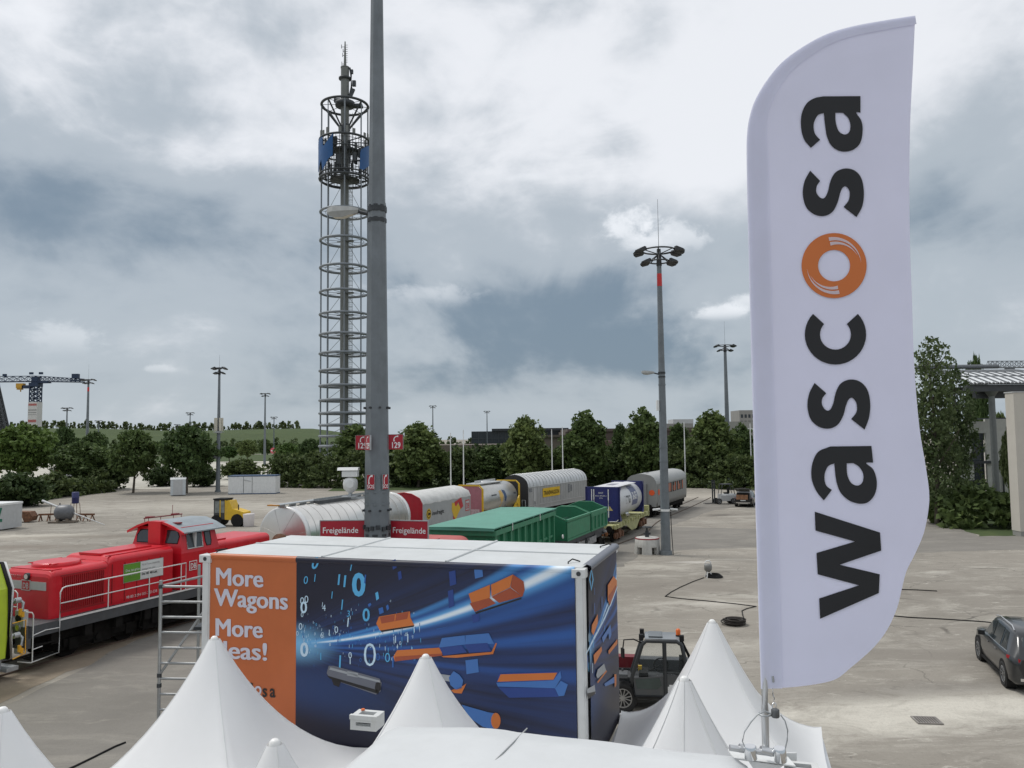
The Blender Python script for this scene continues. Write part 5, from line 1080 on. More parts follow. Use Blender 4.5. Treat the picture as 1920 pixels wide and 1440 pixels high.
rails('railway_track', [(-24, 10), (-17.0, 27.25), (-12, 39.3), (-11.3, 41.2), (-7.5, 50.9), (-5.6, 57), (-2.0, 65.2), (.3, 69.8), (6.1, 81), (13, 95)])
rails('railway_track', [(-9, 12), (-3.6, 28.2), (-1.9, 33.5), (1.0, 43.6), (4.9, 53), (9.2, 62.0), (12.2, 71.5), (17.6, 84), (23, 97)])
# ---- red shunting locomotive; x = 0 at its front end, y = -1.5 the side facing the camera
t = thing('diesel_locomotive', 'red shunting locomotive with white railings, centre cab and a green and white notice', 'locomotive', (-17.25, 27.12, 0), math.atan2(.925, .38))
mb = MB(); mb.box(.0, 13.0, -1.5, 1.5, 1.12, 1.50); mb.box(-.06, .10, -1.5, 1.5, .80, 1.50); mb.box(12.9, 13.06, -1.5, 1.5, .80, 1.50); mb.build('frame', M_frame, t)
mb = MB(); mb.box(1.1, 12.0, -1.53, -1.5, 1.47, 1.53); mb.box(1.1, 12, 1.5, 1.53, 1.47, 1.53); mb.build('frame_edge_line', M_rail, t)
def hoodprof(w, z0, z1, e=.28):
    q = [(w, z0)]
    for a in range(0, 91, 15): q.append((w-e+e*math.cos(R(a)), z1-e*.7+e*.7*math.sin(R(a))))
    q += [(-y, z) for y, z in q[::-1]]
    return q
def hood(x0, x1, w, z0, z1, e=.28, r=.22, front=True):
    mb = MB(); p = hoodprof(w, z0, z1, e); k = len(p); steps = ([(x0, .93, r*1.0), (x0+r*.15, .96, r*.55), (x0+r*.5, .985, r*.18), (x0+r, 1, 0)] if front else [(x0, 1, 0)])+[(x1, 1, 0)]
    vs = []
    for x, sy, dz in steps:
        for (y, z) in p: vs.append((x, y*sy, z-dz*max(0, (z-z0)/(z1-z0))**6))
    n = len(steps); fs = [(i*k+j, i*k+(j+1) % k, (i+1)*k+(j+1) % k, (i+1)*k+j) for i in range(n-1) for j in range(k)]
    mb.add(vs, fs, False); mb.add(vs[:k], [tuple(range(k))]); mb.add(vs[-k:], [tuple(range(k))]); return mb
mb = hood(1.0, 3.30, 1.18, 1.5, 3.13); mb.box(1.15, 1.55, -1.02, 1.02, 3.1, 3.135)
o = mb.build('front_hood', M_lred, t)
g_ = MB(); 
for k in range(22): x = 1.45+k*.078; g_.box(x, x+.035, -1.215, -1.178, 1.72, 2.86)
g_.box(1.38, 3.22, -1.190, -1.176, 1.64, 1.70); g_.box(1.38, 3.22, -1.190, -1.176, 2.88, 2.93)
g_.build('radiator_grille', mat('grille_red', (.33, .012, .016), .5, var=.15, dirt=.3, dcol=(.08, .02, .02)), o)
g_ = MB(); g_.lathe([(.78, 3.10), (.80, 3.20), (.74, 3.27), (.70, 3.27)], 28, M=Matrix.Translation((2.15, 0, 0))); g_.cyl((2.15, 0, 3.22), (2.15, 0, 3.245), .70, n=24); 
for k in range(9): g_.box(2.15-.66, 2.15+.66, -.62+k*.15, -.58+k*.15, 3.24, 3.268)
g_.build('roof_fan', M_lred, o)
mb = hood(3.30, 6.35, 1.22, 1.5, 3.30, .30, .30); mb.box(3.5, 5.9, -.55, .55, 3.28, 3.36); mb.box(3.35, 6.3, -1.02, -.96, 3.28, 3.315); mb.build('engine_hood', M_lred, t)
mb = MB()
for k in range(5): mb.box(3.45+k*.56, 3.465+k*.56, -1.235, -1.218, 1.56, 3.0)
mb.build('door_seam', mat('seam_red', (.16, .008, .010), .6), t)
# notice board on the hood
nb = MB(); x0, x1, zb_, zt_ = 3.95, 5.85, 2.22, 2.92; nb.box(x0, x1, -1.236, -1.224, zb_, zt_, 3); nb.box(x0+.02, x0+.78, -1.242, -1.236, zb_+.02, zt_-.02, 0); nb.box(x0+.78, x1-.02, -1.242, -1.236, zb_+.02, zt_-.02, 1)
def side_text(b, s, x, z, size, mi, y=-1.25, bold=.01, wide=1.0, align='LEFT'):
    vs, fs = text(s, 1.0, bold, align, 2); b.add([(x+v[0]*size*wide, y, z+v[1]*size) for v in vs], fs, False, mi)
side_text(nb, 'Das ist grün.', x0+.08, 2.62, .135, 1); side_text(nb, 'und bewegt die Bahn', x0+.08, 2.48, .065, 1, bold=0)
for k, (s, z, bo, mi) in enumerate((('Mit 4,8 Tonnen Schadstoffen', 2.75, .0, 4), ('weniger pro Jahr:', 2.58, .0, 4), ('Die HELMS-Lok.', 2.39, .02, 2))): side_text(nb, s, x0+.84, z, .105 if k < 2 else .125, mi, bold=bo, wide=.72 if k < 1 else .9)
nb.build('notice_panel', [mat('notice_green', (.12, .30, .03), .5), mat('notice_white', (.66, .68, .66), .5), M_black, M_galv, mat('notice_grey', (.25, .25, .25), .5)], t)
# cab
cab = MB(); xa, xb, w0, w1, z0, zs, zr = 6.62, 8.75, 1.40, 1.16, 1.5, 2.95, 3.98
sec = lambda x, k: [(x, -w0, z0), (x, -w0, zs), (x+.0+k, -w1, zr), (x+k, w1, zr), (x, w0, zs), (x, w0, z0)]
vs = sec(xa, .22)+sec(xb, -.12); cab.add(vs, [(0, 1, 7, 6), (1, 2, 8, 7), (2, 3, 9, 8), (3, 4, 10, 9), (4, 5, 11, 10), (0, 6, 11, 5), (0, 5, 4, 1), (1, 4, 3, 2), (6, 7, 10, 11), (7, 8, 9, 10)])
cab.box(xa-.10, xa+.32, -.36, .30, 3.2, 4.22)
cobj = cab.build('cab', M_lred, t)
def cabwin(pts, nm='window', fr=.035):
    """pts on the outer wall, order round the pane; pane set proud, with a rubber frame"""
    p = [Vector(q) for q in pts]; n = (p[1]-p[0]).cross(p[2]-p[1]).normalized(); c = sum(p, Vector())/len(p)
    if n.dot(c-Vector((7.6, 0, 2.8))) < 0: n = -n
    f = MB(); f.slab([q+n*.004 for q in p], n*.006); o = f.build(nm, M_glass, cobj)
    f = MB(); f.tube([q+n*.012 for q in p], fr*.5, 5, closed=True); f.build('window_frame', M_rail if nm == 'side_window' else M_black, o); return o
yz = lambda z: -(w0+(w1-w0)*(z-zs)/(zr-zs)); xz = lambda z: xa+.22*(z-zs)/(zr-zs)
cabwin([(6.98, yz(3.10), 3.10), (7.82, yz(3.10), 3.10), (7.86, yz(3.82), 3.82), (7.02, yz(3.82), 3.82)], 'side_window', .06)
m_ = MB(); m_.box(7.36, 7.40, -1.42, -1.25, 3.1, 3.85); m_.build('window_bar', M_rail, cobj)
cabwin([(8.05, yz(3.12), 3.12), (8.28, yz(3.12), 3.12), (8.34, yz(3.30), 3.30), (8.34, yz(3.70), 3.70), (8.24, yz(3.86), 3.86), (8.08, yz(3.86), 3.86), (8.02, yz(3.70), 3.70), (8.0, yz(3.3), 3.3)])
for s in (-1, 1): cabwin([(xz(3.34), s*.46 if s < 0 else .40, 3.34), (xz(3.34), s*1.10, 3.34), (xz(3.62), s*1.14, 3.62), (xz(3.84), s*1.0, 3.84), (xz(3.84), s*.46 if s < 0 else .40, 3.84)])
b = MB(); b.box(7.02, 7.44, -1.436, -1.424, 2.22, 2.60, 0); b.box(7.05, 7.41, -1.440, -1.436, 2.25, 2.57, 1); side_text(b, 'DB', 7.23, 2.295, .30, 0, -1.444, .02, .80, 'CENTER'); b.build('emblem', [M_rail, mat('emblem_red', (.45, .02, .03), .5)], cobj)
b = MB()
for x in (7.98, 8.62): b.tube([(x, -1.44, 1.95), (x, -1.50, 2.0), (x, -1.50, 2.75), (x, -1.44, 2.82)], .018, 5)
b.tube([(8.1, -1.43, 2.5), (8.25, -1.47, 2.5)], .02, 5); b.build('grab_rail', M_rail, cobj)
rf = MB(); pr = [(-1.52, 3.80), (-.98, 4.04), (-.42, 4.21), (.42, 4.21), (.98, 4.04), (1.52, 3.80)]; pr2 = pr+[(y, z-.05) for y, z in pr[::-1]]
rf.prism(pr2, 6.62, 9.0); rf.build('cab_roof', mat('roof_grey', (.27, .31, .335), .5, var=.12, vscale=1.5, dirt=.35, dcol=(.17, .18, .18)), cobj)
rf = MB(); rf.prism([(y*1.004, z+.004) for y, z in pr]+[(y*1.004, z-.09) for y, z in pr[::-1]], 6.56, 6.62); rf.prism([(y, z-.055) for y, z in pr]+[(y, z-.075) for y, z in pr[::-1]], 6.62, 6.8); rf.build('roof_visor', M_lred, cobj)
rf = MB(); rf.tube([(6.7, .75, 4.30), (8.8, .75, 4.30)], .025, 5)
for x in (6.75, 6.95, 7.6, 8.3, 8.75): rf.tube([(x, .75, 4.16), (x, .75, 4.31)], .018, 4)
rf.box(6.9, 7.15, .60, .90, 4.30, 4.36); rf.box(8.2, 8.5, .6, .8, 4.3, 4.37); rf.tube([(8.2, .7, 4.3), (8.2, .7, 4.75)], .015, 4); rf.box(6.9, 7.15, -.9, -.62, 4.10, 4.16); rf.build('roof_rail', mat('dull_red', (.20, .02, .025), .6), cobj)
mb = hood(8.75, 12.25, 1.20, 1.5, 3.16, .30, .01, False)
for k in range(4): mb.box(9.35+k*.72, 9.365+k*.72, -1.212, -1.198, 1.56, 2.95)
mb.box(8.8, 9.7, -.9, .9, 3.14, 3.22); mb.build('rear_hood', M_lred, t)
# front end: number, band, lamp
fr = MB(); fr.box(.985, 1.0, -.98, .98, 2.46, 2.74, 0); fr.box(.976, .985, -.22, .22, 2.42, 2.78, 0); fr.box(.972, .976, -.19, .19, 2.45, 2.75, 1)
Fm = Matrix(((0, 0, -1, 0), (-1, 0, 0, 0), (0, 1, 0, 0), (0, 0, 0, 1)))
def end_text(b, s, y, z, size, mi, x, bold=.01, align='CENTER', wide=1.0):
    vs, fs = text(s, 1.0, bold, align, 2); b.add([(x, y-v[0]*size*wide, z+v[1]*size) for v in vs], fs, False, mi)
end_text(fr, 'DB', 0, 2.49, .28, 0, .970, .02, wide=.8); end_text(fr, '294 001', .52, 2.82, .16, 2, 1.0, .01); fr.build('number_band', [M_lgrey, mat('emblem_red', (.45, .02, .03), .5), M_rail], t)
fr = MB(); fr.cyl((.93, -.06, 2.90), (1.06, -.06, 2.90), .12, n=16); fr.cyl((.925, -.06, 2.90), (.93, -.06, 2.90), .09, n=14, mi=1); fr.build('headlight', [M_dark, M_chrome], t)
for y in (-1.12, 1.12):
    b = MB(); b.box(-.05, .12, y-.20, y+.20, .62, 2.02); o = b.build('lamp_box', M_lgrey, t)
    b = MB(); b.cyl((-.055, y, 1.78), (-.11, y, 1.78), .11, n=14, mi=1); b.cyl((-.055, y, 1.48), (-.11, y, 1.48), .11, n=14); b.cyl((-.112, y, 1.48), (-.115, y, 1.48), .08, n=12, mi=2); b.build('headlight', [M_galv, M_black, M_chrome], o)
def railing(y):
    b = MB(); s = -1 if y < 0 else 1
    b.tube([(1.12, y, 1.5), (1.12, y, 2.42), (1.2, y, 2.55), (1.32, y, 2.58), (6.75, y, 2.58), (6.75, y, 1.5)], .024, 6); b.tube([(1.12, y, 2.05), (6.75, y, 2.05)], .02, 6)
    for x in (3.05, 4.9, 6.5): b.tube([(x, y, 1.5), (x, y, 2.58)], .02, 5)
    b.tube([(1.12, y, 1.5), (1.12, y, .42), (.10, y, .34), (-.02, y*.7, .36)], .022, 6); b.tube([(.15, y, .36), (.15, y, 1.86), (.10, y, 1.95), (.0, y*.9, 1.98)], .02, 6); b.tube([(1.1, y, 1.25), (.6, y, 1.28), (.15, y, 1.2)], .018, 5); b.tube([(.15, y, .75), (.5, y, .78)], .018, 5)
    return b.build('railing', M_rail, t)
railing(-1.52); railing(1.52)
b = MB(); b.tube([(.03, -.9, 1.5), (.03, -.9, 2.55), (.03, -.8, 2.62), (.03, .8, 2.62), (.03, .9, 2.55), (.03, .9, 1.5)], .022, 6); b.tube([(.03, -.9, 2.1), (.03, .9, 2.1)], .018, 5); b.build('end_railing', M_rail, t)
b = MB(); b.box(.14, 1.08, -1.48, -1.1, .40, .44); b.box(.2, 1.05, -1.46, -1.12, .80, .84); b.box(.14, 1.08, 1.1, 1.48, .40, .44); b.build('footstep', M_under, t)
side = MB(); side_text(side, '98 80 3294 001-7 D-DB', 4.1, 1.62, .15, 0, -1.228, .0); side.build('number_lettering', M_rail, t)
bogie(t, 3.2, 2.4, .5, 1.12); bogie(t, 9.9, 2.4, .5, 1.12)
mb = MB(); mb.box(1.5, 4.85, -.98, .98, .30, 1.12); mb.box(8.25, 11.6, -.98, .98, .30, 1.12); mb.box(4.9, 8.2, -1.25, 1.25, .30, 1.12); mb.box(5.2, 7.6, -1.40, -1.25, .5, 1.05); mb.cyl((4.6, -1.0, .8), (8.4, -1.0, .8), .16, n=10)
for k in range(9): mb.box(.9+k*1.3, 1.2+k*1.3, -1.42, -1.30, .72, 1.12)
mb.tube([(4.6, -1.45, 1.1), (4.55, -1.5, .8), (4.5, -1.45, .55), (4.7, -1.4, .45)], .025, 5); mb.build('underframe', M_under, t)
buffers(t, ((0, -1), (13, 1)), 1.02)
# ---- lime rail vehicle end at the left edge
t = thing('rail_vehicle', 'lime yellow rail vehicle end with white edge strips, cut off by the left photo edge', 'rail vehicle', (-17.15, 26.7, 0), math.atan2(-.925, -.38))
M_lime = mat('lime_yellow', (.48, .62, .04), .4, var=.06, dirt=.2)
pf = [(-1.42, .75), (1.42, .75), (1.42, 2.9), (1.05, 3.65), (-1.05, 3.65), (-1.42, 2.9)]
MB().prism(pf, .4, 9.0).build('body', M_lime, t)
b = MB(); pts = [(.36, y, z) for y, z in pf]; b.tube(pts, .06, 5, closed=True); b.build('edge_strip', M_rail, t); b = MB(); b.tube([(.46, y*1.01, z) for y, z in pf], .075, 5, closed=True); b.build('corner_seal', M_black, t)
b = MB(); b.box(.36, .40, -1.0, 1.0, 2.0, 3.0); b.build('end_window', M_glass, t)
b = MB()
for z in (2.45, 1.35): b.tube([(.38, 1.25, z), (.05, 1.32, z+.05), (-.05, 1.38, z-.1), (.0, 1.42, z-.35)], .05, 6); b.cyl((.2, 1.3, z), (.0, 1.3, z), .09, n=8)
b.build('hose_coupling', M_galv, t)
b = MB()
for z in (2.2, 1.05): b.cyl((.05, 1.40, z-.02), (.05, 1.40, z-.22), .06, n=8); b.obox((.0, 1.42, z-.2), (.08, .1, .16))
b.tube([(.3, 1.3, 1.75), (-.12, 1.42, 1.8), (-.12, 1.45, .75), (.2, 1.3, .62)], .022, 5); b.build('brake_hose', mat('amber_paint', (.70, .36, .02), .5), t)
b = MB(); b.box(.5, 9, -1.2, 1.2, .35, .75); b.box(.1, .5, -1.2, 1.45, .3, .42); b.build('chassis', M_galv, t); bogie(t, 2.6, 1.8); bogie(t, 7, 1.8)
# ---- silver tank wagon
loc, rz, L = place(-11.6, 40.3, -7.6, 50.9); t = thing('tank_wagon', 'long silver insulated tank wagon with ribbed bands and a roof walkway', 'tank wagon', loc, rz)
mb = MB(); zc, rr = 2.72, 1.43; Mx = Matrix.Translation((0, 0, zc)) @ Matrix.Rotation(PI/2, 4, 'Y')
prof = [(0, .02), (.5, .05), (1.0, .10), (1.36, .14), (rr-.01, .15), (rr, .17), (rr, L-.6), (rr-.02, L-.58), (1.1, L-.52), (.5, L-.42), (0, L-.4)]
mb.lathe(prof, 40, M=Mx); mb.build('tank', M_sil, t)
b = MB()
for x in (.02, L-.78): b.lathe([(rr-.01, x+.13), (rr+.014, x+.14), (rr+.014, x+.42), (rr+.002, x+.43)], 40, M=Mx)
b.build('end_band', mat('bright_band', (.74, .74, .73), .35, .5, var=.05), t)
b = MB()
x = .95
while x < L-.9: b.lathe([(rr+.002, x), (rr+.010, x+.01), (rr+.010, x+.045), (rr+.002, x+.055)], 40, M=Mx); x += .78
for a in range(7): an = a*2*PI/7+.3; b.cyl((.03, math.cos(an)*.25, zc+math.sin(an)*.25), (.135, math.cos(an)*1.38, zc+math.sin(an)*1.38), .010, n=4)
b.build('sheet_joint', mat('joint_grey', (.46, .45, .42), .4, .7), t)
b = MB(); b.box(-.3, L-.6, -.10, .42, zc+rr+.10, zc+rr+.14); b.box(-.55, -.3, -.12, .44, zc+rr+.09, zc+rr+.15, 1)
x = .2
while x < L-1: b.box(x, x+.06, -.05, .35, zc+rr-.03, zc+rr+.10); x += .9
b.box(2.6, L-2.2, -.14, -.10, zc+rr+.10, zc+rr+.22); b.box(2.6, 6.8, -.42, -.12, zc+rr-.09, zc+rr+.12, 2); b.build('roof_walkway', [M_galv, mat('walkway_orange', (.48, .22, .02), .5), M_frame], t)
b = MB(); b.box(-.25, L-.2, -1.25, 1.25, .95, 1.30); b.box(1.2, L-1.6, -1.40, 1.40, 1.28, 1.75); b.build('chassis', M_frame, t)
b = MB(); b.lathe([(.44, -.03), (.44, .13), (.0, .14)], 18, M=Matrix.Translation((.02, .05, 2.4)) @ Matrix.Rotation(-PI/2, 4, 'Y')); b.tube([(-.06, -.35, 2.6), (-.08, -.42, 1.2)], .03, 5); b.tube([(-.06, .42, 2.6), (-.08, .48, 1.2)], .03, 5); b.build('manhole', M_rust, t)
bogie(t, 1.6); bogie(t, L-2.1); buffers(t, ((-.25, -1), (L-.2, 1)))
# ---- grey container wagon with red end
def flat(parent, L, m, z=1.0, w=1.25, fish=True):
    b = MB(); b.box(-.4, L+.4, -w, w, z-.02, z+.14)
    for s in (-1, 1): b.prism([(s*w-.05, z), (s*w+.05, z), (s*w+.05, z-.22), (s*w-.05, z-.22)], -.4, L+.4); 
    b.box(-.44, -.4, -w, w, z-.25, z+.14); b.box(L+.4, L+.44, -w, w, z-.25, z+.14)
    if fish:
        for s in (-1, 1): b.slab([(L*.26, s*(w-.02), z-.2), (L*.74, s*(w-.02), z-.2), (L*.63, s*(w-.02), z-.62), (L*.37, s*(w-.02), z-.62)], (0, .05*s, 0))
    return b.build('chassis', m, parent)
loc, rz, L = place(-7.1, 52.4, -4.35, 59.9); t = thing('container_wagon', 'wagon with a grey arched cover, red end wall and a yellow red arrow emblem', 'freight wagon', loc, rz)
M_tarpg = mat('cover_grey', (.36, .37, .37), .55, var=.08, vscale=1.5, dirt=.25, dcol=(.25, .25, .24)); M_tarpt = mat('cover_pale', (.56, .56, .54), .6, var=.12, vscale=2.2, dirt=.35, dcol=(.40, .39, .36))
pf = [(-1.3, 1.15), (-1.3, 3.28), (-1.12, 3.62), (-.55, 3.90), (0, 3.98), (.55, 3.90), (1.12, 3.62), (1.3, 3.28), (1.3, 1.15)]
b = MB(); b.prism(pf, .06, L-.06, caps=False); b.build('body', M_tarpg, t)
b = MB(); q = [(y*1.006, z+.012) for y, z in pf[1:8]]; q = [(-1.312, 3.22)]+q+[(1.312, 3.22)]; n = 18
vs = []
for i in range(n+1):
    for j, (y, z) in enumerate(q): vs.append((.05+(L-.1)*i/n, y, z+(.02 if i % 2 else 0)*(0 < j < len(q)-1)+(.03*math.sin(i*1.9) if j in (0, len(q)-1) else 0)))
k = len(q); b.add(vs, [(i*k+j, i*k+j+1, (i+1)*k+j+1, (i+1)*k+j) for i in range(n) for j in range(k-1)], True); b.build('roof_cover', M_tarpt, t)
M_ered = mat('end_red', (.40, .008, .022), .45, var=.1, dirt=.2); b = MB(); b.prism(pf, .0, .055); b.tube([(-.02, y, z) for y, z in pf], .04, 5); b.build('end_wall', M_ered, t); MB().prism(pf, L-.055, L).build('end_wall', M_ered, t)
b = MB(); ye = -1.306
def fc(pts, mi, o=0.0): b.poly([(x, ye-.004-o, z) for x, z in pts], mi)
ca = lambda x, z, r, n=18: [(x+r*math.cos(2*PI*i/n), z+r*math.sin(2*PI*i/n)) for i in range(n)]
fc(ca(.95, 2.55, .36), 0); fc(ca(.95, 2.55, .29), 1, .003); fc(ca(.95, 2.55, .23), 0, .006); fc([(.80, 2.55), (1.0, 2.75), (1.0, 2.61), (1.22, 2.61), (1.22, 2.49), (1.0, 2.49), (1.0, 2.35)], 1, .009)
side_text(b, 'innofreight', 1.45, 2.42, .40, 1, ye-.006, .01, 1.05)
EMB = [M_yellow, M_black, mat('emblem_red', (.45, .02, .03), .5), M_lgrey]; b.build('side_emblem', EMB, t); b = MB()
fc([(4.6, 3.0), (5.6, 2.9), (6.1, 2.5), (5.5, 2.0), (5.2, 1.75), (4.8, 2.1), (4.55, 2.5)], 0); fc([(5.0, 3.0), (6.2, 3.25), (6.55, 2.6), (6.1, 2.42), (5.7, 2.95), (5.35, 2.7), (5.15, 2.72)], 2, .003); fc([(4.75, 2.1), (5.3, 1.75), (5.15, 1.6), (4.8, 1.85)], 2, .003)
b.build('side_emblem', EMB, t); b = MB(); fc([(6.95, 2.2), (7.7, 2.2), (7.7, 3.0), (6.95, 3.0)], 2, .0); fc([(7.02, 2.27), (7.63, 2.27), (7.63, 2.93), (7.02, 2.93)], 3, .003); side_text(b, 'DB', 7.325, 2.36, .60, 2, ye-.012, .02, .65, 'CENTER')
b.build('side_emblem', EMB, t)
flat(t, L, M_frame); bogie(t, 1.3); bogie(t, L-1.3); buffers(t, ((-.4, -1), (L+.4, 1)))
# ---- yellow framed silver tank container with a dusty pink end plate
loc, rz, L = place(-3.45, 62.3, -.55, 69.3); t = thing('tank_container_wagon', 'silver tank in a yellow frame with dusty pink end plate and a printed figure', 'freight wagon', loc, rz)
zc, rr = 2.55, 1.28; Mx = Matrix.Translation((0, 0, zc)) @ Matrix.Rotation(PI/2, 4, 'Y')
MB().lathe([(0, .15), (.7, .22), (1.05, .35), (rr, .7), (rr, L-.8), (1.0, L-.35), (.5, L-.2), (0, L-.15)], 36, M=Mx).build('tank', mat('tank_satin', (.50, .50, .48), .33, .8, var=.08, dirt=.25, dcol=(.35, .34, .31)), t)
for x in (.0, L-.12):
    b = MB()
    for y in (-1.22, 1.10): b.box(x, x+.12, y, y+.12, 1.2, 3.55); b.slab([(x, y, 3.55), (x, y+.12, 3.55), (x, (y+.06)*.72+.06, 3.85), (x, (y+.06)*.72-.06, 3.85)], (.12, 0, 0))
    b.box(x, x+.12, -.85, .85, 3.75, 3.87); b.box(x, x+.12, -1.2, 1.2, 1.2, 1.32); b.build('container_frame', M_yellow, t)
for y in (-1.24, 1.12): b = MB(); b.slab([(.3, y, 1.2), (1.7, y, 1.2), (1.1, y, 1.75), (.5, y, 1.8)], (0, .10, 0)); b.slab([(L-.3, y, 1.2), (L-1.8, y, 1.2), (L-1.1, y, 1.9), (L-.5, y, 1.95)], (0, .10, 0)); b.slab([(L-.1, y, 1.3), (L-1.0, y, 1.9), (L-.1, y, 2.6)], (0, .10, 0)); b.build('gusset', M_yellow, t)
b = MB(); b.prism([(-1.1, 1.3), (1.1, 1.3), (1.1, 3.5), (.8, 3.75), (-.8, 3.75), (-1.1, 3.5)], .03, .07); b.build('end_plate', mat('dusty_pink', (.40, .17, .20), .6, var=.12, dirt=.2), t)
b = MB(); b.box(.02, .03, -.9, -.1, 1.5, 2.0); b.build('data_plate', mat('plate_pale', (.55, .45, .46), .6, var=.3, vscale=9), t)
b = MB(); b.lathe([(.55, 3.75), (.6, 3.86), (.5, 4.0), (0, 4.02)], 20, M=Matrix.Translation((L*.42, .2, 0))); b.box(1.0, L-2.2, -.5, .7, 3.82, 3.90); b.box(1.6, L-2.0, .2, .25, 3.9, 4.08); b.build('top_fittings', M_silr, t)
b = MB(); Q = lambda x, a, o=.006: (x, -(rr+o)*math.cos(a), zc+(rr+o)*math.sin(a))
def wrap(pts, mi, o=.006): 
    vs, fs = gridded([pts], .22); b.add([Q(x, y, o) for x, y, _ in vs], fs, False, mi)
wrap([(3.2, .52), (3.7, .60), (3.9, .2), (3.7, -.12), (3.45, -.5), (3.25, -.5), (3.35, -.1), (3.15, .15)], 0); wrap([(3.9, .60), (4.4, .5), (4.55, .1), (4.4, -.15), (4.6, -.5), (4.4, -.52), (4.1, -.1), (4.0, .3), (3.85, .4)], 1)
wrap([(2.9, -.62), (5.2, -.60), (5.2, -.66), (2.9, -.68)], 2); wrap([(1.6, .36), (2.6, .36), (2.6, .28), (1.6, .28)], 2); wrap([(6.1, .30), (6.6, .30), (6.6, .18), (6.1, .18)], 2)
b.build('printed_figure', [mat('figure_yellow', (.62, .40, .10), .5), mat('figure_navy', (.03, .07, .16), .5), M_dark], t)
flat(t, L, M_frame); bogie(t, 1.2); bogie(t, L-1.2); buffers(t, ((-.4, -1), (L+.4, 1)))
# ---- silver sliding wall wagon
loc, rz, L = place(.1, 69.9, 6.25, 81.4); t = thing('sliding_wall_wagon', 'silver sliding wall wagon with black end and a yellow lettered plate', 'freight wagon', loc, rz)
arc = [(-1.30, 3.18)]+[(-1.30*math.cos(R(a)), 3.18+1.05*math.sin(R(a))**.9) for a in range(12, 90, 13)]+[(0, 4.25)]; arc = arc+[(-y, z) for y, z in arc[-2::-1]]
pf = [(-1.30, 1.2)]+arc+[(1.30, 1.2)]
b = MB(); b.prism(pf, .10, L-.05, caps=False); b.build('side_wall', mat('silver_wall', (.44, .45, .45), .42, .45, var=.10, vscale=1.0, dirt=.35, dcol=(.28, .27, .25)), t)
b = MB(); q = [(y*1.01, z+.012) for y, z in arc]; k = len(q)
vs = [(.08+(L-.11)*i/1, y, z) for i in (0, 1) for y, z in q]; b.add(vs, [(j, j+1, k+j+1, k+j) for j in range(k-1)], True)
for i in range(19): x = .45+i*(L-.9)/18; b.tube([(x, y*1.012, z+.02) for y, z in q], .028, 4)
b.tube([(.08, -1.33, 3.16), (L-.05, -1.33, 3.16)], .03, 4); b.build('roof', M_silr, t)
M_eblk = mat('end_black', (.022, .023, .026), .6, var=.2); MB().prism(pf, .0, .098).build('end_wall', M_eblk, t); MB().prism(pf, L-.05, L).build('end_wall', M_eblk, t)
b = MB(); b.tube([(-.06, -1.1, 1.3), (-.10, -1.1, 2.1), (-.10, -.8, 2.1), (-.06, -.8, 1.3)], .03, 5); b.build('end_handle', M_galv, t)
b = MB(); ye = -1.305
for x in (.12, 1.1, 1.5, L*.52, L-.9): b.box(x, x+.05, ye-.02, ye, 1.22, 3.12)
b.box(.15, L-.1, ye-.03, ye, 1.55, 1.62); b.box(.15, L-.1, ye-.03, ye, 1.2, 1.28)
for k in range(18): b.box(1.9+k*.6, 1.93+k*.6, ye-.012, ye, 1.64, 3.12)
b.build('wall_rib', mat('rib_silver', (.50, .50, .50), .45, .4, var=.1), t)
b = MB(); b.box(1.15, 1.5, ye-.014, ye-.002, 1.3, 3.1); b.build('white_post', M_lgrey, t)
b = MB(); b.box(2.9, 6.5, ye-.03, ye-.014, 2.12, 2.92, 0); side_text(b, 'TRANSWAGGON', 4.7, 2.30, .52, 1, ye-.034, .03, .80, 'CENTER'); b.build('lettered_plate', [mat('plate_yellow', (.66, .42, .01), .5), M_black], t)
b = MB(); b.box(8.4, 8.8, ye-.02, ye-.013, 2.2, 3.0); b.box(9.0, 9.3, ye-.02, ye-.013, 2.3, 2.9); b.box(.2, .8, ye-.02, ye-.013, 2.75, 3.05); b.box(1.2, 1.45, ye-.02, ye-.015, 1.5, 1.9); b.build('data_panel', mat('panel_grey', (.17, .18, .19), .6, var=.5, vscale=8), t)
b = MB(); b.box(-.2, L+.2, -1.2, 1.2, .85, 1.2); b.build('chassis', M_under, t); wheelset(t, 2.4); wheelset(t, L-2.4); buffers(t, ((-.2, -1), (L+.2, 1)))
# ---- second track: faded red tractor, green wagons, blue tank wagon, coach
e0 = G(877, 1012, 2.5); loc, rz, L = place(-4.86, 27.4, -2.9, 33.3); L = 6.2; t = thing('rail_tractor', 'faded red rail tractor hood with rounded end, mostly behind the red sign', 'rail vehicle', loc, rz)
mb = hood(1.8, L, 1.15, 1.2, 3.52, .42, .01, False); mb.box(2.0, L-1.6, -.55, .5, 3.50, 3.60); mb.box(L-1.9, L-.02, -1.165, -1.15, 1.3, 3.1); mb.build('hood', M_fred, t)
b = MB(); b.box(-.2, 1.8, -1.3, 1.3, 1.2, 3.1); b.build('cab', M_fred, t); b = MB(); b.box(.2, 1.4, -1.312, -1.30, 2.2, 2.9); b.build('cab_window', M_glass, t)
b = MB(); b.box(-.3, L+.2, -1.3, 1.3, .8, 1.2); b.build('chassis', M_under, t); wheelset(t, 1.4); wheelset(t, L-1.2); buffers(t, ((L+.2, 1),))
b = MB(); b.box(1.9, L-1.2, .3, 1.0, 3.53, 3.72); b.build('exhaust_hood', mat('maroon', (.10, .02, .025), .6), t)
loc, rz, L = place(-2.30, 35.3, .79, 44.5); t = thing('covered_wagon', 'green ribbed open wagon with a flat pale green cover', 'freight wagon', loc, rz)
b = MB(); b.box(.06, L-.06, -1.42, 1.42, 1.15, 3.44); o = b.build('body', M_grn, t)
b = MB(); n = 9
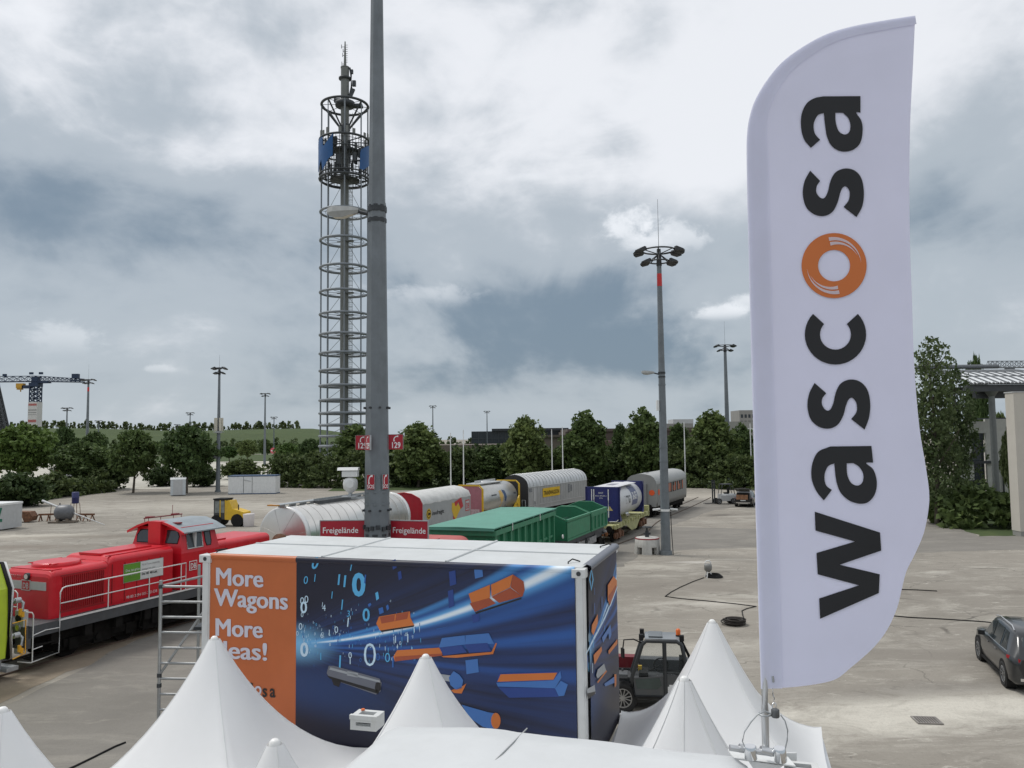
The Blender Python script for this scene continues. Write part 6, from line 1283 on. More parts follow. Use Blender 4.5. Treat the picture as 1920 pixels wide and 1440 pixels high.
for k in range(n+1): x = .1+k*(L-.36)/n; b.box(x, x+.17, -1.56, -1.42, 1.2, 3.26); b.box(x, x+.17, 1.42, 1.56, 1.2, 3.12)
for k in range(5): y = -1.3+k*.58; b.box(-.06, .06, y, y+.14, 1.2, 3.12); b.box(L-.06, L+.06, y, y+.14, 1.2, 3.12)
b.box(.04, L-.04, -1.50, -1.42, 2.10, 2.22); b.box(.04, L-.04, -1.52, -1.42, 1.15, 1.3); b.build('rib', mat('rib_green', (.030, .20, .10), .5, var=.1, dirt=.3, dcol=(.06, .12, .08)), t)
b = MB(); b.box(-.02, L+.02, -1.60, -1.42, 3.26, 3.48); b.box(-.02, L+.02, 1.42, 1.60, 3.26, 3.48); b.box(-.07, .06, -1.6, 1.6, 3.26, 3.48); b.box(L-.06, L+.07, -1.6, 1.6, 3.26, 3.48); b.build('top_rim', mat('rim_green', (.035, .21, .11), .5, var=.1, dirt=.3), t)
b = MB(); b.slab([(-.25, -1.62, 3.56), (L+.1, -1.62, 3.56), (L+.1, .0, 3.60), (-.25, .0, 3.60)], (0, 0, .05)); b.slab([(-.25, 0, 3.60), (L+.1, 0, 3.60), (L+.1, 1.62, 3.56), (-.25, 1.62, 3.56)], (0, 0, .05)); b.box(-.25, -.2, -1.62, 1.62, 3.49, 3.58)
for k in range(6): b.box(.7+k*1.6, .74+k*1.6, -1.62, -1.6, 3.48, 3.57)
b.build('flat_cover', M_grnl, t)
b = MB()
for x in (2.2, 6.6): b.box(x, x+.05, -1.64, -1.62, 3.26, 3.6)
side_text(b, 'XXL', L-2.6, 1.75, .32, 0, -1.505, .01, .8); side_text(b, 'EX', L-2.5, 1.4, .3, 0, -1.505, .01, .8); b.build('white_marking', M_rail, t)
flat(t, L, M_under); bogie(t, 1.4); bogie(t, L-1.4); buffers(t, ((-.4, -1), (L+.4, 1)))
loc, rz, L = place(1.60, 45.5, 4.86, 53.8); t = thing('tipping_wagon', 'dark green open tipping wagon with two troughs and rusty running gear', 'freight wagon', loc, rz)
def trough(x0, x1, rib):
    b = MB(); w = 1.42; zt_, zb_ = 2.76, 1.68; zi = 3.16
    b.slab([(x0, -w, zb_), (x1, -w, zb_), (x1, -w, zt_), (x0, -w, zt_)], (0, .06, 0)); b.slab([(x0, w, zb_), (x1, w, zb_), (x1, w, zt_), (x0, w, zt_)], (0, -.06, 0))
    b.slab([(x0, -w, zb_), (x0, w, zb_), (x0, w, zt_), (x0, .45, zi), (x0, -.45, zi), (x0, -w, zt_)], (.06, 0, 0)); b.slab([(x1-.06, -w, zb_), (x1-.06, w, zb_), (x1-.06, w, zt_), (x1-.06, .45, zi), (x1-.06, -.45, zi), (x1-.06, -w, zt_)], (.06, 0, 0))
    o = b.build('trough', M_grn, t)
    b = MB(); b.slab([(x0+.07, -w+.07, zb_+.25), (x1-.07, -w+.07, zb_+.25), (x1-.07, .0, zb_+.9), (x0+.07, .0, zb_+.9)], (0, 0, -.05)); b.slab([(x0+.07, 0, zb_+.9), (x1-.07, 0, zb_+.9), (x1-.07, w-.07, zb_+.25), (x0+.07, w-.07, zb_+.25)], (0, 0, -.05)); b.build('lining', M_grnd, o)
    b = MB(); b.box(x0-.02, x1+.02, -w-.05, -w+.08, zt_, zt_+.10); b.box(x0-.02, x1+.02, w-.08, w+.05, zt_, zt_+.10)
    for xx in (x0, x1-.06): b.tube([(xx+.03, -w, zt_+.04), (xx+.03, -.45, zi+.03), (xx+.03, .45, zi+.03), (xx+.03, w, zt_+.04)], .03, 5)
    b.box(x0, x1, -w-.04, -w, zb_-.02, zb_+.08)
    if rib:
        for k in range(5): x = x0+.15+k*(x1-x0-.4)/4; b.box(x, x+.2, -w-.06, -w, zb_+.08, zt_-.12); 
        b.box(x0, x1, -w-.05, -w, zt_-.22, zt_)
    else: b.box(x0+.02, x1-.02, -w-.02, -w, zb_+.12, zt_-.1)
    b.build('rim', mat('rim_green', (.035, .21, .11), .5), o)
trough(.15, L*.54, False); trough(L*.56, L-.1, True)
b = MB(); b.box(-.1, L+.9, -1.1, 1.1, 1.0, 1.30); b.box(.1, L-.1, -1.2, 1.2, 1.32, 1.68); b.cyl((.0, -1.2, 1.95), (.0, -1.24, 1.95), .12, n=14, mi=1); b.build('chassis', [M_frame, M_rail], t)
r_ = random.Random(4); b = MB()
for k in range(26): x = r_.uniform(-.2, L+.8); b.obox((x, -1.25+r_.uniform(-.1, .1), r_.uniform(.75, 1.3)), (r_.uniform(.1, .5), .12, r_.uniform(.06, .25)), 0, k % 3)
for k in range(5): b.tube([(-.3+k*.16, -1.2, 1.4), (-.2+k*.16, -1.3, 1.0), (-.05+k*.16, -1.2, .8)], .03, 4, 1)
for k in range(4): b.tube([(L+.3+k*.2, -1.0, 1.3), (L+.35+k*.2, -1.2, .95), (L+.55+k*.2, -1.1, .8)], .03, 4, 1)
b.build('brake_gear', [M_frame, mat('gear_orange', (.32, .13, .05), .7, var=.4), M_galv], t)
for x in (2.6, 5.2): MB().box(x, x+1.5, -1.28, -1.2, .85, 1.25).build('data_panel', mat('panel_speckled', (.28, .28, .28), .6, var=.6, vscale=12), t)
bogie(t, 1.2); bogie(t, L-.6); buffers(t, ((-.1, -1), (L+.9, 1)))
loc, rz, L = place(6.40, 57.9, 9.35, 65.5); t = thing('tank_container_wagon', 'white tank container with navy blue end frames on a pale yellow chassis', 'freight wagon', loc, rz)
zc, rr = 2.64, 1.20; Mx = Matrix.Translation((0, 0, zc)) @ Matrix.Rotation(PI/2, 4, 'Y'); M_wtank = mat('tank_white', (.60, .61, .62), .4, .15, var=.07, dirt=.3, dcol=(.42, .42, .41))
MB().lathe([(0, .10), (.8, .14), (rr, .42), (rr, L-.42), (.8, L-.14), (0, L-.1)], 36, M=Mx).build('tank', M_wtank, t)
for x, s in ((0, 1), (L-.14, -1)):
    b = MB()
    for y in (-1.27, 1.13): b.box(x, x+.14, y, y+.14, 1.42, 3.86); b.slab([(x+.0, y+.02, 1.45), (x+.0, y+.12, 1.45), (x+.0, y+.12, 3.86), (x+.0, y+.02, 3.86)], (.05, 0, 0))
    b.box(x, x+.14, -1.27, 1.27, 3.74, 3.87); b.box(x, x+.14, -1.27, 1.27, 1.40, 1.56); b.box(x+.03, x+.08, -1.2, 1.2, 1.5, 3.8)
    for y in (-1.27, 1.23): b.slab([(x+.07, y, 3.86), (x+.07+s*.45, y, 3.86), (x+.07, y, 3.4)], (0, .05, 0)); b.slab([(x+.07, y, 1.42), (x+.07+s*.6, y, 1.42), (x+.07, y, 1.95)], (0, .05, 0))
    b.build('end_frame', M_navy, t)
b = MB(); b.box(.1, L-1.5, -.75, .75, 3.80, 3.86); b.box(.1, L-1.6, -1.0, -.75, 3.82, 3.85); b.build('top_walkway', mat('walkway_pale', (.62, .62, .63), .5, var=.1), t); MB().box(2.2, 4.0, -.25, .3, 3.861, 3.88).build('walkway_hatch', mat('hatch_grey', (.22, .22, .26), .5), t)
b = MB()
for y in (-.45, .62, .78): b.tube([(-.03, y, 3.7), (-.05, y, 3.0), (-.05, y, 2.4), (-.05, y, 1.7)], .035, 5)
b.tube([(-.03, -1.15, 1.55), (-.05, -1.0, 1.42), (-.05, -.5, 1.40)], .03, 5)
for s, z, h in (('BASF', 3.38, .16), ('BASU 870305 2', 3.18, .13), ('33TB', 3.02, .12)): end_text(b, s, .12, z, h, 0, .024, .0)
b.build('white_marking', M_rail, t)
b = MB(); b.poly([(.022, -.52, 2.5), (.022, -.76, 2.18), (.022, -.28, 2.18)], 0); b.build('warning_plate', mat('plate_amber', (.5, .4, .15), .5), t)
b = MB(); vs, fs = text('VTG', 1.0, .03, 'CENTER', 3); b.add([(2.9+v[0]*.85, -(rr+.008)*math.cos((v[1]-.35)*.80/rr+.12), zc+(rr+.008)*math.sin((v[1]-.35)*.80/rr+.12)) for v in vs], fs, False, 0); b.build('tank_lettering', mat('letter_grey', (.07, .075, .08), .5), t); b = MB()
for k in range(6): a0, a1 = -.35+k*.22, -.35+(k+1)*.22; b.add([(x, -(rr+.006)*math.cos(a), zc+(rr+.006)*math.sin(a)) for x, a in ((4.3, a0), (6.2, a0), (6.2, a1), (4.3, a1))], [(0, 1, 2, 3)], False, 1)
vs, fs = text('BASF', 1.0, .03, 'CENTER', 3); b.add([(5.25+v[0]*.62, -(rr+.012)*math.cos((v[1]-.35)*.75/rr+.25), zc+(rr+.012)*math.sin((v[1]-.35)*.75/rr+.25)) for v in vs], fs, False, 2); b.build('logo_panel', [mat('letter_grey', (.07, .075, .08), .5), mat('panel_slate', (.10, .12, .22), .5), M_rail], t)
b = MB()
for k in range(5): b.tube([(3.2+k*.18, -.9, 1.75), (3.25+k*.18, -1.0, 1.55), (3.3+k*.18, -.95, 1.42)], .05, 5)
b.build('valve', M_chrome, t)
b = MB(); zz = 1.25
b.box(-1.2, L+2.0, -1.0, 1.0, 1.02, zz); 
for s in (-1, 1): b.box(-1.2, L+2.0, s*1.18-.07, s*1.18+.07, 1.0, 1.28); b.slab([(L*.24, s*1.2, 1.0), (L*.80, s*1.2, 1.0), (L*.66, s*1.2, .42), (L*.46, s*1.2, .42)], (0, .05*s, 0))
for k in range(12): b.obox((-.8+k*.85, -1.28, 1.2+.08*(k % 2)), (.3, .16, .22), 0)
b.box(L+1.6, L+2.1, -1.25, 1.25, .9, 1.75); b.build('chassis', M_ygr, t); bogie(t, .6, m=M_rust); bogie(t, L+.6, m=M_rust); buffers(t, ((-1.2, -1), (L+2.1, 1)))
loc, rz, L = place(11.75, 74.0, 17.0, 85.6); t = thing('passenger_coach', 'grey passenger coach with dark windows and orange blinds at the tail of the train', 'coach', loc, rz)
arc = [(-1.40, 3.05), (-1.38, 3.3), (-1.22, 3.62), (-.9, 3.85), (-.45, 3.96), (0, 4.0)]; arc = arc+[(-y, z) for y, z in arc[-2::-1]]
pf = [(-1.36, 1.0), (-1.42, 1.5), (-1.42, 2.6)]+arc+[(1.42, 2.6), (1.42, 1.5), (1.36, 1.0)]
b = MB(); b.prism(pf, 0, L, smooth=True); b.build('body', mat('coach_grey', (.27, .275, .265), .42, .15, var=.06, vscale=.8, dirt=.3, dcol=(.18, .175, .165)), t)
b = MB(); q = [(y*1.004, z+.01) for y, z in arc]; k = len(q); b.add([(x, y, z) for x in (.02, L-.02) for y, z in q], [(j, j+1, k+j+1, k+j) for j in range(k-1)], True); b.box(1.6, 2.1, -.2, .2, 3.98, 4.06); b.build('roof', mat('coach_roof', (.36, .365, .355), .45, .2, var=.08, dirt=.3, dcol=(.25, .25, .24)), t)
for k in range(9):
    x = 2.5+k*.98; b = MB(); b.box(x, x+.62, -1.432, -1.420, 2.02, 2.95); o = b.build('window', mat('coach_window', (.012, .013, .014), .5, var=.2, spec=.15), t)
    b = MB(); b.box(x+(.0 if k % 2 else .34), x+(.26 if k % 2 else .62), -1.438, -1.433, 2.1, 2.9-.3*(k % 3 == 1)); b.build('blind', mat('blind_orange', (.55, .12, .03), .6), o)
b = MB(); b.box(.35, 1.25, -1.432, -1.42, 1.1, 3.0); b.build('door', mat('door_grey', (.22, .225, .22), .5), t)
b = MB(); b.cyl((-.012, -1.0, 2.3), (-.03, -1.0, 2.3), .26, n=18); b.cyl((.85, -1.44, 2.3), (.85, -1.452, 2.3), .28, n=18); b.build('tail_disc', mat('disc_orange', (.75, .10, .02), .5), t)
b = MB(); b.box(-.25, 0, -.55, .55, 1.1, 3.1); b.build('gangway', mat('gangway_grey', (.20, .205, .20), .6), t)
b = MB(); b.box(.2, L-.2, -1.2, 1.2, .6, 1.0); b.build('underframe', M_under, t); bogie(t, 1.9, 2.2); bogie(t, L-1.9, 2.2); buffers(t, ((0, -1), (L, 1)))
b = MB(); b.tube([(-.3, .6, .8), (-.35, .65, 1.3), (-.35, .95, 1.3), (-.3, 1.0, .8)], .03, 5); b.build('coupling_hook', M_under, t)
# ------------------------------------------------------------------ cars and machines
M_carg = mat('car_graphite', (.024, .026, .028), .28, .35, var=.05, vscale=2, coat=.6)
M_carb = mat('car_black', (.014, .015, .017), .25, .3, var=.1, coat=.6)
M_tyre = mat('tyre', (.016, .016, .016), .8, var=.3, vscale=8); M_rim = mat('rim_silver', (.40, .41, .42), .35, .8, var=.08); M_tail = mat('tail_lamp', (.33, .008, .015), .2, var=.1)
def wheel(parent, x, y, r=.36, w=.24, rim=M_rim, spokes=5, name='wheel'):
    s = 1 if y > 0 else -1; b = MB(); Mx = Matrix.Translation((x, y, r)) @ Matrix.Rotation(-PI/2*s, 4, 'X')
    b.lathe([(r*.62, -w/2), (r*.93, -w/2), (r, -w/2+.03), (r, w/2-.03), (r*.93, w/2), (r*.64, w/2-.01), (r*.62, w/2-.05)], 28, M=Mx); o = b.build(name, M_tyre, parent)
    b = MB(); b.lathe([(r*.64, w/2-.07), (r*.65, w/2-.01), (r*.59, w/2-.005), (r*.57, w/2-.06)], 28, M=Mx); b.cyl(Mx @ Vector((0, 0, w/2-.09)), Mx @ Vector((0, 0, w/2-.075)), r*.6, n=20, mi=1); b.cyl(Mx @ Vector((0, 0, w/2-.08)), Mx @ Vector((0, 0, w/2-.015)), r*.16, n=12)
    for k in range(spokes):
        for e in (-.16, .16):
            a = 2*PI*k/spokes+e; b.tube([Mx @ Vector((r*.10*math.cos(a), r*.10*math.sin(a), w/2-.03)), Mx @ Vector((r*.60*math.cos(a+e*.6), r*.60*math.sin(a+e*.6), w/2-.02))], r*.045, 4)
    b.build('rim', [rim, M_black], o); return o
def car(name, label, loc, rz, paint, L=4.82, Wd=1.94, H=1.74, tailgate=False):
    """estate bodied car: x forward from the rear bumper, lofted cross sections"""
    t = thing(name, label, 'car', loc, rz); hw = Wd/2
    # x, bottom, belt, top, half widths low / belt / top
    ST = [(.00, .48, .88, 1.02, .74, .80, .72), (.06, .34, .98, 1.10, .88, .90, .74), (.18, .28, 1.04, 1.24, .955, .955, .74), (.42, .26, 1.07, 1.58, 1.0, 1.0, .70), (.62, .25, 1.07, 1.68, 1.0, 1.0, .70), (1.2, .24, 1.06, 1.73, 1.0, 1.0, .71), (2.0, .24, 1.05, 1.74, 1.0, 1.0, .71), (2.7, .24, 1.03, 1.69, 1.0, 1.0, .70), (3.05, .24, 1.02, 1.53, 1.0, 1.0, .68),
          (3.55, .24, 1.01, 1.10, 1.0, .98, .78), (3.75, .24, .99, 1.06, 1.0, .97, .80), (4.35, .26, .93, .99, .98, .93, .76), (4.62, .30, .84, .90, .92, .86, .70), (4.78, .36, .66, .78, .82, .78, .62), (4.82, .44, .58, .66, .74, .72, .58)]
    kx = L/4.82; kz = H/1.74
    def sect(s):
        x, zb, zl, zt, a, b_, c = s; x *= kx; zb, zl, zt = zb*kz, zl*kz, zt*kz
        q = [(a*hw*.90, zb), (a*hw*.985, zb+.10), (a*hw, zb+(zl-zb)*.45), (b_*hw*1.0, zb+(zl-zb)*.72), (b_*hw*.965, zl), (b_*hw*.94, zl+.015), (c*hw+(b_*hw*.94-c*hw)*.12, zl+(zt-zl)*.86), (c*hw*.93, zl+(zt-zl)*.965), (c*hw*.55, zt), (0, zt+.008)]
        return [(x, y, z) for y, z in q]+[(x, -y, z) for y, z in q[-2::-1]]
    S_ = [sect(s) for s in ST]; k = len(S_[0]); b = MB(); vs = [p for s in S_ for p in s]; n = len(S_)
    fs = [(i*k+j, (i+1)*k+j, (i+1)*k+j+1, i*k+j+1) for i in range(n-1) for j in range(k-1)]; fs += [(i*k+k-1, (i+1)*k+k-1, (i+1)*k, i*k) for i in range(n-1)]
    b.add(vs, fs, True); b.add(S_[0], [tuple(range(k))]); b.add(S_[-1], [tuple(range(k-1, -1, -1))]); body = b.build('body', paint, t)
    def srf(x, z, side=1):    # y on the flank at x, z
        xs = [s[0]*kx for s in ST]; i = max(0, min(n-2, next((q for q in range(n-1) if xs[q+1] >= x), n-2))); f = (x-xs[i])/(xs[i+1]-xs[i])
        def yy(sec):
            for j in range(len(sec)//2):
                (x0, y0, z0), (x1, y1, z1) = sec[j], sec[j+1]
                if z0 <= z <= z1 and z1 > z0: return y0+(y1-y0)*(z-z0)/(z1-z0)
            return sec[4][1]
        return side*(yy(S_[i])*(1-f)+yy(S_[i+1])*f)
    for sd in (1, -1):
        for poly in ([(.72, 1.11), (1.30, 1.10), (1.30, 1.60), (.95, 1.58)], [(1.40, 1.10), (2.18, 1.09), (2.18, 1.61), (1.40, 1.61)], [(2.26, 1.09), (3.22, 1.07), (3.05, 1.25), (2.72, 1.54), (2.26, 1.61)]):
            q = [(x*kx, srf(x*kx, z*kz, sd)+sd*.006, z*kz) for x, z in poly]; c = MB()
            m_ = len(q)
            c.slab(q, (0, sd*.004, 0)); c.build('side_window', M_glass, body)
        c = MB(); c.tube([(x*kx, srf(x*kx, z*kz, sd)+sd*.012, z*kz) for x, z in ((.60, 1.10), (1.3, 1.085), (2.2, 1.075), (3.3, 1.055))], .010, 4); c.build('trim_strip', M_chrome, body)
        c = MB(); c.tube([(.75*kx, sd*.68*hw, H-.06), (1.0*kx, sd*.67*hw, H+.035), (2.2*kx, sd*.67*hw, H+.045), (2.75*kx, sd*.66*hw, H-.04)], .018, 6); c.build('roof_rail', M_alu, t)
        c = MB(); c.slab([(.02*kx, sd*.42*hw, .86*kz), (.02*kx, sd*.80*hw, .90*kz), (.02*kx, sd*.80*hw, 1.02*kz), (.02*kx, sd*.42*hw, 1.0*kz)], (.10, 0, 0)); c.slab([(.02*kx, sd*.78*hw, .90*kz), (.42*kx, sd*1.005*hw, .96*kz), (.40*kx, sd*1.0*hw, 1.06*kz), (.02*kx, sd*.78*hw, 1.03*kz)], (.02, sd*.010, 0)); c.build('tail_lamp', M_tail, t)
        c = MB(); c.box(2.85*kx, 3.0*kx, sd*hw*1.0, sd*(hw+.20), 1.04*kz, 1.18*kz); c.build('mirror', paint, t)
        for x in (1.55, 2.45):
            c = MB(); c.tube([(x*kx, sd*(hw+.008), .92*kz), ((x+.2)*kx, sd*(hw+.012), .925*kz)], .014, 5); c.build('door_handle', paint, body)
        c = MB(); 
        for xw in (.93, 3.86): c.cyl((xw*kx, sd*(hw-.25), .37), (xw*kx, sd*(hw+.004), .37), .43, n=26)
        c.box(1.3*kx, 3.45*kx, sd*hw*.93, sd*hw*1.0, .22, .30); c.build('wheel_arch', M_black, body)
        for xw in (.93, 3.86): wheel(t, xw*kx, sd*(hw-.105), .365, .25)
    c = MB(); c.slab([(.155*kx, -.66*hw, 1.13*kz), (.155*kx, .66*hw, 1.13*kz), (.41*kx, .58*hw, 1.56*kz), (.41*kx, -.58*hw, 1.56*kz)], (-.02, 0, .01)); c.build('rear_window', M_black if tailgate else M_glass, body)
    c = MB(); c.slab([(3.50*kx, -.70*hw, 1.10*kz), (3.50*kx, .70*hw, 1.10*kz), (2.98*kx, .60*hw, 1.56*kz), (2.98*kx, -.60*hw, 1.56*kz)], (.02, 0, .02)); c.build('windscreen', M_glass, body)
    c = MB(); c.box(-.03, .10, -.78*hw, .78*hw, .42, .50); c.box(-.035, .05, -.55*hw, .55*hw, .36, .40); c.build('bumper_trim', M_chrome, t)
    c = MB(); c.box(-.01, .03, -.27, .27, .70*kz, .80*kz); c.build('number_plate', M_white, t)
    if tailgate:
        c = MB(); c.slab([(.40*kx, -.72*hw, H-.05), (.40*kx, .72*hw, H-.05), (-.55, .78*hw, H+.30), (-.55, -.78*hw, H+.30)], (0, 0, .06)); c.build('open_tailgate', mat('tailgate_grey', (.10, .105, .10), .3, var=.3), t)
        c = MB(); c.box(-.02, .05, -.66*hw, .66*hw, .80, 1.5); c.build('boot_opening', M_black, t)
    return t
hd = math.atan2(.953, .303); p = Vector((14.53, 24.16, 0)); r_ = Vector((.953, -.303, 0)); f_ = Vector((.303, .953, 0)); o0 = p+r_*.86-f_*.93
car('parked_car', 'dark graphite estate car parked on the gravel, cut off by the right photo edge', (o0.x, o0.y, 0), hd, M_carg)
o0 = G(1393, 951); car('parked_car', 'black estate car with raised tailgate and wooden boxes inside, beside the flag edge', (o0.x, o0.y-.1, 0), 1.15, M_carb, 4.6, 1.86, 1.62, True)
o1 = Vector((o0.x-.02, o0.y-.05, .80)); t = thing('wooden_boxes', 'brown wooden boxes in the open boot of the black car', 'boxes', o1, 1.15-PI/2)
b = MB()
for k in range(3): b.box(-.62+k*.40, -.26+k*.40, -.12, .3, 0, .48)
b.build('crate', mat('box_wood', (.30, .15, .08), .7, var=.3, vscale=8), t)
# forklift by the far mast
o0 = G(1356, 945); t = thing('forklift', 'small white and dark forklift standing in front of the dark hedge', 'forklift', (o0.x-1.1, o0.y, 0), .12)
b = MB(); b.prism([(-.5, .35), (.5, .35), (.5, .95), (.35, 1.10), (-.35, 1.10), (-.5, .95)], .7, 2.5); b.build('body', M_lgrey, t)
b = MB()
for y in (-.42, .42): b.tube([(.75, y, 1.0), (.95, y, 2.1), (2.0, y, 2.15), (2.35, y, 1.05)], .04, 5)
b.box(.9, 2.05, -.5, .5, 2.10, 2.17); b.build('overhead_guard', M_dark, t)
b = MB()
for y in (-.3, .3): b.box(.02, .14, y-.05, y+.05, .1, 2.6)
for z in (.5, 1.4, 2.3): b.box(.04, .12, -.3, .3, z, z+.08)
for y in (-.25, .25): b.box(-1.0, .05, y-.05, y+.05, .08, .13)
b.build('lift_mast', M_dark, t); b = MB(); b.box(1.3, 1.75, -.25, .25, 1.1, 1.25); b.box(1.7, 1.8, -.25, .25, 1.2, 1.75); b.build('seat', M_black, t)
for x in (.5, 2.1):
    for y in (-.48, .48): wheel(t, x, y, .32, .22, M_rim, 5)
# telehandler beside the banner container
Yt = 22.9; xo = AY(1240, 1300, Yt).x; t = thing('telehandler', 'small dark grey telehandler with glazed cab and red boom beside the banner container', 'telehandler', (xo, Yt, 0), PI-.16)
M_tgrey = mat('telehandler_grey', (.075, .08, .083), .5, .1, var=.1, dirt=.25); M_tglass = mat('clear_glass', (.5, .55, .55), .03, var=.02)
gm = M_tglass.node_tree; gp = gm.nodes['Principled BSDF']; gp.inputs['Transmission Weight'].default_value = .92; gp.inputs['IOR'].default_value = 1.05; gp.inputs['Alpha'].default_value = .35
b = MB(); b.box(-1.5, 1.5, -.45, .45, .45, .85); b.prism([(-.78, .30), (-.45, .25), (-.45, .55), (-.78, .55)], -.9, .9); b.build('chassis', M_frame, t)
ns = .92                                              # cab flank towards the viewer at y = +ns (x forward is to the left)
cab = MB(); fr = [(.72, .48), (.80, .95), (.50, 1.86), (.38, 1.97), (-.42, 1.97), (-.55, 1.88), (-.74, .95), (-.66, .50)]
for y in (ns, .12): cab.tube([(x, y, z) for x, z in fr], .058, 6, closed=True); cab.tube([(-.10, y, .5), (-.10, y, 1.95)], .055, 6)
for x, z in fr[2:7]: cab.tube([(x, .12, z), (x, ns, z)], .04, 5)
o = cab.build('cab_frame', mat('cab_frame_black', (.030, .033, .036), .5, var=.15), t)
b = MB(); b.slab([(.70, ns-.01, .52), (.76, ns-.01, .98), (.20, ns-.01, 1.02), (-.08, ns-.01, 1.05), (-.08, ns-.01, .52)], (0, .02, 0)); b.slab([(-.12, ns-.01, .52), (-.12, ns-.01, 1.10), (-.70, ns-.01, 1.05), (-.64, ns-.01, .52)], (0, .02, 0)); b.build('door_panel', M_tgrey, o)
b = MB(); b.slab([(.66, ns+.012, .70), (.70, ns+.012, .94), (.05, ns+.012, 1.0), (.0, ns+.012, .80), (.12, ns+.012, .70)], (0, .006, 0)); b.build('lower_window', mat('tinted_glass', (.055, .075, .07), .12, var=.2), o)
for q in ([(.74, 1.02), (.48, 1.84), (.36, 1.93), (-.05, 1.93), (-.05, 1.08)], [(-.15, 1.12), (-.15, 1.92), (-.42, 1.92), (-.53, 1.84), (-.70, 1.08)]):
    b = MB(); b.slab([(x, ns-.012, z) for x, z in q], (0, .005, 0)); b.build('cab_window', M_tglass, o)
b = MB(); b.prism([(.06, 1.96), (ns+.03, 1.96), (ns-.02, 2.02), (.5, 2.06), (.1, 2.02)], -.50, .42); b.build('roof', mat('roof_panel', (.20, .22, .235), .35, var=.15), o)
b = MB()
b.box(-.05, .32, .2, ns-.12, 2.035, 2.062)
b.build('roof_window', M_glass, o)
b = MB(); b.box(-.55, -.1, .25, .75, .75, .95); b.box(-.62, -.5, .25, .75, .9, 1.45); b.build('seat', M_black, t)
b = MB(); b.ring((-.02+.02, .5, 1.22), .19, .016, 20, 5, axis='Y'); b.tube([(.0, .5, 1.22), (.45, .5, 1.0)], .02, 5); b.box(.35, .6, .2, .8, .75, 1.08); b.build('steering_wheel', M_black, t)
b = MB(); b.prism([(-.56, .9), (-.2, .9), (-.2, 1.18), (-.56, 1.18)], -1.5, .62); b.build('boom_base', M_frame, t)
b = MB(); b.prism([(-.55, .92), (-.22, .92), (-.22, 1.22), (-.55, 1.22)], .63, 1.75); b.box(1.75, 2.0, -.5, -.25, .5, 1.25); b.build('boom', mat('boom_red', (.15, .005, .012), .5, var=.12, dirt=.25), t)
b = MB(); b.cyl((1.3, -.6, 1.12), (1.3, -.15, 1.12), .10, n=12); b.tube([(1.2, .2, .6), (1.6, .1, 1.0)], .05, 6); b.box(.9, 1.2, .5, .9, .95, 1.05); 
for k in range(3): b.cyl((1.05+k*.12, .55, 1.05), (1.05+k*.12, .55, 1.10), .025, n=6)
b.build('boom_linkage', M_frame, t)
b = MB(); b.cyl((-.48, .62, 2.0), (-.48, .62, 2.08), .07, n=12, mi=1); b.lathe([(.06, 2.08), (.065, 2.20), (.04, 2.24), (0, 2.245)], 14, M=Matrix.Translation((-.48, .62, 0))); b.build('beacon', [M_orange, M_black], t)
b = MB()
for x, y in ((.50, .25), (.52, .85), (-.56, .85)): b = MB(); b.obox((x, y, 2.05), (.12, .14, .14)); b.cyl((x, y, 1.95), (x, y, 2.02), .02, n=5); b.build('work_lamp', M_black, t)
b = MB(); b.tube([(.5, .9, 1.9), (.72, 1.0, 2.02), (.98, 1.02, 2.0), (1.02, 1.02, 1.72)], .02, 5); b.obox((1.02, 1.03, 1.66), (.05, .16, .24), .4); b.build('mirror_arm', M_black, t); b = MB(); b.tube([(-.55, .8, 2.0), (-.95, .7, 1.15), (-1.05, .7, .95)], .025, 5); b.obox((-.9, .72, 1.22), (.16, .12, .2)); b.build('rear_strut', M_black, t); MB().tube([(-.5, .3, 1.98), (-.85, .3, 1.2)], .02, 5).build('rear_strut', M_black, t)
b = MB(); b.box(-1.75, -.72, -.4, .9, .55, 1.05); b.prism([(-.4, 1.05), (.9, 1.05), (.8, 1.15), (-.3, 1.15)], -1.7, -.75); b.build('engine_cover', M_tgrey, t); b = MB(); b.box(-.40, -.16, ns+.012, ns+.02, .62, .78); b.box(-.34, -.2, ns+.012, ns+.021, .78, .83); b.build('sticker', M_white, t)
b = MB(); b.box(.52, .62, .40, .50, 1.05, 1.18); b.build('yellow_device', M_yellow, t)
for x in (1.05, -1.15):
    for y in (-.72, .72): wheel(t, x, y, .40, .30, mat('rim_dirty', (.30, .29, .27), .6, var=.2), 6)
# yellow compact machine on the lot
o0 = G(432, 986); t = thing('road_roller', 'yellow compact machine with dark cab standing behind the red locomotive', 'machine', (o0.x, o0.y, 0), PI-.15)
b = MB(); pf = [(-1.6, .75), (-1.55, 1.25), (-.5, 1.55), (-.2, 2.25), (.15, 2.25), (.2, .62), (-.5, .55)]
Mm = Matrix.Rotation(0, 4, 'Z'); b.add([(x, y, z) for y in (-.65, .65) for x, z in pf], [tuple(range(6, -1, -1)), tuple(range(7, 14))]+[(i, (i+1) % 7, 7+(i+1) % 7, 7+i) for i in range(7)]); b.build('body', M_yellow, t)
b = MB(); b.box(.16, 1.25, -.62, .62, .62, 2.32); b.build('cab', mat('cab_dark', (.04, .042, .042), .4, var=.2), t); b = MB(); b.box(.1, 1.3, -.68, .68, 2.33, 2.43); b.build('cab_roof', M_black, t)
for x0, x1 in ((.25, .62), (.72, 1.15)): b = MB(); b.box(x0, x1, .625, .632, 1.2, 2.2); b.build('cab_window', mat('pale_glass', (.20, .22, .21), .1, var=.3), t)
b = MB(); b.box(.6, .68, .62, .66, .7, 2.3); b.box(.14, .2, .62, .66, .7, 2.3); b.build('cab_post', M_yellow, t)
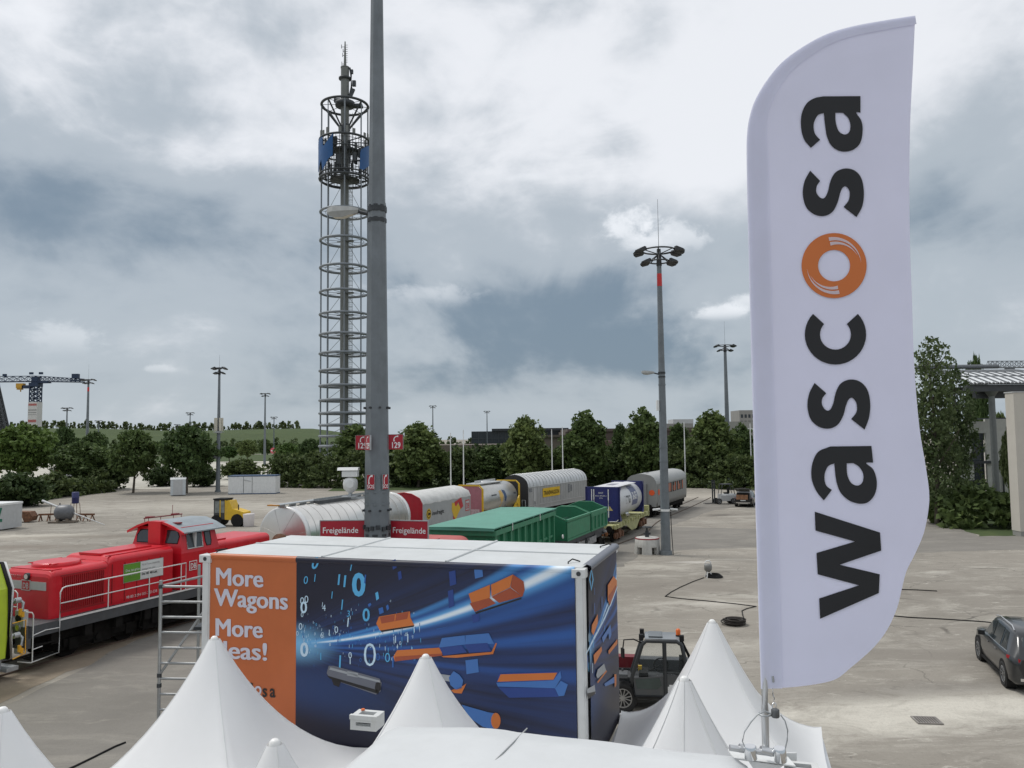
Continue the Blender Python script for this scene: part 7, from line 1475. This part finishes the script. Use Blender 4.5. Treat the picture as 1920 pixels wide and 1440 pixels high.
b = MB(); b.cyl((-.95, -.7, .55), (-.95, .7, .55), .55, n=20); b.build('drum', M_black, t); b = MB(); b.cyl((1.0, -.7, .5), (1.0, .7, .5), .5, n=20); b.build('drum', M_black, t); b = MB(); b.tube([(-.9, .3, 1.3), (-.9, .3, 1.9)], .05, 6); b.build('exhaust', M_dark, t)
o0 = G(466, 987); t = thing('storage_bin', 'small white bin right of the yellow compact machine', 'bin', (o0.x, o0.y, 0)); b = MB(); b.lathe([(.42, 0), (.45, .05), (.50, 1.05), (.48, 1.10), (0, 1.12)], 18); b.build('bin_body', mat('bin_white', (.62, .58, .57), .6, var=.06), t)
# site cabin, toilet
d0 = G(428, 927); d1 = G(516, 926); t = thing('site_cabin', 'white site cabin with blue roof edge at the edge of the gravel lot', 'cabin', ((d0.x+d1.x)/2, d0.y, 0), .02); w = (d1.x-d0.x)/2
b = MB(); b.box(-w, w, 0, 2.4, .1, 2.45); b.box(-w+2.5, -w+3.3, -.012, 0, .15, 2.3); b.build('body', mat('cabin_white', (.70, .71, .70), .5, var=.06, dirt=.2), t)
b = MB(); b.box(-w-.03, w+.03, -.04, 2.44, 2.45, 2.60); b.box(-w-.01, w+.01, -.02, 2.42, 0, .12); b.build('roof_edge', mat('cabin_blue', (.035, .075, .15), .5, var=.2), t)
b = MB()
for x in (-w+2.1, -w+3.3): b.box(x, x+.05, -.02, 0, .15, 2.4)
b.build('door', M_dark, t); b = MB(); b.obox((-w+2.6, -.05, 1.9), (1.1, .03, .08), 0, 0, 0, .2); b.build('door_latch', M_galv, t)
o0 = G(334, 929); t = thing('portable_toilet', 'white portable toilet between two dark bushes', 'toilet', (o0.x, o0.y, 0), .35)
b = MB(); b.box(-.95, .95, -.95, .95, .1, 2.25); b.build('body', mat('toilet_white', (.50, .54, .56), .5, var=.06), t); b = MB(); b.prism([(-1.0, 2.25), (1.0, 2.25), (.8, 2.42), (0, 2.5), (-.8, 2.42)], -1.0, 1.0); b.build('roof', M_white, t); b = MB(); b.box(-.6, .6, -.97, -.95, .15, 2.15); b.build('door', M_lgrey, t)
# things lying about on the left
o0 = G(10, 992); t = thing('skip_container', 'green and white container cut off by the left photo edge', 'container', (o0.x, o0.y, 0), -.1)
b = MB(); pf = [(-1.2, .1), (1.2, .1), (1.2, 2.25), (-1.2, 2.25)]; b.prism(pf, -4.5, .62); b.build('body', M_lgrey, t); b = MB(); b.box(-4.5, -.35, -1.22, -1.2, .1, 1.95); b.slab([(-.35, -1.21, .1), (.05, -1.21, .1), (.60, -1.21, 1.95), (.35, -1.21, 1.95)], (0, -.02, 0)); b.box(.4, .62, -1.24, -1.2, .75, 1.0); b.build('green_panel', mat('panel_green', (.01, .15, .085), .5, var=.1), t); b = MB(); b.box(-4.5, .66, -1.26, 1.24, 2.15, 2.32); b.build('rim', M_white, t)
o0 = G(45, 979); t = thing('digger_bucket', 'rusty digger bucket with yellow bracket lying on the gravel at left', 'bucket', (o0.x, o0.y, 0), .1)
b = MB(); pf = [(-1.0, .9), (-.6, 1.05), (.7, 1.0), (1.0, .55), (.85, .12), (.3, .02), (.1, .5), (-.2, .75), (-1.0, .55)]; b.add([(x, y, z) for y in (-.6, .6) for x, z in pf], [tuple(range(8, -1, -1)), tuple(range(9, 18))]+[(i, (i+1) % 9, 9+(i+1) % 9, 9+i) for i in range(9)]); b.build('shell', M_rust, t); b = MB(); b.slab([(-.95, -.66, .5), (-.2, -.66, .35), (-.15, -.66, .05), (-.6, -.66, .1)], (0, .1, 0)); b.build('bracket', M_yellow, t)
o0 = G(120, 980); t = thing('pressure_tank', 'grey pressure tank lying on a pallet', 'tank', (o0.x, o0.y, 0), .15)
b = MB(); b.lathe([(0, -.85), (.35, -.80), (.62, -.62), (.72, -.4), (.72, .4), (.62, .62), (.35, .80), (0, .85)], 24, M=Matrix.Translation((0, 0, .95)) @ Matrix.Rotation(PI/2, 4, 'Y')); b.cyl((-.4, 0, 1.6), (-.4, 0, 1.85), .06, n=8); b.build('vessel', mat('tank_grey', (.135, .14, .15), .45, .2, var=.15), t); b = MB(); b.box(-1.2, 1.1, -.6, .6, .02, .16); b.box(-.5, -.3, -.5, .5, .16, .4); b.box(.3, .5, -.5, .5, .16, .4); b.build('pallet', mat('old_wood', (.17, .14, .11), .9, var=.4), t)
o0 = G(128, 974); t = thing('blue_barrel', 'blue barrel on a stand behind the grey pressure tank', 'barrel', (o0.x, o0.y+1.2, 0)); b = MB(); b.lathe([(.30, 1.45), (.33, 1.5), (.33, 2.0), (.345, 2.02), (.33, 2.05), (.33, 2.55), (.28, 2.58), (0, 2.58)], 18); b.build('drum', mat('barrel_blue', (.02, .025, .11), .45, var=.15), t); b = MB()
for x in (-.28, .28):
    for y in (-.28, .28): b.tube([(x*1.3, y*1.3, 0), (x, y, 1.5)], .03, 5)
b.build('stand', M_rust, t)
a, e = G(76, 945, 2.6), G(196, 984, .05); a = AY(80, 939, 79); t = thing('steel_pole', 'long pale pole leaning across the grey pressure tank on two thin props', 'pole', (e.x, e.y, 0)); b = MB(); b.tube([Vector((0, 0, .05)), (a-Vector((e.x, e.y, 0)))*.5+Vector((0, 0, 0)), a-Vector((e.x, e.y, 0))], [.03, .07, .12], 7); b.build('shaft', M_lgrey, t)
for f in (.85, .52): q = (a-Vector((e.x, e.y, 0)))*f; MB().tube([q, (q.x-.3, q.y+.4, 0)], .03, 5).build('prop', M_rust, t)
for px, lb in ((91, 'rusty steel trestle left of the grey pressure tank'), (160, 'rusty steel trestle right of the grey pressure tank')):
    o0 = G(px, 977); t = thing('trestle', lb, 'trestle', (o0.x, o0.y, 0), .2 if px < 100 else -.1); b = MB(); b.box(-.9, .9, -.08, .08, .55, .72); b.build('beam', M_rust, t)
    for x in (-.7, 0, .7):
        b = MB(); b.tube([(x, -.4, 0), (x, 0, .6), (x, .4, 0)], .06, 5); b.build('leg', M_rust, t)
# right hand lot: concrete ring with valve, work lamp, cable, drain
o0 = G(1217, 1040); t = thing('standpipe_base', 'white concrete ring with a red band and a dark valve on top beside the mast', 'standpipe', (o0.x, o0.y+.6, 0))
b = MB()
for k in range(5):
    a0 = k*2*PI/5+.35; vs = []
    for i in range(7):
        a = a0+i*(2*PI/5*.62)/6
        for r_, z in ((.86, 0), (.80, .55), (.50, .55), (.56, 0)): vs.append((r_*math.cos(a), r_*math.sin(a), z))
    b.add(vs, [(i*4+j, i*4+(j+1) % 4, (i+1)*4+(j+1) % 4, (i+1)*4+j) for i in range(6) for j in range(4)]+[(0, 1, 2, 3), (24, 25, 26, 27)])
b.lathe([(.80, .45), (.76, .98), (.70, 1.02), (.25, 1.04)], 28); b.build('concrete_ring', mat('concrete_white', (.50, .49, .46), .85, var=.12, dirt=.3, bump=.3), t); b = MB(); b.lathe([(.765, .92), (.772, .99), (.76, 1.0)], 28); b.build('red_band', mat('dull_red_band', (.28, .03, .035), .6, var=.15), t)
b = MB(); b.cyl((0, 0, 1.0), (0, 0, 1.45), .14, .10, 10); b.cyl((0, 0, 1.4), (0, 0, 1.65), .06, n=8); b.ring((0, 0, 1.66), .30, .035, 18, 5); b.cyl((-.3, 0, 1.66), (.3, 0, 1.66), .03, n=5); b.cyl((0, -.3, 1.66), (0, .3, 1.66), .03, n=5); b.cyl((-.22, 0, 1.25), (.22, 0, 1.25), .07, n=8); b.build('valve', M_dark, t)
o0 = G(1328, 1083); t = thing('work_lamp', 'small work lamp on a stand with a coil of cable at its foot', 'lamp', (o0.x, o0.y, 0))
b = MB(); b.lathe([(.10, .30), (.20, .42), (.21, .62), (.18, .70), (.06, .74)], 14); b.build('lamp_body', mat('lamp_grey', (.20, .20, .19), .5), t); b = MB(); b.ring((0, 0, .72), .16, .03, 16, 5, axis='Y'); 
for k in range(3): a = k*2.1; b.tube([(math.cos(a)*.06, math.sin(a)*.06, .4), (math.cos(a)*.24, math.sin(a)*.24, 0)], .025, 5)
b.build('stand', M_white, t); b = MB()
for k in range(5): b.ring((.35, .1+.03*k, .04+.025*k), .42-.03*k, .03, 22, 5)
b.build('cable_coil', M_black, t)
cb = [G(*q, .025) for q in ((1320, 1083), (1300, 1090), (1275, 1101), (1258, 1110), (1247, 1118), (1275, 1122), (1330, 1127), (1380, 1132), (1418, 1137), (1400, 1141), (1391, 1145), (1393, 1155), (1398, 1166))]
o = MB().tube(cb, .020, 5).build('power_cable', M_black); tag(o, 'black cable running from the work lamp to the coil on the gravel', 'cable')
o0 = G(1380, 1174); t = thing('cable_coil', 'flat dark coil of cable lying on the gravel behind the white tent tip', 'cable', (o0.x, o0.y+.3, 0)); r_ = random.Random(8); b = MB()
for k in range(16): b.ring((r_.uniform(-.06, .06), r_.uniform(-.06, .06), .03+.012*k), r_.uniform(.22, .46), .025, 22, 5)
b.build('coil', mat('cable_brownish', (.022, .018, .015), .8, var=.4), t)
for pts, lb in (([(1690, 1105), (1720, 1106), (1757, 1108)], 'short black cable end right of the flag'), ([(1560, 1137), (1680, 1155), (1760, 1160), (1850, 1166), (1905, 1172)], 'long black cable running from the flag to the graphite car')):
    o = MB().tube([G(*q, .025) for q in [tuple(v) for v in cr(pts, False, 4)]], .022, 5).build('power_cable', M_black); tag(o, lb, 'cable')
o = MB().tube([G(*q, .02) for q in ((110, 1450), (140, 1437), (175, 1420), (215, 1400), (235, 1392))], .03, 5).build('power_cable', M_black); tag(o, 'black cable on the asphalt between the two left tents', 'cable')
o0 = G(1738, 1352); t = thing('drain_grate', 'square iron drain grate in the ground below the flag', 'drain', (o0.x, o0.y, .006), -.12); b = MB(); b.box(-.30, .30, -.26, .26, .004, .010, 1)
for k in range(9): b.box(-.29+k*.066, -.258+k*.066, -.24, .24, .012, .03)
for s in (-1, 1): b.box(-.31, .31, s*.25-.015, s*.25+.015, .0, .032); b.box(s*.30-.015, s*.30+.015, -.27, .27, .0, .031)
b.build('grate', [mat('grate_iron', (.27, .25, .23), .7, .3, var=.2), M_black], t)
# scaffold ladder frame left of the banner container
d = 13.25; q = lambda x, y, dd=d: AY(x, y, dd); t = thing('scaffold_frame', 'aluminium scaffold tower with ladder rungs left of the banner container', 'scaffold', (q(299, 1250).x, d, 0)); X0 = q(299, 1250).x; X1 = q(392, 1250, d).x-X0; M_scaf = mat('scaffold_tube', (.34, .35, .35), .45, .7, var=.15, dirt=.25)
zt = q(305, 1088).z; b = MB(); b.cyl((0, 0, 0), (0, 0, zt), .028, n=10); b.cyl((X1, -.05, 0), (X1, -.05, zt), .028, n=10); b.build('upright', M_scaf, t); b = MB(); b.cyl((0, 1.6, 0), (0, 1.6, zt), .028, n=8); b.cyl((X1, 1.55, 0), (X1, 1.55, zt), .028, n=8); b.build('upright', M_scaf, t)
z = zt-.10; k = 0
while z > .3: MB().cyl((0, 0, z), (X1, -.05, z-.005), .021, n=8).build('rung', M_scaf, t); z -= .245; k += 1
b = MB(); b.tube([(0, 0, q(300, 1266).z), (X1, 0, q(300, 1266).z+1.15)], .022, 6); b.tube([(X1, .3, q(300, 1150).z+.1), (X1*.3, 1.5, q(300, 1150).z)], .018, 6); b.tube([(.02, 0, zt-.09), (X1+.1, 1.55, zt-.02)], .022, 6); b.build('brace', M_scaf, t)
b = MB()
for zz in (zt-.1, q(300, 1266).z, q(300, 1285).z): b.cyl((0, 0, zz-.03), (0, 0, zz+.03), .04, n=8)
b.box(X1*.62, X1+.05, .1, .5, q(300, 1185).z, q(300, 1185).z+.05); b.build('coupler', M_dark, t)
# ------------------------------------------------------------------ buildings
M_ghall = mat('hall_glass', (.030, .038, .045), .25, var=.35, vscale=.15); M_brown = mat('brown_roof', (.105, .085, .070), .8, var=.12, vscale=.2); M_bwall = mat('brown_wall', (.13, .105, .085), .8, var=.15, vscale=.2); M_conc = mat('concrete', (.29, .285, .265), .85, var=.08, vscale=.6, dirt=.25)
def slabs(px0, px1, y0, y1, d, depth, m, t, nm, dz=0):
    a, b_ = AY(px0, y0, d), AY(px1, y0, d); zt, zb = AY((px0+px1)/2, y0, d).z, AY((px0+px1)/2, y1, d).z if y1 else 0
    c = t.location; return MB().box(a.x-c.x, b_.x-c.x, d-c.y, d+depth-c.y, max(0, zb), zt).build(nm, m, t)
d = 380; t = thing('exhibition_hall', 'long dark glass hall behind the conical trees', 'hall', (AY(970, 820, d).x, d, 0))
slabs(884, 1066, 808, None, d, 60, M_ghall, t, 'facade'); slabs(922, 1066, 803, 807.6, d-2, 62, M_dark, t, 'roof')
x0, x1 = AY(884, 820, d).x-t.location.x, AY(1066, 820, d).x-t.location.x; b = MB(); k = 0
while x0+k*3.2 < x1: b.box(x0+k*3.2, x0+k*3.2+.25, -.25, -.02, 0, AY(970, 809, d).z); k += 1
for z in (4, 7): b.box(x0, x1, -.2, -.02, z, z+.3)
b.build('facade_mullion', mat('mullion_grey', (.07, .078, .085), .4, .4), t)
d = 300; t = thing('exhibition_hall', 'low brown roofed halls between the conical trees', 'hall', (AY(1120, 820, d).x, d, 0))
slabs(1012, 1130, 819, None, d, 60, M_bwall, t, 'wall'); slabs(1060, 1300, 808, None, d+30, 60, M_brown, t, 'roof'); slabs(1008, 1136, 815, 819.4, d-1, 62, M_brown, t, 'roof_edge'); slabs(1064, 1300, 803, 808.4, d+29, 62, M_brown, t, 'roof_edge')
slabs(1130, 1290, 826, None, d+8, 30, mat('rust_wall', (.15, .10, .08), .8, var=.15), t, 'wall'); slabs(1250, 1300, 794, 804, d+40, 20, M_conc, t, 'roof_plant'); slabs(1262, 1300, 786, 795, d+42, 12, M_lgrey, t, 'roof_plant')
d = 300; t = thing('exhibition_hall', 'low brown hall seen between the two pale flagpoles', 'hall', (AY(880, 835, d).x, d, 0)); slabs(800, 960, 834, None, d, 40, M_bwall, t, 'wall')
d = 350; t = thing('apartment_block', 'grey block with window rows beside the left edge of the white flag', 'building', (AY(1400, 800, d).x, d, 0)); slabs(1386, 1425, 769, None, d, 14, M_conc, t, 'wall'); c = t.location
for r0 in range(3):
    for k in range(4): x = AY(1389+k*7, 780+r0*12, d).x-c.x; z = AY(1400, 780+r0*12, d).z; MB().box(x, x+1.0, -.05, .0, z-.8, z+.7).build('window', M_ghall, t)
t = thing('site_building', 'pale low building with white stripe left of the white flag', 'building', (AY(1395, 820, 260).x, 260, 0)); slabs(1368, 1440, 790, None, 260, 12, M_conc, t, 'wall'); slabs(1376, 1440, 803, 806, 259.5, .5, M_white, t, 'white_band')
# pavilion with vaulted roof at right
d = 75.0; ax = lambda px, y=800, dd=d: AY(px, y, dd).x; az_ = lambda y, px=1870, dd=d: AY(px, y, dd).z
t = thing('pavilion', 'pavilion with white vaulted roof on a tall column above pale walls', 'pavilion', (ax(1862), d, 0)); c = t.location
b = MB(); x0, x1 = ax(1820)-c.x, ax(1990)-c.x; z0, z1 = az_(719), az_(690); n = 10
vs = []
for i in range(n+1):
    f = i/n; vs += [(x0+(.8 if 0 else 0), -.5+9*f, z0+(z1-z0)*math.sin(f*PI*.5)*1.25), (x1, -.5+9*f, z0+(z1-z0)*math.sin(f*PI*.5)*1.25)]
b.add(vs, [(2*i, 2*i+1, 2*i+3, 2*i+2) for i in range(n)], True); b.add([(x, y, z-.12) for x, y, z in vs], [(2*i+2, 2*i+3, 2*i+1, 2*i) for i in range(n)], True); b.build('roof', mat('roof_white_sheet', (.72, .74, .75), .4, var=.05, dirt=.15), t)
b = MB()
for k in range(11):
    x = x0+k*(x1-x0)/10; b.tube([(x, -.5+9*i/n, z0+.05+(z1-z0)*math.sin(i/n*PI*.5)*1.25) for i in range(n+1)], .07, 4)
for i in (3, 6, 10): b.tube([(x0, -.5+9*i/n, z0+.04+(z1-z0)*math.sin(i/n*PI*.5)*1.25), (x1, -.5+9*i/n, z0+.04+(z1-z0)*math.sin(i/n*PI*.5)*1.25)], .05, 4)
k = 0
while x0+k*.35 < x1: b.cyl((x0+k*.35, -.55, z0-.02), (x0+k*.35, -.35, z0+.10), .09, n=5); k += 1
b.tube([(x0-.2, 9.2, z1+.9), (x1, 9.2, z1+.9)], .25, 6); b.build('roof_rib', mat('rib_slate', (.12, .13, .14), .5), t)
b = MB(); b.box(x0-.3, x1, -.3, .5, z0-.75, z0-.12); b.box(x0+1.0, x1, .6, 1.2, z0-1.35, z0-.76); b.box(x0, x1, 3, 9, z0-.5, z0-.15); b.build('roof_beam', mat('beam_slate', (.055, .06, .065), .6, var=.15), t)
b = MB(); b.cyl((0, 0, 0), (.0, 0, z0-.75), .30, .27, 14); b.cyl((0, 0, z0-1.2), (0, 0, z0-.74), .28, .6, 14); b.cyl((7.5, .3, 0), (7.5, .3, z0-.8), .28, n=12); b.build('column', mat('column_grey', (.135, .145, .14), .5, .2, var=.1), t)
dd = 84; b = MB(); X = lambda px: AY(px, 850, dd).x-c.x; Z = lambda y: AY(1850, y, dd).z; yb = dd-d
for px0, px1, ya, yb_ in ((1800, 1815, 790, None), (1815, 1850, 790, 812), (1850, 1897, 786, None), (1817, 1824, 830, 858), (1817, 1825, 870, 900)): b.box(X(px0), X(px1), yb, yb+.3, Z(yb_) if yb_ else 0, Z(ya)+(.0 if px0 != 1850 else .02))
b.build('wall', mat('pavilion_wall', (.50, .50, .46), .8, var=.06, dirt=.2), t)
b = MB(); b.box(X(1815), X(1850), yb+.5, yb+.6, 0, Z(812)); b.box(X(1889), X(1897), yb-.06, yb-.01, Z(900), Z(800)); b.build('window', M_ghall, t)
b = MB(); b.box(X(1805), X(1900), yb-.3, yb-.1, Z(869), Z(864)); 
for px in (1834, 1876): b.box(X(px), X(px+2), yb-.25, yb-.1, 0, Z(866))
b.build('gallery_rail', M_dark, t)
b = MB(); b.box(X(1868), X(1900), yb, yb+4, Z(786)+.03, Z(784)+.03); b.build('roof_edge', M_dark, t)
o0 = G(1918, 1006); t = thing('wall_pillar', 'tall plain pale beige wall slab at the right photo edge before the hedge', 'wall', (o0.x, o0.y, 0)); zt = AY(1905, 736, o0.y).z
MB().box(-.15, 4.5, 0, 1.0, .35, zt).build('slab', mat('beige_render', (.53, .50, .44), .85, var=.05, vscale=.5, dirt=.15, dcol=(.33, .30, .25), bump=.1), t); MB().box(-.12, 4.4, .03, .97, 0, .35).build('plinth', M_conc, t); MB().box(-.2, 4.6, -.05, 1.05, zt, zt+.08).build('coping', M_lgrey, t)
o0 = G(1905, 1007); 
# stone hut glimpsed behind the left bushes
o0 = G(105, 897); t = thing('material_stack', 'stack of grey and brown building material behind the low left bushes', 'material stack', (o0.x, o0.y+10, 0)); r_ = random.Random(6)
for k in range(9):
    b = MB(); x = -7+k*1.6; b.box(x, x+r_.uniform(1.2, 2.4), r_.uniform(-1, 0), 1.2, r_.choice((0, .5, 1.0)), r_.uniform(1.1, 2.2)); b.build('block', (M_conc, M_rust, M_lgrey, M_frame)[k % 4], t)
